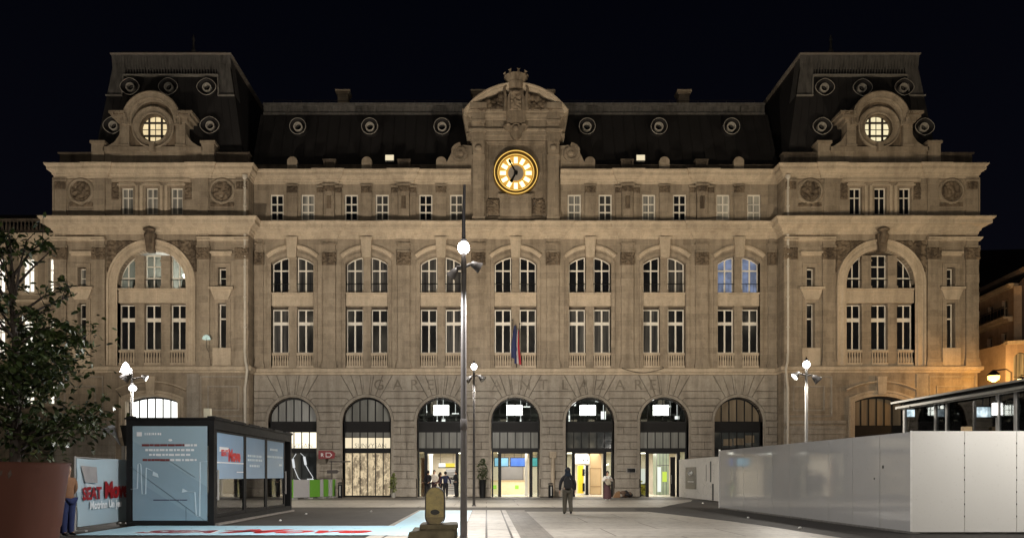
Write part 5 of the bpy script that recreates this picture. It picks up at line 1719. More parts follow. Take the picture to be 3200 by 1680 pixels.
m = MB(); put_text(m, 'SEAT', (-7.75, 19.4, .0155), (1, 0, 0), (0, 1, 0), 1.2, extr=.001, shear=.3, weight=.11); m.build('white_outline', WHITEP, fm)

# ------------------------------------------------------------------ glazed container with posters
kx0, kx1, ky0, ky1, kz = -10.62, -8.03, 21.8, 30.5, 3.14
kio = thing('exhibition_container', 'black framed exhibition container with a grey-blue poster and three glazed sliding doors', 'container', (kx0, ky0, 0))
KB = plain('black_container_steel', (.009, .009, .0095), .55, .0, .3, 2, spec=.25)
m = MB()
for x in (kx0, kx1-.16):
    m.box(x, x+.16, ky0, ky0+.18, .0, kz); m.box(x, x+.16, ky1-.18, ky1, .0, kz)
m.box(kx0+.16, kx1-.16, ky0+.002, ky0+.17, kz-.19, kz-.002); m.box(kx0+.16, kx1-.16, ky0+.002, ky0+.17, .002, .13)
m.box(kx1-.158, kx1-.002, ky0+.18, ky1-.18, kz-.28, kz-.002); m.box(kx1-.158, kx1-.002, ky0+.18, ky1-.18, .002, .24)
m.box(kx0+.002, kx0+.12, ky0+.18, ky1-.18, .002, kz-.002); m.box(kx0+.12, kx1-.16, ky1-.12, ky1-.002, .002, kz-.002)
m.box(kx0+.12, kx1-.16, ky0+.18, ky1-.12, .03, .10)
m.build('frame', KB, kio)
m = MB(); m.box(kx0-.04, kx1+.04, ky0-.04, ky1+.04, kz, kz+.05)
for y in (ky0+.0, ky1-.24):
    for x in (kx0, kx1-.2): m.box(x, x+.2, y, y+.22, kz+.05, kz+.10)
for k in range(6): m.bar((kx1-.05, ky0+.4+k*1.5, kz+.075), (kx1-.05, ky0+1.5+k*1.5, kz+.075), .05)
m.build('roof', KB, kio)
m = MB(); m.box(kx1-.05, kx1+.10, ky0+.1, ky1+.05, .004, .07); m.build('threshold', plain('worn_grey_threshold', (.22, .2, .18), .6, .1, .3, 3), kio)
def poster_mat():
    m, t = newmat('grey_blue_poster_print')
    g = t.n('ShaderNodeSeparateXYZ', _0=t.xyz())
    dg = t.math('ADD', t.math('MULTIPLY', g.outputs[0], .62), g.outputs[2])      # printed diagonal fields
    a = t.math('GREATER_THAN', dg, -3.95); b = t.math('GREATER_THAN', dg, -5.05)
    nz = t.noise(t.xyz((1, 1, .4)), 1.2, 4)
    c = t.mix(a, (.235, .335, .405), (.29, .40, .465))
    c = t.mix(b, (.20, .29, .36), c)
    c = t.mix(t.math('MULTIPLY', nz, .25), c, (.34, .43, .48))
    t.out(c, .3, spec=.5)
    return m
m = MB(); m.box(kx0+.20, kx1-.20, ky0-.015, ky0+.01, .16, kz-.20); pst = m.build('poster_panel', poster_mat(), kio)
fy = ky0-.018
m = MB()
def pk(px, py): return (ux(px, ky0), vz(py, ky0))
def dash(mb, x0, x1, y, h, gap=(.02, .04), wmin=.05, wmax=.16, seed=0):
    rr = random.Random(seed); x = x0
    while x < x1-.03:
        w_ = min(wmin+(wmax-wmin)*rr.random(), x1-x)
        mb.box(x, x+w_, fy-.003, fy+.002, y-h*(.75+.25*rr.random()), y+h); x += w_+gap[0]+(gap[1]-gap[0])*rr.random()
a, b = pk(428, 1349), pk(444, 1362); m.box(a[0], b[0], fy-.003, fy+.002, b[1], a[1])
x, z = pk(453, 1355); dash(m, x, pk(508, 1355)[0], z, .035, seed=1, wmin=.02, wmax=.05)
for (pa, pb, py, sd) in ((578, 616, 1390, 2), (455, 607, 1405, 3), (467, 595, 1420, 4), (533, 615, 1436, 5)):
    x, z = pk(pa, py); dash(m, x, pk(pb, py)[0], z, .032, seed=sd)
m.ball((pk(533, 1374)[0], fy, pk(533, 1374)[1]), (.06, .004, .035), 8, 5)
for q in m.clusters(.06): q.build('white_text_line', WHITEP, pst)
m = MB()
for (pa, pb, py, sd) in ((444, 577, 1390, 6), (447, 532, 1436, 7)):
    x, z = pk(pa, py); dash(m, x, pk(pb, py)[0], z, .034, gap=(.006, .02), wmin=.08, wmax=.25, seed=sd)
m.build('red_text_lines', plain('dark_red_print_line', (.16, .03, .03), .5), pst)
m = MB()
x, z = pk(480, 1561); dash(m, x, pk(586, 1561)[0], z, .016, gap=(.005, .02), wmin=.1, wmax=.3, seed=9)
m.build('navy_text_line', plain('navy_print_line', (.05, .05, .10), .5), pst)
m = MB()
for pts in ([(410, 1527), (430, 1525), (432, 1450), (437, 1446), (441, 1450), (445, 1542), (456, 1542), (458, 1460), (477, 1470)], [(588, 1535), (610, 1536), (614, 1608), (619, 1612), (625, 1611), (626, 1442), (651, 1440)]):
    q = [pk(*p) for p in pts]
    for i in range(len(q)-1): m.bar((q[i][0], fy-.002, q[i][1]), (q[i+1][0], fy-.002, q[i+1][1]), .028, .008)
for cx_, cz_, s in ((487, 1481, 1), (579, 1534, -1)):
    x, z = pk(cx_, cz_)
    m.prism([(x-.09, z-.03), (x+.09, z-.09 if s > 0 else z), (x+.06, z+.02), (x-.07, z+.09)], fy-.005, fy+.002)
for q in m.clusters(): q.build('white_cable_drawing', PALEB, pst)
m = MB()
for a, b in ((pk(410, 1458), pk(640, 1625)), (pk(582, 1583), pk(582, 1628)), (pk(533, 1440), pk(610, 1490))):
    m.bar((a[0], fy-.001, a[1]), (b[0], fy-.001, b[1]), .010, .006)
m.build('dark_folds', plain('dark_fold_line', (.06, .08, .10), .5), pst)
# glazed doors along the right-hand side
FILM = plain('sky_blue_window_film', (.27, .40, .56), .22, 0, .06, 1, spec=.6)
dx = kx1-.07
KGLASS = glass('container_door_glass', (.75, .8, .8), .05)
bounds = [(22.06, 24.72), (24.76, 27.1), (27.14, 29.6)]
for i, (ya, yb_) in enumerate(bounds):
    m = MB()
    for y in (ya, yb_-.10): m.box(dx-.03, dx+.03, y, y+.10, .25, kz-.29)
    m.box(dx-.029, dx+.029, ya+.10, yb_-.10, kz-.36, kz-.29); m.box(dx-.029, dx+.029, ya+.10, yb_-.10, .25, .34)
    d = m.build('sliding_door', KB, kio)
    m = MB(); m.box(dx-.006, dx+.002, ya+.1, yb_-.1, .34, kz-.36); m.build('door_glass', KGLASS, d)
    m = MB(); m.box(dx+.004, dx+.010, ya+.1, yb_-.1, 1.38, kz-.36); m.build('blue_film', FILM, d)
    m = MB()
    if i == 0:
        put_text(m, 'SEAT', (dx+.014, ya+.78, 2.17), (0, 1, 0), (0, 0, 1), .26, extr=.002, weight=.012)
        put_text(m, 'Move', (dx+.014, ya+1.68, 2.10), (0, 1, 0), (0, 0, 1), .50, extr=.002, weight=.03); [q.build('red_door_lettering', RED, d) for q in m.clusters(.12)]
        m = MB(); m.box(dx+.010, dx+.0125, ya+.35, ya+1.15, 2.22, 2.36); m.box(dx+.010, dx+.0125, ya+.1, yb_-.1, 1.86, 1.90); m.box(dx+.010, dx+.0125, ya+1.9, yb_-.1, 1.58, 1.61); [q.build('white_door_print', WHITEP, d) for q in m.clusters()]
    else:
        for k, (u0, u1, z) in enumerate(((.3, 1.9, 2.12), (.3, 1.9, 1.98), (.5, 1.6, 1.78)) if i == 1 else ((.1, 2.2, 2.15), (.5, 1.5, 2.42), (1.7, 2.1, 1.85))):
            rr = random.Random(k+i*9); y = ya+u0
            while y < ya+u1:
                w_ = .08+.22*rr.random(); m.box(dx+.010, dx+.013, y, min(y+w_, ya+u1), z, z+.075); y += w_+.04
        [q.build('white_door_print', PALEB, d) for q in m.clusters(.06)]
    if i in (0, 2):
        m = MB(); yh = ya+.06 if i == 0 else yb_-.03
        m.box(dx+.05, dx+.09, yh, yh+.05, .75, 1.65)
        for z in (.8, 1.6): m.box(dx+.03, dx+.06, yh, yh+.05, z, z+.04)
        m.build('handle', PALE_METAL, d)
# inside
m = MB(); m.box(kx0+.9, kx0+1.6, 23.2, 23.6, .1, 1.15); m.box(kx0+.5, kx1-.9, 25.2, 25.9, .1, .85); m.box(kx0+.45, kx1-.85, 25.15, 25.95, .85, .89)
m.build('display_furniture', plain('grey_display_furniture', (.20, .19, .17), .6), kio)
m = MB(); m.box(kx0+.125, kx0+.14, 24.0, 29.5, .3, 2.6); m.build('inner_lining', plain('greige_lining', (.30, .28, .24), .7), kio)
m = MB(); m.prism([(kx0+.9, 1.0), (kx0+1.25, .9), (kx0+1.3, 2.2), (kx0+.95, 2.2)], 28.0, 28.3); m.build('yellow_banner', YELLOW, kio)
area('container_ceiling_light', ((kx0+kx1)/2, 26.5, kz-.15), 1.2, 6, 16, (1, .96, .88), kio)
# small fittings on the roof and the grey awning at the far-left corner
m = MB(); m.box(ux(648, 22)-.11, ux(648, 22)+.08, 22.0, 22.15, kz+.08, kz+.34); m.tube([(ux(648, 22), 22.1, kz+.02), (ux(648, 22), 22.1, kz+.12)], .03, 6); m.build('roof_camera', plain('cream_camera_housing', (.6, .56, .42), .5), kio)
m = MB()
def pa_(px, py, Y): return (ux(px, Y), Y, vz(py, Y))
aw = thing('grey_awning', 'pointed light grey fabric awning on a pale post left of the container', 'awning', (-11.0, 23.0, 0))
Yw = 22.6
q = [pa_(316, 1341, Yw), pa_(336, 1331, Yw), pa_(374, 1328, Yw+.4), pa_(384, 1365, Yw+.4), pa_(390, 1392, Yw+.3), pa_(377, 1388, Yw+.1), pa_(350, 1358, Yw)]
m.prism([(p[0], p[2]) for p in q][::-1], Yw, Yw+.08); m.build('fabric', plain('light_grey_fabric', (.34, .35, .38), .8, 0, .08, 3), aw)
m = MB(); m.prism([(p[0], p[2]) for p in (pa_(370, 1327, Yw), pa_(394, 1327, Yw), pa_(394, 1392, Yw), pa_(383, 1392, Yw))][::-1], Yw+.1, Yw+.2); m.build('black_trim', KB, aw)
m = MB(); m.tube([(ux(381, Yw), Yw+.1, vz(1392, Yw)), (ux(381, Yw), Yw+.1, 0)], .06, 10); m.box(ux(381, Yw)-.15, ux(381, Yw)+.15, Yw-.05, Yw+.25, 0, .04); m.build('post', PALE_METAL, aw, smooth='auto')

# ------------------------------------------------------------------ printed banner left of the container
bn = thing('printed_banner', 'pale blue printed fence banner with red lettering leading up to the container', 'banner', (-10.9, 19.6, 0))
A = Vector((-10.86, 19.62, 0)); D = Vector((-.03, 1, 0)).normalized(); N = Vector((1, .03, 0)).normalized()
m = MB()
nu, nv = 24, 10
V = []; Fc = []
for j in range(nv+1):
    for i in range(nu+1):
        u = 3.2*i/nu; z = .12+1.83*j/nv
        w_ = .035*noise.noise(Vector((u*1.3, z*1.2, 3)))+.02*noise.noise(Vector((u*4, z*2.5, 5)))
        V.append(tuple(A + D*u + N*w_ + Vector((0, 0, z-.02*math.sin(u*2.2) if j == nv else z))))
for j in range(nv):
    for i in range(nu):
        q = j*(nu+1)+i; Fc.append((q, q+1, q+nu+2, q+nu+1))
b2 = len(V)
V += [tuple(Vector(v) - N*.02) for v in V]
Fc += [tuple(b2+k for k in f[::-1]) for f in Fc]
m.add(V, Fc)
def banner_mat():
    m, t = newmat('printed_pale_blue_banner')
    g = t.n('ShaderNodeSeparateXYZ', _0=t.xyz())
    nz = t.noise(t.xyz(), 1.5, 5, .6)
    c = t.mix(t.math('GREATER_THAN', g.outputs[2], 1.05), (.36, .47, .53), (.46, .57, .62))
    c = t.mix(t.math('MULTIPLY', nz, .35), c, (.45, .52, .56))
    t.out(c, .5)
    return m
m.build('sheet', banner_mat(), bn, smooth=True)
m = MB(); put_text(m, 'SEAT', A+D*.70+N*.055+Vector((0,0,.98)), D, (0,0,1), .46, extr=.003, weight=.018); put_text(m, 'Move', A+D*2.12+N*.055+Vector((0,0,1.05)), D, (0,0,1), .64, extr=.003, weight=.03)
DRB = plain('dark_red_banner_print', (.30, .012, .016), .5)
for q in m.clusters(.12): q.build('red_lettering', DRB, bn)
m = MB(); put_text(m, 'Motrinn Un jeu', A+D*1.5+N*.055+Vector((0,0,.66)), D, (0,0,1), .30, extr=.003, weight=.01); put_text(m, 'Numero', A+D*.6+N*.055+Vector((0,0,1.22)), D, (0,0,1), .15, extr=.003); m.build('white_lettering', WHITEP, bn)
m = MB()
q = [A+D*.10+N*.05+Vector((0,0,1.75)), A+D*.95+N*.05+Vector((0,0,1.72)), A+D*1.0+N*.05+Vector((0,0,1.28)), A+D*.32+N*.05+Vector((0,0,1.30))]
m.add(q, [(0,3,2,1)]); m.build('printed_picture', plain('faded_pinkish_print', (.36, .33, .32), .6, 0, .2, 4), bn)
m = MB()
for u in (.0, 3.15): m.tube([A+D*u-N*.06, A+D*u-N*.06+Vector((0,0,2.0))], .03, 8)
m.box(A.x-.25, A.x+.25, A.y-.06, A.y+.06, 0, .04); m.tube([A-N*.06+Vector((0,0,.1)), A+D*3.15-N*.06+Vector((0,0,.1))], .02, 6); m.tube([A-N*.06+Vector((0,0,1.97)), A+D*3.15-N*.06+Vector((0,0,1.95))], .02, 6)
m.build('fence_frame', PALE_METAL, bn)

# ------------------------------------------------------------------ hoardings on the right
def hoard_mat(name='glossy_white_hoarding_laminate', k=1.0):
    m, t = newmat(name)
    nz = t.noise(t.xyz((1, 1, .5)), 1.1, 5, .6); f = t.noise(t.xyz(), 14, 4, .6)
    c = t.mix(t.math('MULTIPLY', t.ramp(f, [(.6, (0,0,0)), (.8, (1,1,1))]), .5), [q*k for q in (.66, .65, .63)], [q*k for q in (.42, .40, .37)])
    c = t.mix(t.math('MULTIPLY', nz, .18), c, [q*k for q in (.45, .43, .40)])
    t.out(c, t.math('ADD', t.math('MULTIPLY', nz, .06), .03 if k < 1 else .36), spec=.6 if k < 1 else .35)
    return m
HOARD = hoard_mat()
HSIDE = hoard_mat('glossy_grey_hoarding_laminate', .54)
hg = thing('white_hoarding', 'tall glossy site hoarding with a long grey side and a bright white front', 'hoarding', (10.83, 18.85, 0))
ha, hb_ = Vector((10.83, 18.85, 0)), Vector((10.48, 33.2, 0))
dv = (hb_-ha).normalized(); nv_ = Vector((-dv.y, dv.x, 0))     # outward (left)
L = (hb_-ha).length; n = 10; wdt = L/n
random.seed(21)
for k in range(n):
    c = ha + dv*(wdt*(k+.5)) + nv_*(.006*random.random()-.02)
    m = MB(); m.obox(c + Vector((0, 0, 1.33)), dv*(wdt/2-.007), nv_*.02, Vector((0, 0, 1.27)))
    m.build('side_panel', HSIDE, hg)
for k in range(8):
    x0 = 10.86+1.33*k
    m = MB(); y = 18.85
    m.box(x0, x0+1.316, y, y+.04, .05, 2.62)
    m.build('front_panel', HOARD, hg)
m = MB()
m.obox((ha+hb_)/2 - nv_*.10 + Vector((0, 0, .03)), dv*(L/2), nv_*.12, Vector((0, 0, .03)))
for k in range(n+1):
    p = ha + dv*(wdt*k+(.12 if k == 0 else 0)) - nv_*.09; m.box(p.x-.04, p.x+.04, p.y-.04, p.y+.04, .0, 2.5)
for k in range(9): m.box(10.92+1.33*k, 10.98+1.33*k, 18.9, 18.98, 0, 2.5)
m.box(10.9, 21.4, 18.9, 19.05, 0, .05)
for q in m.clusters(): q.build('posts_and_rails', ZINC, hg)
m = MB(); m.box(10.815, 10.858, 18.852, 18.875, .04, 2.63); m.build('corner_post', plain('white_corner_strip', (.72, .71, .69), .35), hg)
m = MB(); m.obox(hb_ + dv*.03 + Vector((0, 0, 1.33)), dv*.03, nv_*.035, Vector((0, 0, 1.31))); m.build('end_strip', plain('white_end_strip', (.70, .69, .66), .4), hg)
m = MB()
for s_, z, q in ((2.05, 1.72, .05), (2.75, 1.40, .03)):
    p = ha + dv*(s_*.62) + nv_*.012; m.ball((p.x, p.y, z), (.012, q*.6, q), 8, 5)
for x in (12.185, 13.515):
    for k in range(7): m.ball((x, 18.848, .45+k*.31), (.012, .01, .03), 6, 4)
m.build('scuffs', BLACK_FRAME, hg)
# older hoarding with graffiti
def graff_mat():
    m, t = newmat('scrawled_white_board')
    g = t.xyz()
    nz = t.noise(g, 2.5, 6, .65)
    v = t.n('ShaderNodeTexVoronoi', feature='DISTANCE_TO_EDGE', Vector=t.n('ShaderNodeMapping', Vector=g, Scale=(1, 1.1, 1.6)).outputs[0], Scale=1.3)
    ln = t.math('MULTIPLY', t.ramp(v.outputs[0], [(0, (1,1,1)), (.025, (0,0,0))]), t.ramp(t.noise(g, 1.1, 4), [(.5, (0,0,0)), (.6, (1,1,1))]))
    c = t.mix(nz, (.60, .58, .54), (.40, .385, .36))
    c = t.mix(t.math('MULTIPLY', ln, .7), c, (.08, .08, .08))
    t.out(c, .55)
    return m
g2 = thing('graffiti_hoarding', 'scrawled-on off-white hoarding with a dark poster between station wall and glossy hoarding', 'hoarding', (13.0, 41, 0))
gx = 12.95
m = MB(); m.box(gx, gx+.06, 40.9, 49.7, .04, 2.53); bd = m.build('board', graff_mat(), g2)
m = MB()
for y in (41.0, 43.2, 45.4, 47.6, 49.5): m.box(gx+.07, gx+.15, y-.05, y+.05, 0, 2.45)
for q in m.clusters(): q.build('post', ZINC, g2)
ya, yb_ = gx*F/(2176-VX), gx*F/(2143-VX)
m = MB(); m.box(gx-.02, gx, ya, yb_, .62, 2.0); m.build('dark_poster', plain('dark_olive_poster', (.060, .058, .050), .4, 0, .2, 3), g2)
m = MB()
m.rib([], [], 0) if False else None
yc_ = ya+(yb_-ya)*.52
for k in range(14):
    a, b = 2*PI*k/14, 2*PI*(k+1)/14
    m.bar((gx-.025, yc_+.45*math.cos(a), 1.62+.15*math.sin(a)), (gx-.025, yc_+.45*math.cos(b), 1.62+.15*math.sin(b)), .05, .01)
for k in range(4): m.box(gx-.028, gx-.021, yc_-.28+k*.16, yc_-.18+k*.16, 1.55, 1.70)
m.box(gx-.028, gx-.021, yc_-.75, yc_+.6, 1.06, 1.10)
m.build('white_poster_print', WHITEP, g2)
m = MB()
for (py0, py1, px, w_) in ((1440, 1505, 2221, .22), (1450, 1502, 2207, .06), (1510, 1562, 2228, .3)):
    y = gx*F/(px-VX); m.box(gx-.010, gx-.001, y-w_/2, y+w_/2, vz(py1, y), vz(py0, y))
for q in m.clusters(): q.build('black_scrawl', plain('black_marker', (.04, .04, .04), .6, 0, .6, 9), g2)

# ------------------------------------------------------------------ glazed pavilion behind the hoarding
gp = thing('glass_pavilion', 'low glazed station pavilion with pale roof edges rising above the white hoarding', 'pavilion', (16.4, 28.9, 0))
gx0, gy0, gy1 = 16.4, 15.0, 28.9
m = MB()
m.box(gx0-.32, 32, gy0, gy1+.1, 4.10, 4.18); m.box(gx0-.42, 32, gy0-.3, gy1+.2, 4.30, 4.35); m.box(gx0-.1, 32, gy0, gy1, 4.18, 4.30)
m.build('roof', plain('dark_roof_deck', (.06, .06, .062), .5, .3, .2, 2), gp)
m = MB()
m.box(gx0-.36, gx0-.32, gy0, gy1+.12, 4.08, 4.17); m.box(gx0-.46, gx0-.42, gy0-.3, gy1+.22, 4.29, 4.36); m.box(gx0-.46, 32, gy1+.22, gy1+.26, 4.29, 4.36)
m.bar((gx0-.2, gy0, 4.06), (gx0-.2, gy1, 4.06), .05)
m.build('roof_edges', plain('pale_aluminium_edge', (.34, .325, .29), .5, .1, .15, 4), gp)
m = MB()
for px, w_ in ((2828, .10), (2925, .09), (2960, .07), (3120, .12), (3176, .10)):
    y = gx0*F/(px-VX); m.box(gx0-.05, gx0+.05, y-w_/2, y+w_/2, .0, 4.09)
for x in (19, 22, 25): m.box(x-.05, x+.05, gy1-.05, gy1+.05, 0, 4.09)
m.box(gx0-.04, gx0+.04, gy0, gy1, 2.45, 2.75)
for q in m.clusters(): q.build('post_frame', PALE_METAL, gp)
m = MB(); m.box(gx0-.01, gx0+.01, gy0, gy1-.06, .1, 4.09); m.box(gx0+.06, 30, gy1-.01, gy1+.01, .1, 4.09); m.build('glazing', GLASS_DARK, gp)
m = MB(); m.box(gx0+.1, 31, gy0, gy1-.1, .0, .05); m.box(22.0, 22.2, gy0, gy1-.1, 0.05, 4.08); m.box(gx0+1.6, gx0+1.75, 19, 22, .05, 3.4); m.box(17.6, 22.0, gy1-.5, gy1-.35, .05, 4.08)
m.build('interior_walls', SHELTER_IN, gp)
area('pavilion_ceiling_light', (19.5, 24, 4.0), 3, 6, 45, (.95, 1, .95), gp)  # dim fill light added to lift the interior; no lamp fitting here
y = 20.3*1.0
m = MB(); xx = ux(3020, 24.5); m.box(xx-.12, xx+.16, 24.45, 24.6, .05, 3.1); m.build('timber_panel', OAKISH, gp)
for (px0, px1, py0, py1, Y, lab) in ((2834, 2858, 1279, 1301, 27.6, 'small lit white screen at the far end of the glass pavilion'), (3052, 3096, 1271, 1302, 24.2, 'larger lit white screen in the middle of the glass pavilion')):
    x0, x1 = pxw(px0, px1, Y); z0, z1 = vz(py1, Y), vz(py0, Y)
    o = thing('information_screen', lab, 'screen', ((x0+x1)/2, Y, z0), 'screens hanging in the glass pavilion')
    m = MB(); m.box(x0-.03, x1+.03, Y, Y+.1, z0-.03, z1+.03); m.tube([((x0+x1)/2, Y+.05, z1), ((x0+x1)/2, Y+.05, 4.09)], .02, 6); m.build('casing', BLACK_FRAME, o)
    m = MB(); m.box(x0, x1, Y-.012, Y-.002, z0, z1); m.build('display', glow('icy_white_screen', (.80, .95, 1), 1.15, .8, 3.5, (.18, .28, .34)), o)
y = gx0*F/(3118-VX)
o = thing('tube_light', 'upright white tube light on a post of the glass pavilion', 'lamp', (gx0-.12, y, 3.4))
m = MB(); m.tube([(gx0-.12, y, 3.42), (gx0-.12, y, 3.80)], .05, 10); m.build('tube', LIGHT_WHITE, o)
m = MB(); m.box(gx0-.13, gx0-.05, y-.05, y+.05, 3.82, 3.87); m.box(gx0-.13, gx0-.05, y-.05, y+.05, 3.35, 3.40); m.build('clips', BLACK_FRAME, o)
# ------------------------------------------------------------------ lamp posts
POLE_MID = plain('mid_grey_pole_paint', (.085, .078, .075), .5, 0, .2, 3, spec=.3)
def lamp(loc, label, zg=6.75, heads=(), globe=True, mast=0.0, group='street lamps of the square', dark=False, pr=.105):
    x, y, _ = loc
    o = thing('street_lamp', label, 'street lamp', loc, group)
    zt_ = zg-.55
    m = MB(); m.tube([(x, y, 0), (x, y, .9), (x, y, zt_)], [pr*1.25, pr*1.15, pr*.85], 16)
    m.lathe((x, y, 0), [(pr*2.0, 0), (pr*2.0, .03), (pr*1.3, .06)], 16)
    m.lathe((x, y, 2.55), [(pr*1.05, 0), (pr*1.22, .03), (pr*1.22, .22), (pr*1.0, .25)], 16)
    m.build('pole', POLE_MID if dark else PALE_METAL, o, smooth='auto')
    m = MB(); m.lathe((x, y, zt_-.05), [(pr*.9, 0), (pr*.95, .25), (.05, .42), (.04, .62)], 14)
    m.build('pole_head', POLE_DARK if dark else PALE_METAL, o, smooth='auto')
    if globe:
        g = MB(); g.ball((x, y, zg), (.135, .135, .145), 18, 12); g.build('globe', LIGHT_GLOBE, o, smooth=True)
        c = MB(); c.lathe((x, y, zg+.16), [(.06, -.02), (.08, .02), (.03, .07), (.015, .14)], 12); c.build('globe_cap', BLACK_FRAME, o)
    if mast:
        m = MB(); m.tube([(x, y, zg+.2), (x+.0, y, zg+.2+mast*.5), (x+.02, y, zg+.2+mast)], [.045, .04, .03], 10); m.build('mast', plain('slate_grey_mast', (.10, .10, .115), .4, .4), o)
    for (az, r_, dz, tilt, lit, sz) in heads:
        a = R(az); d = Vector((math.cos(a), math.sin(a), 0))
        p0 = Vector((x, y, zt_+.1)); p1 = p0 + d*r_ + Vector((0, 0, dz))
        aim = (d*math.cos(R(tilt)) - Vector((0, 0, 1))*math.sin(R(tilt))).normalized()
        h = MB(); h.tube([p0, p0+d*r_*.55+Vector((0, 0, .06+dz*.3)), p1], [.035, .035, .03], 8)
        u = aim.orthogonal().normalized(); v = aim.cross(u)
        prof = [(-.22, .05), (-.18, .10), (-.02, .15), (.14, .20), (.17, .215)]
        V = []; Fc = []; ns = 16
        for t, rr in prof:
            for k in range(ns):
                q = 2*PI*k/ns; V.append(p1 + aim*t*sz + (u*math.cos(q)+v*math.sin(q))*rr*sz)
        for i in range(len(prof)-1):
            for k in range(ns):
                k2 = (k+1) % ns; Fc.append((i*ns+k, i*ns+k2, (i+1)*ns+k2, (i+1)*ns+k))
        Fc.append(tuple(range(ns)))
        h.add(V, Fc)
        hd = h.build('projector', POLE_MID, o, smooth='auto')
        l = MB(); l.add([p1 + aim*.15*sz + (u*math.cos(2*PI*k/ns)+v*math.sin(2*PI*k/ns))*.19*sz for k in range(ns)], [tuple(range(ns))])
        l.build('lens', LIGHT_HEAD if lit else PANE, hd)
    return o
LAMP_C = (1, .93, .84)
lf = lamp((-.525, 17.1, 0), 'tallest and nearest street lamp with a bright globe and slim mast above', 6.75, [(160, .26, -.12, 50, False, .62), (15, .30, .05, 25, False, .62)], mast=1.25, dark=True, pr=.068)
COOL = (1, .94, .86)
STW = (1, .86, .68)
def beams(o, frm, lst):
    for a, p, col in lst: spot('projector_beam', frm, a, p, col, 112, 1.0, .18, o)
def downlights(o, x, y, z, power, col, offs_):
    """light from the projectors on the arms, cast down over the paving"""
    for dx_, dy_ in offs_: spot('projector_downlight', (x+dx_, y+dy_, z), (x+dx_*2.2, y+dy_*2.2, 0), power/len(offs_), col, 160, .35, .12, o)
point('globe_light', (-.525, 17.1, 6.75), 110, COOL, .10, lf)
downlights(lf, -.525, 17.1, 6.05, 4400, (1, .97, .95), [(-1.0, -.2), (1.0, .2)])
lm = lamp((-.60, 35.7, 0), 'slim street lamp standing far out before the middle entrance', 6.72, [(200, .26, -.15, 40, False, .8), (-20, .38, -.1, 45, False, .8)], dark=True, pr=.056)
point('globe_light', (-.60, 35.7, 6.72), 140, COOL, .10, lm)
downlights(lm, -.60, 35.7, 6.0, 3400, COOL, [(-.6, .3), (.6, .3)])
beams(lm, (-.60, 36.0, 7.1), [((-4, 50, 24), 3400, STW), ((7, 50, 24), 3400, STW), ((-9, 50, 5), 2700, COOL), ((11, 50, 5), 2700, COOL)])
xl = ux(412, 34)
ll = lamp((xl, 34, 0), 'street lamp behind the container with glaring projectors before the left pavilion', 6.35, [(200, .22, .10, 50, True, 1.15), (10, .55, .10, 28, True, .7), (-60, .38, -.38, 42, True, .9)], globe=False, pr=.06)
point('projector_light', (xl-.1, 33.9, 6.25), 120, COOL, .1, ll)
downlights(ll, xl, 34, 5.8, 2400, COOL, [(-.7, .2), (.7, .2)])
beams(ll, (xl, 34.3, 6.8), [((xl-1, 50, 24), 4700, STW), ((xl+6, 50, 4), 1500, COOL)])
og = MB(); og.lathe((ux(396, 34), 33.9, vz(1148, 34)), [(.22, -.22), (.23, -.2), (.17, -.02), (.10, .14), (.02, .24)], 18); og.build('opal_shade', LIGHT_GLOBE, ll, smooth='auto')
xr_ = ux(2520, 30)
lr = lamp((xr_, 30, 0), 'street lamp with a round globe and two projectors rising behind the white hoarding', 5.98, [(185, .42, .02, 40, True, .75), (-25, .36, -.15, 45, False, .85)], pr=.06)
point('globe_light', (xr_, 30, 5.98), 110, (1, .93, .82), .10, lr)
downlights(lr, xr_, 30, 5.5, 1900, (1, .93, .82), [(-.7, .2), (.7, .2)])
beams(lr, (xr_, 30.4, 6.4), [((xr_+3, 50, 4), 1900, (1, .93, .82)), ((xr_+2, 50, 24), 5300, (1, .82, .58))])
# lamps of the square that stand outside the picture
def flood(loc, label, aims, zg=9.0, ang=112):
    o = lamp(loc, label, zg, [(math.degrees(math.atan2(a[1]-loc[1], a[0]-loc[0])), .45, .0, -8, True, 1.0) for a, *_ in aims], pr=.12)
    for a, p, col in aims:
        d = Vector((a[0]-loc[0], a[1]-loc[1], 0)).normalized()
        spot('projector_beam', Vector((loc[0], loc[1], zg-.35)) + d*.85, a, p, col, ang, 1.0, .25, o)
    return o
flood((-31, 33, 0), 'flood lamp out of view beyond the left pavilion', [((-27, 50, 24), 4700, STW)], 6.4)
flood((30, 32, 0), 'flood lamp out of view beyond the glass pavilion', [((27, 50, 24), 5000, (1, .81, .56))], 6.4)
flood((3, -9, 0), 'tall flood lamp out of view behind the viewer', [((2, 50, 13), 3500, (1, .90, .78))])
lq = lamp((-5.5, -4.0, 0), 'street lamp out of view behind the viewer on the left', 6.2)
point('globe_light', (-5.5, -4.0, 6.2), 2300, COOL, .10, lq)
lo = lamp((15.3, 15.3, 0), 'street lamp out of view in front of the bright hoarding', 4.6)
point('globe_light', (15.3, 15.3, 4.6), 1500, (1, .95, .86), .10, lo)
lo2 = lamp((14.0, 15.6, 0), 'low lamp post out of view close to the bright hoarding', 2.7, pr=.07)
point('globe_light', (14.0, 15.6, 2.7), 900, (1, .97, .9), .10, lo2)

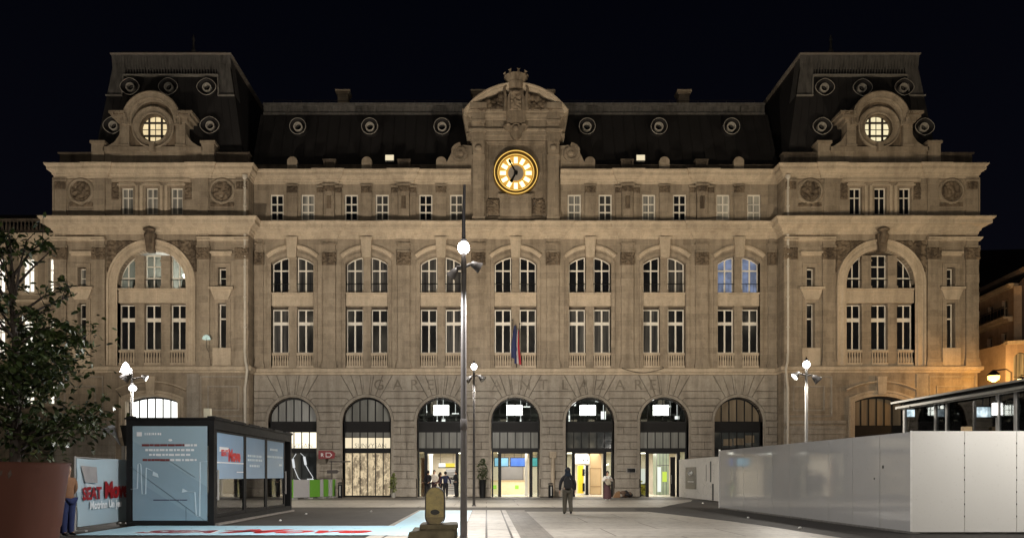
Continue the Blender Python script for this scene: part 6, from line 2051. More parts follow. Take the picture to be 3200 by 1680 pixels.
# sodium street lantern by the side street
lx_, ly_ = ux(3105, 46.0), 46.0
o = thing('sodium_lantern', 'glowing orange street lantern above the roof of the glass pavilion', 'street lamp', (lx_, ly_, 0))
zz_ = vz(1180, ly_)
m = MB(); m.tube([(lx_+1.1, ly_, 0), (lx_+1.1, ly_, zz_+.35), (lx_+.8, ly_, zz_+.55), (lx_, ly_, zz_+.45)], [.09, .06, .04, .035], 10); m.build('pole', POLE_DARK, o)
m = MB(); m.lathe((lx_, ly_, zz_), [(.12, -.22), (.30, -.1), (.32, .12), (.2, .28)], 12); m.build('lens', LIGHT_ORANGE, o, smooth='auto')
m = MB(); m.lathe((lx_, ly_, zz_), [(.34, .13), (.36, .2), (.15, .42), (.05, .5)], 12); m.build('hood', BLACK_FRAME, o)
point('lantern_light', (lx_, ly_, zz_-.3), 850, (1, .50, .12), .2, o)
x2_, y2_ = ux(3190, 50.0), 50.0
o = thing('sodium_lantern', 'small warm lantern at the right edge above the pavilion roof', 'street lamp', (x2_, y2_, 0))
z2_ = vz(1187, y2_)
m = MB(); m.tube([(x2_+.9, y2_, 0), (x2_+.9, y2_, z2_+.3), (x2_, y2_, z2_+.35)], [.09, .05, .035], 10); m.build('pole', POLE_DARK, o)
m = MB(); m.lathe((x2_, y2_, z2_), [(.10, -.1), (.2, -.02), (.2, .06), (.1, .12)], 12); m.build('lens', glow('warm_lantern_light', (1, .70, .30), 8), o, smooth='auto')
m = MB(); m.lathe((x2_, y2_, z2_), [(.22, .07), (.22, .1), (.05, .25)], 12); m.build('hood', BLACK_FRAME, o)
point('lantern_light', (x2_, y2_, z2_-.25), 1900, (1, .56, .18), .2, o)

# ------------------------------------------------------------------ oval marker on its stone block in the foreground
Yo = 8.0
ox = ux(1360, Yo)
bs = thing('stone_block', 'weathered dark stone block with a chipped cap slab at the bottom edge', 'stone block', (ox, Yo, 0))
def rough_box(mb, x0, x1, y0, y1, z0, z1, amp, seed, n=8):
    bm = bmesh.new(); bmesh.ops.create_cube(bm, size=1)
    bmesh.ops.subdivide_edges(bm, edges=bm.edges[:], cuts=n, use_grid_fill=True)
    for v in bm.verts:
        p = Vector((x0+(v.co.x+.5)*(x1-x0), y0+(v.co.y+.5)*(y1-y0), z0+(v.co.z+.5)*(z1-z0)))
        e = sum(1 for c in v.co if abs(abs(c)-.5) < 1e-4)
        nv = Vector((noise.noise(p*7+Vector((seed, 0, 0))), noise.noise(p*7+Vector((0, seed, 0))), noise.noise(p*7+Vector((0, 0, seed)))))
        k = Vector((v.co.x*(x1-x0), v.co.y*(y1-y0), v.co.z*(z1-z0)))
        v.co = p + nv*amp - (k.normalized()*amp*1.3 if e > 1 else Vector())
    mb.add([tuple(v.co) for v in bm.verts], [tuple(v.index for v in f.verts) for f in bm.faces]); bm.free()
MOSSY = stone('mossy_weathered_stone', (.20, .17, .105), (.055, .048, .032), 9, 9, 0, .95, bump=.9)
m = MB(); rough_box(m, ox-.27, ox+.23, Yo-.22, Yo+.28, 0, .92, .018, 3, 12); m.build('block', MOSSY, bs, smooth='auto')
m = MB(); rough_box(m, ox-.16, ox+.24, Yo-.12, Yo+.28, .91, .975, .010, 8, 8); m.build('cap_slab', MOSSY, bs, smooth='auto')
ov = thing('oval_marker', 'yellowish weathered capsule-shaped marker with a dark blot standing on the stone block', 'marker', (ox, Yo, .97))
def oval_mat():
    m, t = newmat('worn_yellow_enamel')
    g = t.xyz(); nz = t.noise(g, 9, 6, .65)
    sp_ = t.n('ShaderNodeSeparateXYZ', _0=g)
    dx_ = t.math('SUBTRACT', sp_.outputs[0], ox); dz_ = t.math('SUBTRACT', sp_.outputs[2], 1.10)
    rr = t.math('ADD', t.math('MULTIPLY', t.math('MULTIPLY', dx_, dx_), 1.0), t.math('MULTIPLY', t.math('MULTIPLY', dz_, dz_), 2.6))
    rr = t.math('ADD', rr, t.math('MULTIPLY', t.math('SUBTRACT', nz, .5), .004))
    blot = t.math('LESS_THAN', rr, .0024)
    c = t.mix(t.ramp(nz, [(.4, (0,0,0)), (.65, (1,1,1))]), (.40, .32, .12), (.20, .165, .085))
    low = t.math('LESS_THAN', t.math('ADD', dz_, t.math('MULTIPLY', nz, .06)), -.02)
    c = t.mix(t.math('MULTIPLY', low, .6), c, (.09, .065, .045))
    c = t.mix(blot, c, (.02, .02, .018))
    t.out(c, .5)
    return m
w2, zb_, zt2 = .095, 1.055, 1.27
cap = [(ox+w2, zb_), (ox+w2, zt2)] + arc(ox, zt2, w2, 0, 180, 16)[1:] + [(ox-w2, zb_)] + arc(ox, zb_, w2, 180, 360, 16)[1:-1]
m = MB(); m.prism(cap, Yo-.045, Yo+.045); oo = m.build('face', oval_mat(), ov)
m = MB(); m.rib(cap, [(-.004, .05), (-.004, .058), (-.012, .058), (-.012, -.058), (-.004, -.058), (-.004, -.05)], Yo, True); m.build('rim', POLE_DARK, ov)
m = MB(); m.lathe((ox, Yo, .965), [(.055, 0), (.05, .015), (.028, .03), (.028, .06)], 12); m.build('foot', MOSSY, ov)

# ------------------------------------------------------------------ planter and tree
px_, py_ = -8.18, 12.0
CORTEN = plain('rust_brown_metal', (.118, .045, .030), .45, .15, .22, 1.6, streak=True)
pl = thing('planter', 'huge rust-brown tapered planter with leaf cut-outs round its rim', 'planter', (px_, py_, 0))
m = MB(); m.lathe((px_, py_, 0), [(1.02, 0), (1.06, .05), (1.10, .62), (1.12, .66), (1.24, 1.66), (1.27, 1.70), (1.20, 1.70), (1.12, 1.45)], 40); m.build('body', CORTEN, pl, smooth='auto')
m = MB(); m.lathe((px_, py_, 1.40), [(.02, .03), (1.13, .06)], 24); m.build('soil', plain('dark_soil', (.02, .016, .012), .9), pl)
m = MB()
random.seed(4)
plain_cut = plain('dark_cut_edges', (.05, .03, .022), .7, 0, .9, 9)
for k in range(26):
    a = -2.9 + 2.9*k/33*1.0; a += .05*random.random()
    z = 1.50+.14*random.random(); rr = 1.205+.105*(z-1.5)/.2*.3+.02
    p = Vector((px_+rr*math.cos(a), py_+rr*math.sin(a), z)); tg = Vector((-math.sin(a), math.cos(a), 0))
    s_ = .03+.045*random.random(); rot = random.random()*PI
    d1 = tg*math.cos(rot)+Vector((0, 0, math.sin(rot))); d2 = -tg*math.sin(rot)+Vector((0, 0, math.cos(rot)))
    m.add([p-d1*s_, p-d2*s_*.4, p+d1*s_, p+d2*s_*.4], [(0,1,2,3)])
for q in m.clusters(.005): q.build('leaf_cut_out', plain_cut, pl)
tr = thing('potted_tree', 'leafy dark tree growing from the rust-brown planter', 'tree', (px_+.55, py_, 1.42))
tx = px_+.52
m = MB()
random.seed(9)
m.tube([(tx, py_, 1.4), (tx+.03, py_, 2.4), (tx+.02, py_+.03, 3.4), (tx-.05, py_, 4.3), (tx-.08, py_+.05, 5.2)], [.085, .075, .055, .03, .010], 10)
tips = []
for k in range(44):
    z0 = 1.62+3.2*(k/44)**.95; a = random.random()*2*PI
    ln = (1.32-.18*(z0-1.7))*(.7+.5*random.random())
    if z0 > 4.2: ln *= .6
    b0 = Vector((tx, py_, z0)); b2 = b0 + Vector((math.cos(a)*ln, math.sin(a)*ln, .25+.45*random.random()))
    if z0 > 4.2: b2.z += .3
    b1 = b0.lerp(b2, .5) + Vector((0, 0, .12*random.random()))
    m.tube([b0, b1, b2], [.026, .016, .005], 6); tips.append((b0, b1, b2, z0))
    for q in range(3):
        s0 = b1.lerp(b2, random.random()); s1 = s0 + Vector((random.uniform(-.4, .4), random.uniform(-.4, .4), random.uniform(-.05, .4)))
        m.tube([s0, s1], [.009, .003], 5); tips.append((s0, s0.lerp(s1, .5), s1, z0))
m.tube([(tx+.05, py_, 2.0), (tx+.8, py_-.1, 2.2), (tx+1.25, py_-.1, 2.42)], [.02, .012, .004], 6)
tips += [(Vector((tx+.5, py_, 2.15)), Vector((tx+.85, py_-.1, 2.25)), Vector((tx+1.35, py_-.1, 2.38)), 2.0)]*3
m.build('trunk', plain('dark_bark', (.035, .026, .02), .85, 0, .3, 6, bump=.5), tr)
def leaf_mat():
    m, t = newmat('glossy_dark_leaves')
    oi = t.n('ShaderNodeTexNoise', Vector=t.xyz(), Scale=6.0, Detail=3.0)
    c = t.ramp(oi.outputs[0], [(.35, (.015, .028, .009)), (.55, (.038, .058, .016)), (.72, (.095, .102, .037))])
    t.out(c, .38, spec=.5)
    return m
m = MB()
def leaf(mb, p, d, s_, up):
    d = d.normalized(); r_ = d.cross(up)
    if r_.length < .05: r_ = Vector((1, 0, 0))
    r_ = r_.normalized(); nn = r_.cross(d)
    mb.add([p, p+d*s_*.35+r_*s_*.26+nn*s_*.05, p+d*s_*.75+r_*s_*.2, p+d*s_-nn*s_*.12, p+d*s_*.75-r_*s_*.2, p+d*s_*.35-r_*s_*.26+nn*s_*.05], [(0,1,2,3,4,5)])
for (b0, b1, b2, z0) in tips:
    dens = 42 if z0 < 3.4 else (26 if z0 < 3.9 else 9)
    for k in range(dens):
        t = random.random()
        p = b0.lerp(b1, t*2) if t < .3 else b1.lerp(b2, (t-.3)/.7)
        if z0 < 3.3: p = p + Vector((random.gauss(0, .17), random.gauss(0, .17), random.gauss(0, .15)))
        else: p = p + Vector((random.gauss(0, .03), random.gauss(0, .03), random.gauss(0, .03)))
        d = Vector((random.uniform(-1, 1), random.uniform(-1, 1), random.uniform(-.9, .4)))
        leaf(m, p, d, .08+.08*random.random(), Vector((random.gauss(0, .5), random.gauss(0, .5), 1)).normalized())
m.build('crown', leaf_mat(), tr)

# ------------------------------------------------------------------ small things along the front
def bin_(px, Y, label, h=.95, r_=.16):
    x = ux(px, Y)
    o = thing('litter_bin', label, 'litter bin', (x, Y, 0), 'litter bins along the station front')
    m = MB(); m.lathe((x, Y, 0), [(r_*.9, 0), (r_, .05), (r_, h-.1), (r_*.96, h-.1)], 16); m.build('body', BLACK_FRAME, o, smooth='auto')
    m = MB(); m.lathe((x, Y, h-.06), [(r_*1.15, 0), (r_*1.15, .05), (r_*.5, .10)], 16); m.build('lid', DARK_PANEL, o, smooth='auto')
    m = MB(); m.box(x-.02, x+.05, Y-r_-.012, Y-r_+.02, .15, h-.2); m.build('pale_strip', PALE_METAL, o)
    return o
bin_(1721, 48.6, 'black litter bin with a pale strip between the blue-screen and yellow-cabinet entrances')
bin_(1063, 48.6, 'black litter bin at the left edge of the lit patterned shop display', 1.0, .14)
# potted bamboo and potted palm-like bush
def potted(px, Y, label, h, potm, leafm, wid, n, seed, poth=.45, potr=.2):
    x = ux(px, Y); rr = random.Random(seed)
    o = thing('potted_plant', label, 'potted plant', (x, Y, 0))
    m = MB(); m.lathe((x, Y, 0), [(potr*.75, 0), (potr, poth-.04), (potr*1.08, poth), (potr*.9, poth), (potr*.85, poth-.08)], 16); m.build('pot', potm, o, smooth='auto')
    m = MB()
    for k in range(6): m.tube([(x+rr.uniform(-.05, .05), Y, poth-.1), (x+rr.uniform(-.1, .1), Y+rr.uniform(-.1, .1), h*.9)], [.014, .006], 5)
    m.build('stems', plain('green_brown_stems', (.06, .06, .03), .7), o)
    m = MB()
    for k in range(n):
        z = poth + (h-poth)*rr.random(); t = (z-poth)/(h-poth)
        w_ = wid*math.sin(PI*min(1, .18+.82*t))**.7
        p = Vector((x+rr.uniform(-1, 1)*w_, Y+rr.uniform(-1, 1)*w_, z))
        leaf(m, p, Vector((rr.uniform(-1, 1), rr.uniform(-1, 1), rr.uniform(-.6, .9))), .10+.10*rr.random(), Vector((rr.gauss(0, .6), rr.gauss(0, .6), 1)).normalized())
    m.build('foliage', leafm, o)
LEAF2 = plain('yellow_green_leaves', (.16, .19, .05), .5, 0, .4, 9)
potted(1229, 48.8, 'slim yellow-green potted bamboo beside the patterned shop display', 1.55, plain('pale_glazed_pot', (.36, .34, .30), .4), LEAF2, .17, 190, 1, .35, .17)
potted(1508, 48.3, 'tall dark potted bush in a black tub between the two left entrances', 2.5, BLACK_FRAME, leaf_mat(), .36, 260, 2, 1.2, .24)
# green and white barrier
ga_, gb_ = Vector((ux(913, 45.2), 45.2, 0)), Vector((ux(1048, 49.2), 49.2, 0))
bar_ = thing('site_barrier', 'green and white striped site barrier along the shop wall behind the container', 'barrier', tuple(ga_))
GREENB = plain('barrier_green', (.13, .36, .035), .5, 0, .06, 4)
GREYB = plain('barrier_pale_grey', (.42, .41, .42), .5, 0, .06, 4)
dd = gb_-ga_
cuts = [(0, .03, 1), (.03, .36, 0), (.36, .62, 1), (.62, .70, 0), (.70, .82, 1), (.82, .92, 0), (.92, 1.0, 1)]
dn = dd.normalized(); nn_ = Vector((dn.y, -dn.x, 0))
for a, b, k in cuts:
    c = ga_ + dd*((a+b)/2) + Vector((0, 0, .66))
    m = MB(); m.obox(c, dn*((b-a)*dd.length/2-.01), nn_*.03, Vector((0, 0, .55))); m.build('green_panel' if k else 'white_panel', GREENB if k else GREYB, bar_)
m = MB()
for t in (.02, .36, .66, .86, .99):
    p = ga_+dd*t; m.obox(p+Vector((0, 0, .04)), dn*.12, nn_*.25, Vector((0, 0, .04))); m.tube([p+nn_*.05, p+nn_*.05+Vector((0, 0, 1.25))], .025, 6)
for q in m.clusters(): q.build('foot_and_post', PALE_METAL, bar_)
# red station sign
Y = 49.0
q = [(995, 1406), (1038, 1407), (1047, 1415), (1044, 1431), (995, 1433)]
o = thing('red_sign', 'dark red projecting sign with white letters and an angled end beside the shopfronts', 'sign', (ux(1020, Y), Y, vz(1433, Y)))
m = MB(); m.prism([(ux(a, Y), vz(b, Y)) for a, b in q][::-1], Y, Y+.12); m.build('board', plain('dark_red_enamel', (.21, .008, .014), .35, 0, .1, 3), o)
m = MB(); put_text(m, 'R', (ux(1007, Y), Y-.008, vz(1421, Y)), (1, 0, 0), (0, 0, 1), .34, extr=.006, weight=.006)
z = vz(1420, Y); x = ux(1026, Y)
m.rib([(x-.13, z-.11), (x+.10, z-.11), (x+.20, z), (x+.10, z+.11), (x-.13, z+.11)], [(0, 0), (0, .01), (-.04, .01), (-.04, 0)], Y, True)
m.build('white_lettering', WHITEP, o)
m = MB(); m.tube([(ux(1000, Y), Y+.12, vz(1420, Y)), (ux(1000, Y), Y+.95, vz(1420, Y))], .03, 6); m.tube([(ux(1036, Y), Y+.12, vz(1420, Y)), (ux(1036, Y), Y+.95, vz(1420, Y))], .03, 6); m.build('brackets', POLE_DARK, o)
# direction sign bar on two arms by the bins
Y = 48.9
o = thing('direction_sign', 'brown pointed direction boards on a thin post left of the patterned shop display', 'sign', (ux(1033, Y), Y, 0))
m = MB(); m.box(ux(1028, Y), ux(1095, Y), Y-.02, Y+.02, vz(1443, Y), vz(1439, Y)); m.prism([(ux(1022, Y), vz(1478, Y)), (ux(1053, Y), vz(1478, Y)), (ux(1059, Y), vz(1472, Y)), (ux(1053, Y), vz(1467, Y)), (ux(1022, Y), vz(1468, Y))], Y-.03, Y+.03); m.build('boards', POLE_DARK, o)
m = MB(); m.tube([(ux(1035, Y), Y+.05, 0), (ux(1035, Y), Y+.05, vz(1438, Y))], .03, 8); m.build('post', POLE_DARK, o)
# plaque
Y = CY-.07
o = thing('wall_plaque', 'small dark framed plaque on the stone pier left of the right-hand entrance', 'plaque', (ux(1973, Y), Y, vz(1478, Y)))
m = MB(); m.box(ux(1957, Y), ux(1988, Y), Y-.03, Y+.04, vz(1477, Y), vz(1460, Y)); m.build('frame', plain('pale_plaque_frame', (.34, .31, .27), .6), o)
m = MB(); m.box(ux(1960, Y), ux(1985, Y), Y-.04, Y-.031, vz(1474.5, Y), vz(1462.5, Y)); m.build('face', PANE, o)
# belongings heaped against the pier
random.seed(33)
Y = 48.9
o = thing('heap_of_belongings', 'heap of bags, cardboard and blankets against the stone pier near the woman', 'belongings', (ux(1946, Y), Y, 0))
m = MB(); x = ux(1928, Y)
m.prism([(x-.28, .02), (x+.18, .02), (x+.14, .46), (x-.1, .34)], Y-.25, Y+.2); m.build('cardboard_box', plain('brown_cardboard', (.24, .13, .06), .8), o)
for nm, colr, seeds in (('dark_bag', (.02, .018, .02), 5), ('brown_blanket', (.12, .075, .05), 5), ('pale_bag', (.42, .38, .33), 4)):
    m = MB()
    for k in range(seeds):
        x = ux(1934+40*random.random(), Y); m.ball((x, Y-.2+.4*random.random(), .14+.22*random.random()), (.13+.12*random.random(), .15, .11+.1*random.random()), 9, 6)
    m.build(nm, plain(nm+'_cloth', colr, .8, 0, .3, 9), o, smooth='auto')
# flags on the middle balcony
Y = CY-.35
def flag(label, px, cols, top, bot, seed, lean):
    x = ux(px, Y); zt3, zb3 = vz(top, Y), vz(bot, Y)
    o = thing('hanging_flag', label, 'flag', (x, Y, zb3), 'flags over the middle entrance')
    m = MB(); m.tube([(x-lean*.1, CY+.1, zb3-.2), (x+lean*.1, Y-.15, zt3+.35)], .025, 8); m.ball((x+lean*.1, Y-.15, zt3+.38), .05, 8, 5); m.build('pole', BLACK_FRAME, o)
    nu, nv = 6, 14
    for ci, (col, nm) in enumerate(cols):
        m = MB(); V = []; Fc = []
        for j in range(nv+1):
            t = j/nv
            for i in range(nu+1):
                u = (ci+i/nu)/len(cols)
                wd = .12+.36*t**.8
                xx = x + lean*(-.05) + (u-.5)*wd + .03*math.sin(t*6+seed)
                yy = Y-.1 + .07*math.sin(u*14+t*3+seed)
                V.append((xx, yy, zt3+(zb3-zt3)*t - .10*u*t))
        for j in range(nv):
            for i in range(nu):
                q = j*(nu+1)+i; Fc.append((q, q+1, q+nu+2, q+nu+1))
        m.add(V, Fc); m.build(nm, plain(nm+'_cloth', col, .7, 0, .1, 5), o, smooth=True)
flag('limp dark blue flag over the middle entrance, left of the tricolour', 1605, [((.012, .02, .08), 'blue_field')], 1018, 1118, 1, -1)
flag('limp blue, white and red tricolour flag over the middle entrance', 1619, [((.02, .03, .12), 'blue_band'), ((.55, .52, .5), 'white_band'), ((.42, .02, .04), 'red_band')], 1030, 1135, 2, 1)
# lit spherical lamp on the left pavilion wall
Y = TY-.55; x, z = ux(645, Y), vz(1055, Y)
o = thing('wall_lamp', 'small half-round pale lamp held out from the left pavilion wall', 'lamp', (x, Y, z))
m = MB(); m.lathe((x, Y, z), [(.26, -.10), (.25, .0), (.18, .13), (.05, .20)], 14); m.build('shade', glow('dim_greenish_lamp', (.75, .95, .82), .75, .7, 5), o, smooth='auto')
m = MB(); m.tube([(x, Y, z-.1), (x, Y, z-.6), (x, Y+.5, z-.9)], .02, 6); m.build('bracket', POLE_DARK, o)
# ------------------------------------------------------------------ people
def skin(nodes, edges, root, sub=1):
    """grow a continuous surface round a skeleton: nodes {name: (co, rx, ry)}"""
    names = list(nodes); ix = {n: i for i, n in enumerate(names)}
    me = bpy.data.meshes.new('skeleton'); me.from_pydata([nodes[n][0] for n in names], [(ix[a], ix[b]) for a, b in edges], [])
    ob = bpy.data.objects.new('skeleton', me); COL.objects.link(ob)
    mod = ob.modifiers.new('skin', 'SKIN'); mod.use_smooth_shade = True
    sv = me.skin_vertices[0].data
    for n in names:
        sv[ix[n]].radius = (nodes[n][1], nodes[n][2] if len(nodes[n]) > 2 else nodes[n][1])
        sv[ix[n]].use_root = (n == root)
    s = ob.modifiers.new('sub', 'SUBSURF'); s.levels = sub; s.render_levels = sub
    dg = bpy.context.evaluated_depsgraph_get(); dg.update()
    ev = ob.evaluated_get(dg)
    r = bpy.data.meshes.new_from_object(ev)
    V = [tuple(v.co) for v in r.vertices]; Fc = [tuple(p.vertices) for p in r.polygons]
    bpy.data.objects.remove(ob); bpy.data.meshes.remove(me); bpy.data.meshes.remove(r)
    return V, Fc
CLOTH = {}
def cloth(name, col, rough=.8):
    if name not in CLOTH: CLOTH[name] = plain(name, col, rough, 0, .15, 12)
    return CLOTH[name]
SKIN = plain('skin', (.42, .25, .17), .55, 0, .06, 8)
def person(label, loc, rz, h=1.75, legs=((.0, .0), (.0, .0)), arms=(((.05, -.05), (.05, -.25)), ((.05, -.05), (.05, -.25))), top=None, bottom=None, shoes=None, hair=None,
           hood=None, coat=0.0, pack=None, skirt=None, belly_bag=None, hat=None, group=None, lean=0.0):
    """local frame: facing -y. legs: per side (knee forward, foot forward); arms: per side ((elbow out, elbow forward), (wrist out, wrist forward))"""
    o = thing('person', label, 'person', loc, group, rz)
    k = h/1.75
    W = world_of(o)
    def L(x, y, z): return (x*k, y*k, z*k)
    N = {'pelvis': (L(0, 0, .96), .135*k, .10*k), 'waist': (L(0, -lean*.3, 1.12), .125*k, .095*k), 'chest': (L(0, -lean*.7, 1.32), .155*k, .11*k), 'base': (L(0, -lean*.9, 1.45), .07*k), 'neck': (L(0, -lean, 1.52), .05*k),
         'jaw': (L(0, -lean-.02, 1.58), .062*k, .07*k), 'face': (L(0, -lean-.015, 1.645), .074*k, .088*k), 'skull': (L(0, -lean+.005, 1.70), .062*k, .075*k), 'nose': (L(0, -lean-.105, 1.625), .012*k)}
    E = [('pelvis', 'waist'), ('waist', 'chest'), ('chest', 'base'), ('base', 'neck'), ('neck', 'jaw'), ('jaw', 'face'), ('face', 'skull'), ('face', 'nose')]
    for s, nm, lg, ar in ((1, 'l', legs[0], arms[0]), (-1, 'r', legs[1], arms[1])):
        kz = .50 + (.02 if lg[0] else 0)
        lift = max(0, -lg[1])*.28
        N[nm+'hip'] = (L(s*.095, 0, .88), .092*k); N[nm+'knee'] = (L(s*.10, -lg[0], kz), .058*k); N[nm+'calf'] = (L(s*.10, -(lg[0]*.55+lg[1]*.45)+.01, .34+lift*.5), .056*k)
        N[nm+'ankle'] = (L(s*.10, -lg[1]+.02, .09+lift), .036*k); N[nm+'toe'] = (L(s*.115, -lg[1]-.15, .035+lift*.15), .036*k, .028*k)
        E += [('pelvis', nm+'hip'), (nm+'hip', nm+'knee'), (nm+'knee', nm+'calf'), (nm+'calf', nm+'ankle'), (nm+'ankle', nm+'toe')]
        (eo, ef), (wo, wf) = ar
        sh = (s*.185, -lean*.85, 1.42); el = (s*(.215+eo), -ef-lean*.6, 1.14+abs(ef)*.15)
        wz = 1.14 - math.sqrt(max(.02, .245**2 - (wf-ef)**2 - (wo-eo)**2)) if wf < .3 else 1.14+.10
        wr = (s*(.215+wo), -wf-lean*.5, wz)
        N[nm+'shoulder'] = (L(*sh), .058*k); N[nm+'elbow'] = (L(*el), .042*k); N[nm+'wrist'] = (L(*wr), .027*k, .022*k)
        d = (Vector(wr)-Vector(el)).normalized(); pl_ = Vector(wr)+d*.07
        N[nm+'palm'] = (L(*pl_), .036*k, .018*k)
        E += [('chest', nm+'shoulder'), (nm+'shoulder', nm+'elbow'), (nm+'elbow', nm+'wrist'), (nm+'wrist', nm+'palm')]
        side = Vector((0, -1, 0)) if abs(d.y) < .8 else Vector((s, 0, 0))
        for f, (off, ln) in enumerate(((-.028, .070), (-.010, .082), (.009, .077), (.027, .060))):
            b = pl_ + d*.035 + side*off; t = b + d*ln*.55 + Vector((-s*.012, 0, 0)); t2 = t + d*ln*.35 + Vector((-s*.022, 0, 0))
            N[nm+'f%d' % f] = (L(*b), .0095*k); N[nm+'g%d' % f] = (L(*t), .0085*k); N[nm+'h%d' % f] = (L(*t2), .0075*k)
            E += [(nm+'palm', nm+'f%d' % f), (nm+'f%d' % f, nm+'g%d' % f), (nm+'g%d' % f, nm+'h%d' % f)]
        tb = pl_ - d*.01 + side*.045; tt = tb + d*.045 + side*.012
        N[nm+'thumb'] = (L(*tb), .011*k); N[nm+'tip'] = (L(*tt), .009*k)
        E += [(nm+'palm', nm+'thumb'), (nm+'thumb', nm+'tip')]
    def child(nm, V, Fc, m, sm=True):
        mb = MB(); mb.add([tuple(W @ Vector(v)) for v in V], Fc)
        return mb.build(nm, m, o, smooth=sm)
    child('body', *skin(N, E, 'pelvis'), SKIN)
    ev = MB()
    for s in (-1, 1): ev.ball(L(s*.03, -lean-.092, 1.652), .011*k, 6, 4)
    child('eyes', ev.v, ev.f, BLACK_FRAME)
    if hair:
        m = MB(); m.ball(L(0, -lean+.022, 1.672), (.100*k, .112*k, .114*k), 14, 9)
        m.v = [(x, y, z) if not (y < (-lean-.03)*k and z < 1.70*k) else (x*.8, (-lean-.02)*k, z) for x, y, z in m.v]
        if hair[1]: m.tube([L(0, -lean+.08, 1.66), L(0, -lean+.12, 1.5), L(0, .10, 1.5-hair[1])], [.08*k, .075*k, .03*k], 10)
        child('hair', m.v, m.f, cloth('hair_%s' % hair[2], hair[0], .6))
    if hat:
        m = MB(); m.lathe(L(0, -lean+.005, 1.70), [(.10*k, -.02), (.105*k, .03), (.09*k, .10), (.04*k, .13)], 14); child('cap', m.v, m.f, cloth('cap_cloth', hat), 'auto')
    def grow(names, add, extra=None, edges=None):
        NN = {n: (N[n][0], N[n][1]+add*k, (N[n][2] if len(N[n]) > 2 else N[n][1])+add*k) for n in names}
        if extra: NN.update(extra)
        EE = [e for e in E if e[0] in NN and e[1] in NN] + (edges or [])
        return NN, EE
    if bottom:
        nn = ['pelvis'] + [a+b for a in 'lr' for b in ('hip', 'knee', 'calf', 'ankle')]
        NN, EE = grow(nn, .022)
        for a in 'lr':
            q = N[a+'ankle'][0]; NN[a+'ankle'] = (q, .078*k, .076*k); NN[a+'cuff'] = ((q[0], q[1], q[2]-.035*k), .080*k, .080*k); EE.append((a+'ankle', a+'cuff'))
            NN[a+'calf'] = (N[a+'calf'][0], .090*k, .090*k); NN[a+'knee'] = (N[a+'knee'][0], .098*k, .098*k); NN[a+'hip'] = (N[a+'hip'][0], .122*k, .122*k)
        child('trousers', *skin(NN, EE, 'pelvis'), cloth(bottom[0], bottom[1]))
    if top:
        nn = ['waist', 'chest', 'base'] + [a+b for a in 'lr' for b in ('shoulder', 'elbow', 'wrist')]
        NN, EE = grow(nn, .03)
        for a in 'lr': NN[a+'wrist'] = (N[a+'wrist'][0], .048*k, .045*k); NN[a+'elbow'] = (N[a+'elbow'][0], .066*k, .064*k); NN[a+'shoulder'] = (N[a+'shoulder'][0], .092*k, .09*k)
        NN['base'] = (N['base'][0], .085*k, .085*k)
        NN['hem'] = (L(0, 0, .93-coat), (.165+coat*.12)*k, (.13+coat*.12)*k); NN['waist'] = (N['waist'][0], .165*k, .135*k)
        NN['chest'] = (N['chest'][0], .185*k, .145*k)
        EE.append(('waist', 'hem'))
        child('jacket', *skin(NN, EE, 'waist'), cloth(top[0], top[1]))
    if hood:
        m = MB(); m.ball(L(0, -lean+.012, 1.66), (.112*k, .122*k, .135*k), 14, 9); m.tube([L(0, .02, 1.60), L(0, .0, 1.47)], [.10*k, .13*k], 12)
        child('hood', m.v, m.f, cloth(hood[0], hood[1]), 'auto')
    if shoes:
        for a, s in (('l', 1), ('r', -1)):
            p = Vector(N[a+'ankle'][0]); q = Vector(N[a+'toe'][0])
            V, Fc = skin({'h': (tuple(p+Vector((0, .03*k, -.04*k))), .05*k, .045*k), 'm': (tuple(p.lerp(q, .5)+Vector((0, 0, -.005))), .05*k, .04*k), 't': (tuple(q), .046*k, .036*k)}, [('h', 'm'), ('m', 't')], 'h')
            child('shoe', V, Fc, cloth(shoes[0], shoes[1], .5))
    if skirt:
        m = MB(); zt_ = 1.06; n = 22; rows = [(.150, 1.06), (.175, .95), (.20, .75), (.225, .45), (.25, .12)]
        V = []; Fc = []
        for j, (r_, z) in enumerate(rows):
            for i in range(n):
                a = 2*PI*i/n; q = r_*(1+.10*j/4*math.sin(a*7))
                V.append(L(q*math.cos(a), q*.78*math.sin(a), z))
        for j in range(len(rows)-1):
            for i in range(n):
                Fc.append((j*n+i, j*n+(i+1) % n, (j+1)*n+(i+1) % n, (j+1)*n+i))
        child('skirt', V, Fc, cloth(skirt[0], skirt[1]))
    if pack:
        m = MB(); rb = bmesh.new(); bmesh.ops.create_uvsphere(rb, u_segments=14, v_segments=10, radius=1)
        for v in rb.verts: v.co = Vector((math.copysign(abs(v.co.x)**.6, v.co.x)*.155, math.copysign(abs(v.co.y)**.6, v.co.y)*.09+.20-lean*.5, math.copysign(abs(v.co.z)**.6, v.co.z)*.25+1.20))*k
        child('backpack', [tuple(v.co) for v in rb.verts], [tuple(v.index for v in f.verts) for f in rb.faces], cloth(pack[0], pack[1])); rb.free()
        m = MB(); m.bar(L(-.04, .26, 1.40), L(-.075, .275, 1.33), .02, .01); child('pale_strap', m.v, m.f, WHITEP)
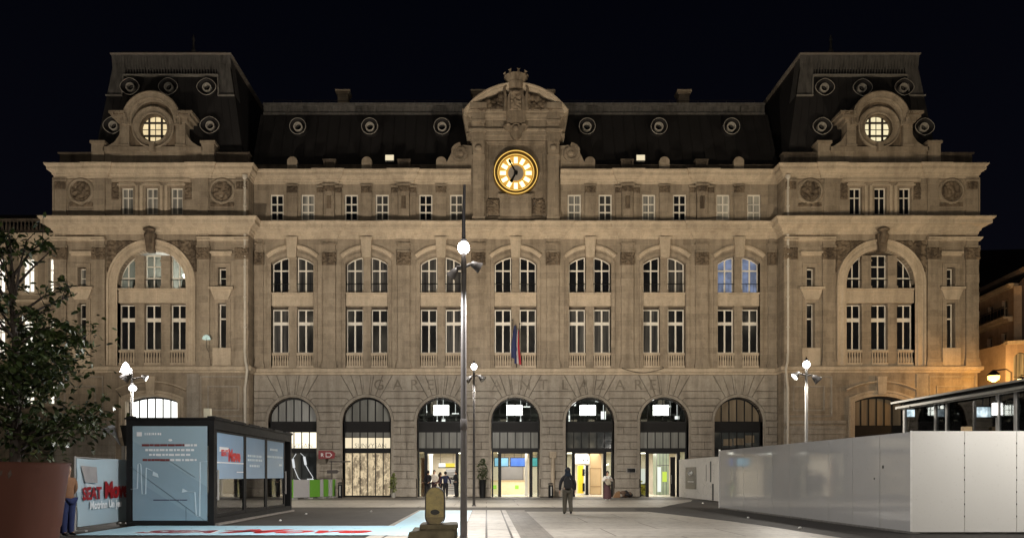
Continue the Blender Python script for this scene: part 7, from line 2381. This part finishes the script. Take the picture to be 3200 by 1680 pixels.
    if belly_bag:
        rb = bmesh.new(); bmesh.ops.create_uvsphere(rb, u_segments=14, v_segments=10, radius=1)
        for v in rb.verts: v.co = Vector((v.co.x*.17, v.co.y*.08-.22, v.co.z*.20+1.12))*k
        child('front_bag', [tuple(v.co) for v in rb.verts], [tuple(v.index for v in f.verts) for f in rb.faces], cloth(belly_bag[0], belly_bag[1])); rb.free()
        m = MB(); m.bar(L(.16, -.15, 1.46), L(-.12, -.25, 1.10), .035, .012); m.bar(L(-.14, -.15, 1.46), L(.12, -.25, 1.10), .03, .012); child('bag_strap', m.v, m.f, cloth('black_strap', (.012, .012, .014)))
    return o
BLK = ('black_coat_cloth', (.010, .010, .013)); NAVY = ('navy_coat_cloth', (.014, .020, .055)); DKT = ('black_trouser_cloth', (.012, .012, .014))
person('person in black jacket, dark blue hood and backpack walking away in khaki trousers', (ux(1774, 28.2), 28.2, 0), PI, 1.76, legs=((.10, .18), (.03, -.22)), arms=(((.07, -.05), (.08, .02)), ((.07, .02), (.08, .12))), top=BLK, bottom=('khaki_trouser_cloth', (.075, .066, .048)), shoes=('black_shoes', (.01, .01, .01)), hair=((.02, .015, .012), 0, 'dark'), hood=('dark_blue_hood_cloth', (.008, .016, .030)), pack=('black_backpack_cloth', (.012, .012, .013)), coat=.05)
person('person with white sleeves, beige chest bag and long maroon skirt facing the square', (ux(1898, 43.6), 43.6, 0), .05, 1.72, arms=(((.06, .05), (-.02, .33)), ((.06, .05), (-.02, .33))), top=('white_knit_cloth', (.60, .57, .53)), bottom=('maroon_trouser_cloth', (.05, .018, .022)), shoes=('pale_shoes', (.5, .46, .42)), hair=((.018, .010, .008), .12, 'black'), skirt=('maroon_skirt_cloth', (.060, .022, .026)), belly_bag=('beige_bag_cloth', (.36, .31, .24)), lean=.02)
G = 'people waiting in the left entrance'
person('person in black, leftmost of the group in the left entrance', (ux(1338, 50.1), 50.1, 0.02), 2.6, 1.78, top=BLK, bottom=DKT, shoes=('black_shoes', (.01, .01, .01)), hair=((.01, .008, .008), 0, 'jet'), coat=.1, group=G)
person('person in white top at the back of the group in the left entrance', (ux(1357, 52.4), 52.4, 0.02), .3, 1.82, top=('white_top_cloth', (.62, .58, .54)), bottom=('dark_plum_cloth', (.03, .014, .018)), shoes=('black_shoes', (.01, .01, .01)), hair=((.012, .009, .008), .1, 'jet'), group=G)
person('person in dark red half hidden behind the navy coat in the left entrance', (ux(1377, 50.9), 50.9, 0.02), 1.9, 1.66, top=('dark_red_cloth', (.06, .012, .016)), bottom=DKT, shoes=('black_shoes', (.01, .01, .01)), hair=((.03, .018, .012), .15, 'brown'), group=G)
person('person in wide navy coat seen from behind in the left entrance', (ux(1392, 49.95), 49.95, 0.02), PI+.1, 1.70, arms=(((.12, .0), (.14, .0)), ((.12, 0), (.14, 0))), top=NAVY, bottom=DKT, shoes=('black_shoes', (.01, .01, .01)), hair=((.01, .008, .008), 0, 'jet'), coat=.22, pack=('navy_pack_cloth', (.012, .018, .05)), group=G)
person('person in black, rightmost of the group in the left entrance', (ux(1425, 50.0), 50.0, 0.02), -1.9, 1.80, arms=(((.10, .05), (.02, .3)), ((.06, 0), (.06, .05))), top=BLK, bottom=DKT, shoes=('black_shoes', (.01, .01, .01)), hair=((.01, .008, .008), 0, 'jet'), coat=.15, group=G)
person('person in orange-brown top and blue trousers mostly hidden between planter and banner', (ux(211, 18.3), 18.3, 0), 1.2, 1.72, top=('orange_brown_cloth', (.24, .12, .06)), bottom=('deep_blue_cloth', (.012, .022, .085)), shoes=('black_shoes', (.01, .01, .01)), hair=((.35, .30, .25), .1, 'pale'), coat=.05)
# ------------------------------------------------------------------ left wing and the house on the right
wg = thing('adjoining_wing', 'lower stone wing left of the station with brightly lit windows behind the tree', 'building', (-34, 51, 0))
WY = 51.0
wx = lambda px: ux(px, WY)
wz = lambda py: vz(py, WY)
wins = []
holes = []
for row, (t, b) in enumerate(((806, 912), (995, 1116), (1200, 1262))):
    for px in (-148, -75, -3, 88, 170):
        holes.append([(wx(px)-.42, wz(b)), (wx(px)+.42, wz(b)), (wx(px)+.42, wz(t)), (wx(px)-.42, wz(t))]); wins.append((wx(px), wz(b), wz(t), px))
m = MB(); m.add(*plate([(-46, -.2), (CX-TOUT+.1, -.2), (CX-TOUT+.1, wz(740)), (-46, wz(740))], holes, WY, WY+.5)); m.build('wall', STONE, wg)
PWIN = glow('bright_wing_window_glass', (1, .95, .82), 1.6, .35, .9, (.75, .66, .50))
for k, (x, z0, z1, px) in enumerate(wins):
    fr, pn = grid_window(x-.41, x+.41, z0, z1, [x], [z0+(z1-z0)*.66], .08, WY+.2, .06, out=.07)
    o = fr.build('window', WHITE_FRAME, wg); pn.build('pane', PWIN, o)
    m = MB(); m.rib([(x-.44, z0), (x+.44, z0), (x+.44, z1), (x-.44, z1)], [(0, -.1), (0, .05), (-.16, .06), (-.22, -.01)], WY, True); m.build('window_surround', STONE_TRIM, wg)
m = MB(); pw_ = [(-46, WY), (CX-TOUT+.05, WY)]
m.sweep(pw_, [(0, wz(775)), (.08, wz(772)), (.12, wz(762)), (.3, wz(756)), (.4, wz(748)), (.5, wz(740)), (.5, wz(734)), (0, wz(733))]); m.sweep(pw_, [(0, wz(946)), (.14, wz(944)), (.18, wz(936)), (0, wz(932))]); m.sweep(pw_, [(0, wz(1152)), (.2, wz(1150)), (.24, wz(1140)), (0, wz(1136))])
m.build('cornice', STONE_TRIM, wg)
m = MB(); m.box(-46, CX-TOUT-.05, WY-.25, WY+.1, wz(692), wz(686)); m.box(-46, CX-TOUT-.05, WY-.2, WY+.1, wz(733), wz(722))
x = -45.8
while x < CX-TOUT-.1: m.lathe((x, WY-.08, 0), [(.06, wz(722)), (.08, wz(715)), (.04, wz(698)), (.06, wz(692))], 6); x += .26
m.build('balustrade', SOOT, wg)
m = MB(); m.add([(-46, WY+.8, wz(720)), (CX-TOUT+.1, WY+.8, wz(720)), (CX-TOUT+.1, WY+2.6, wz(630)), (-46, WY+2.6, wz(630)), (-46, WY+9, wz(630)), (CX-TOUT+.1, WY+9, wz(630))], [(0,1,2,3), (3,2,5,4)]); m.build('roof', SLATE, wg)

hs = thing('corner_house', 'pale apartment house in the side street with a long black balcony', 'house', (39.86, 56, 0))
hd_ = Vector((.151, 1, 0)).normalized(); hn = Vector((1, -.151, 0)).normalized(); ho = Vector((39.86, 56.0, 0))
def loc2(mb):
    mb.v = [tuple(ho + hd_*x + hn*y + Vector((0, 0, z))) for x, y, z in mb.v]
    return mb
STONE_H = stone('warm_house_limestone', (.40, .30, .22), (.26, .185, .13), 1.4, .5, .25)
kz_ = 56/F
hz = lambda py: EYE+(VY-py)*kz_
def at_s(s): return (56+.989*s)/F
W2 = [(1.1, hz(990), hz(925)), (3.2, hz(990), hz(925)), (5.4, hz(990), hz(925)), (1.2, hz(1087), hz(1030)), (3.3, hz(1087), hz(1030)), (5.5, hz(1087), hz(1030))]
m = MB(); m.add(*plate([(0, -.1), (12, -.1), (12, hz(885)), (0, hz(885))], [[(s-.42, a), (s+.42, a), (s+.42, b), (s-.42, b)] for s, a, b in W2], 0, .4)); loc2(m).build('wall', STONE_H, hs)
for s, a, b in W2:
    fr, pn = grid_window(s-.41, s+.41, a, b, [s], [a+(b-a)*.6], .07, .18, .06, out=.07)
    o = loc2(fr).build('window', GREY_FRAME, hs); loc2(pn).build('pane', PANE, o)
m = MB()
for z0, z1, d in ((hz(1096), hz(1088), .25), (hz(893), hz(885), .35), (hz(900), hz(893), .2), (hz(996), hz(988), .7), (hz(1004), hz(996), .35)):
    m.box(-.1, 12, -d, .05, z0, z1)
loc2(m).build('cornices', STONE_TRIM, hs)
m = MB()
m.box(-.1, 12, -.68, -.64, hz(958), hz(956)); m.box(-.1, 12, -.68, -.65, hz(986), hz(985))
for k in range(60): m.box(k*.2-.1, k*.2-.08, -.67, -.65, hz(988), hz(956))
for k in range(24): m.box(k*.5-.1, k*.5+.3, -.665, -.655, hz(982), hz(962))
loc2(m).build('balcony_railing', BLACK_FRAME, hs)
for s in (1.2, 3.3, 5.5):
    m = MB()
    for k in range(6): m.box(s-.45+k*.18, s-.43+k*.18, -.22, -.2, hz(1088), hz(1066))
    m.box(s-.47, s+.47, -.23, -.19, hz(1066), hz(1064)); loc2(m).build('window_guard', BLACK_FRAME, hs)
m = MB(); m.add([(0, .2, hz(885)), (12, .2, hz(885)), (12, 1.4, hz(842)), (0, 1.4, hz(842)), (-.0, 6, hz(836)), (12, 6, hz(836))], [(0,1,2,3), (3,2,5,4)]); loc2(m).build('roof', SLATE, hs)
m = MB(); m.box(-.2, 12, .8, 1.5, hz(846), hz(833)); loc2(m).build('roof_edge', STONE_H, hs)
m = MB(); m.add([(0, .45, -.1), (0, 14, -.1), (0, 14, hz(810)), (0, 5, hz(800)), (0, 1.4, hz(838)), (0, .45, hz(884))], [(0,1,2,3,4,5)]); loc2(m).build('party_wall', plain('dark_brown_render', (.085, .058, .048), .85, 0, .2, 1.2), hs)
m = MB(); m.box(-.25, -.02, -.05, .5, -.1, hz(895)); loc2(m).build('corner_chain', STONE_H, hs)
# lower annex in front
an = thing('arched_annex', 'low pale annex with an arched window below the dark party wall', 'building', (40.5, 53, 0))
ay = 53.0
axp = lambda px: ux(px, ay); azp = lambda py: vz(py, ay)
ac, ar_ = axp(3198), axp(3198)-axp(3167)
m = MB(); m.add(*plate([(axp(3143), -.1), (axp(3143)+9, -.1), (axp(3143)+9, azp(1045)), (axp(3143), azp(1070))], [capped(ac-ar_, ac+ar_, azp(1230), seg_top(ac, ar_, azp(1118), .45), 16)], ay, ay+.5)); m.box(axp(3143), axp(3143)+.3, ay+.5, 56, -.1, azp(1072)); m.build('wall', STONE_H, an)
m = MB(); m.prism([(axp(3139), azp(1078)), (axp(3143)+9, azp(1052)), (axp(3143)+9, azp(1042)), (axp(3139), azp(1067))], ay-.3, ay+.1); m.build('cornice', STONE_TRIM, an)
fr, pn = grid_window(ac-ar_, ac+ar_, azp(1230), seg_top(ac, ar_, azp(1118), .45), [ac-.3, ac+.3], [azp(1175)], .06, ay+.3, .06)
o = fr.build('arched_window', POLE_DARK, an); pn.build('pane', PANE_CURTAIN, o)
# big dark roof far behind the right-hand house
bb = thing('far_roof', 'large dark roof slope far behind the corner house', 'building', (60, 95, 0))
m = MB(); m.add([(ux(3040, 95), 95, 0), (ux(3500, 95), 95, 0), (ux(3500, 95), 95, vz(770, 95)), (ux(3040, 95), 95, vz(782, 95)), (ux(3500, 95), 110, vz(770, 95)), (ux(3040, 95), 110, vz(782, 95)), (ux(3040, 95), 110, 0), (ux(3500, 95), 110, 0)], [(0,1,2,3), (3,2,4,5), (0,3,5,6), (1,7,4,2)]); m.build('roof', plain('night_dark_roof', (.02, .017, .02), .9, 0, .1, .5), bb)

# unseen block added behind the viewer to give glass and glossy boards reflections
ob_ = thing('opposite_building', 'apartment block with scattered lit windows across the square, behind the viewer', 'building', (0, -26, 0))
m = MB(); m.box(-60, 60, -38, -26, 0, 34); m.build('wall', plain('opposite_render', (.20, .17, .13), .8, 0, .2, .4), ob_)
random.seed(44)
lw = MB(); dw = MB()
for fl in range(9):
    for k in range(38):
        x = -57+k*3.0; z = 1.2+fl*3.6
        (lw if random.random() < .3 else dw).box(x-.55, x+.55, -25.99, -25.9, z, z+(2.6 if fl else 2.9))
lw.build('lit_windows', glow('opposite_lit_glass', (1, .85, .6), 2.2, .6, .35), ob_, kind='stuff'); dw.build('dark_windows', PANE, ob_, kind='stuff')
m = MB()
for fl in range(1, 9): m.box(-60, 60, -25.9, -25.4, .6+fl*3.6, .8+fl*3.6)
m.build('balconies', POLE_DARK, ob_)

# ------------------------------------------------------------------ world, camera
W_ = bpy.data.worlds.new('World'); SC.world = W_; W_.use_nodes = True
nt = W_.node_tree; nt.nodes.clear()
tc = nt.nodes.new('ShaderNodeTexCoord'); sx = nt.nodes.new('ShaderNodeSeparateXYZ'); nt.links.new(tc.outputs['Generated'], sx.inputs[0])
rp = nt.nodes.new('ShaderNodeValToRGB'); nt.links.new(sx.outputs[2], rp.inputs[0])
e = rp.color_ramp.elements
e[0].position = 0.0; e[0].color = (.0070, .0062, .0085, 1)
e[1].position = .55; e[1].color = (.0008, .0011, .0027, 1)
e.new(.25).color = (.0022, .0023, .0043, 1)
bg = nt.nodes.new('ShaderNodeBackground'); bg.inputs[1].default_value = 1.0
nt.links.new(rp.outputs[0], bg.inputs[0])
ow = nt.nodes.new('ShaderNodeOutputWorld'); nt.links.new(bg.outputs[0], ow.inputs[0])
cam = bpy.data.cameras.new('camera'); co = bpy.data.objects.new('camera', cam); COL.objects.link(co)
co.location = (0, 0, EYE); co.rotation_euler = (R(90), 0, 0)
cam.sensor_width = 36; cam.sensor_fit = 'HORIZONTAL'; cam.lens = 36*F/3200
cam.shift_x = (1600-VX)/3200; cam.shift_y = (VY-840)/3200
cam.clip_start = .05; cam.clip_end = 2000
SC.camera = co
SC.render.engine = 'CYCLES'
SC.cycles.use_denoising = True
SC.cycles.max_bounces = 6; SC.cycles.diffuse_bounces = 3; SC.cycles.glossy_bounces = 3; SC.cycles.transparent_max_bounces = 12; SC.cycles.transmission_bounces = 4
SC.cycles.sample_clamp_indirect = 4; SC.cycles.sample_clamp_direct = 0
SC.cycles.caustics_reflective = False; SC.cycles.caustics_refractive = False
SC.view_settings.view_transform = 'Standard'; SC.view_settings.look = 'None'; SC.view_settings.exposure = 0; SC.view_settings.gamma = 1
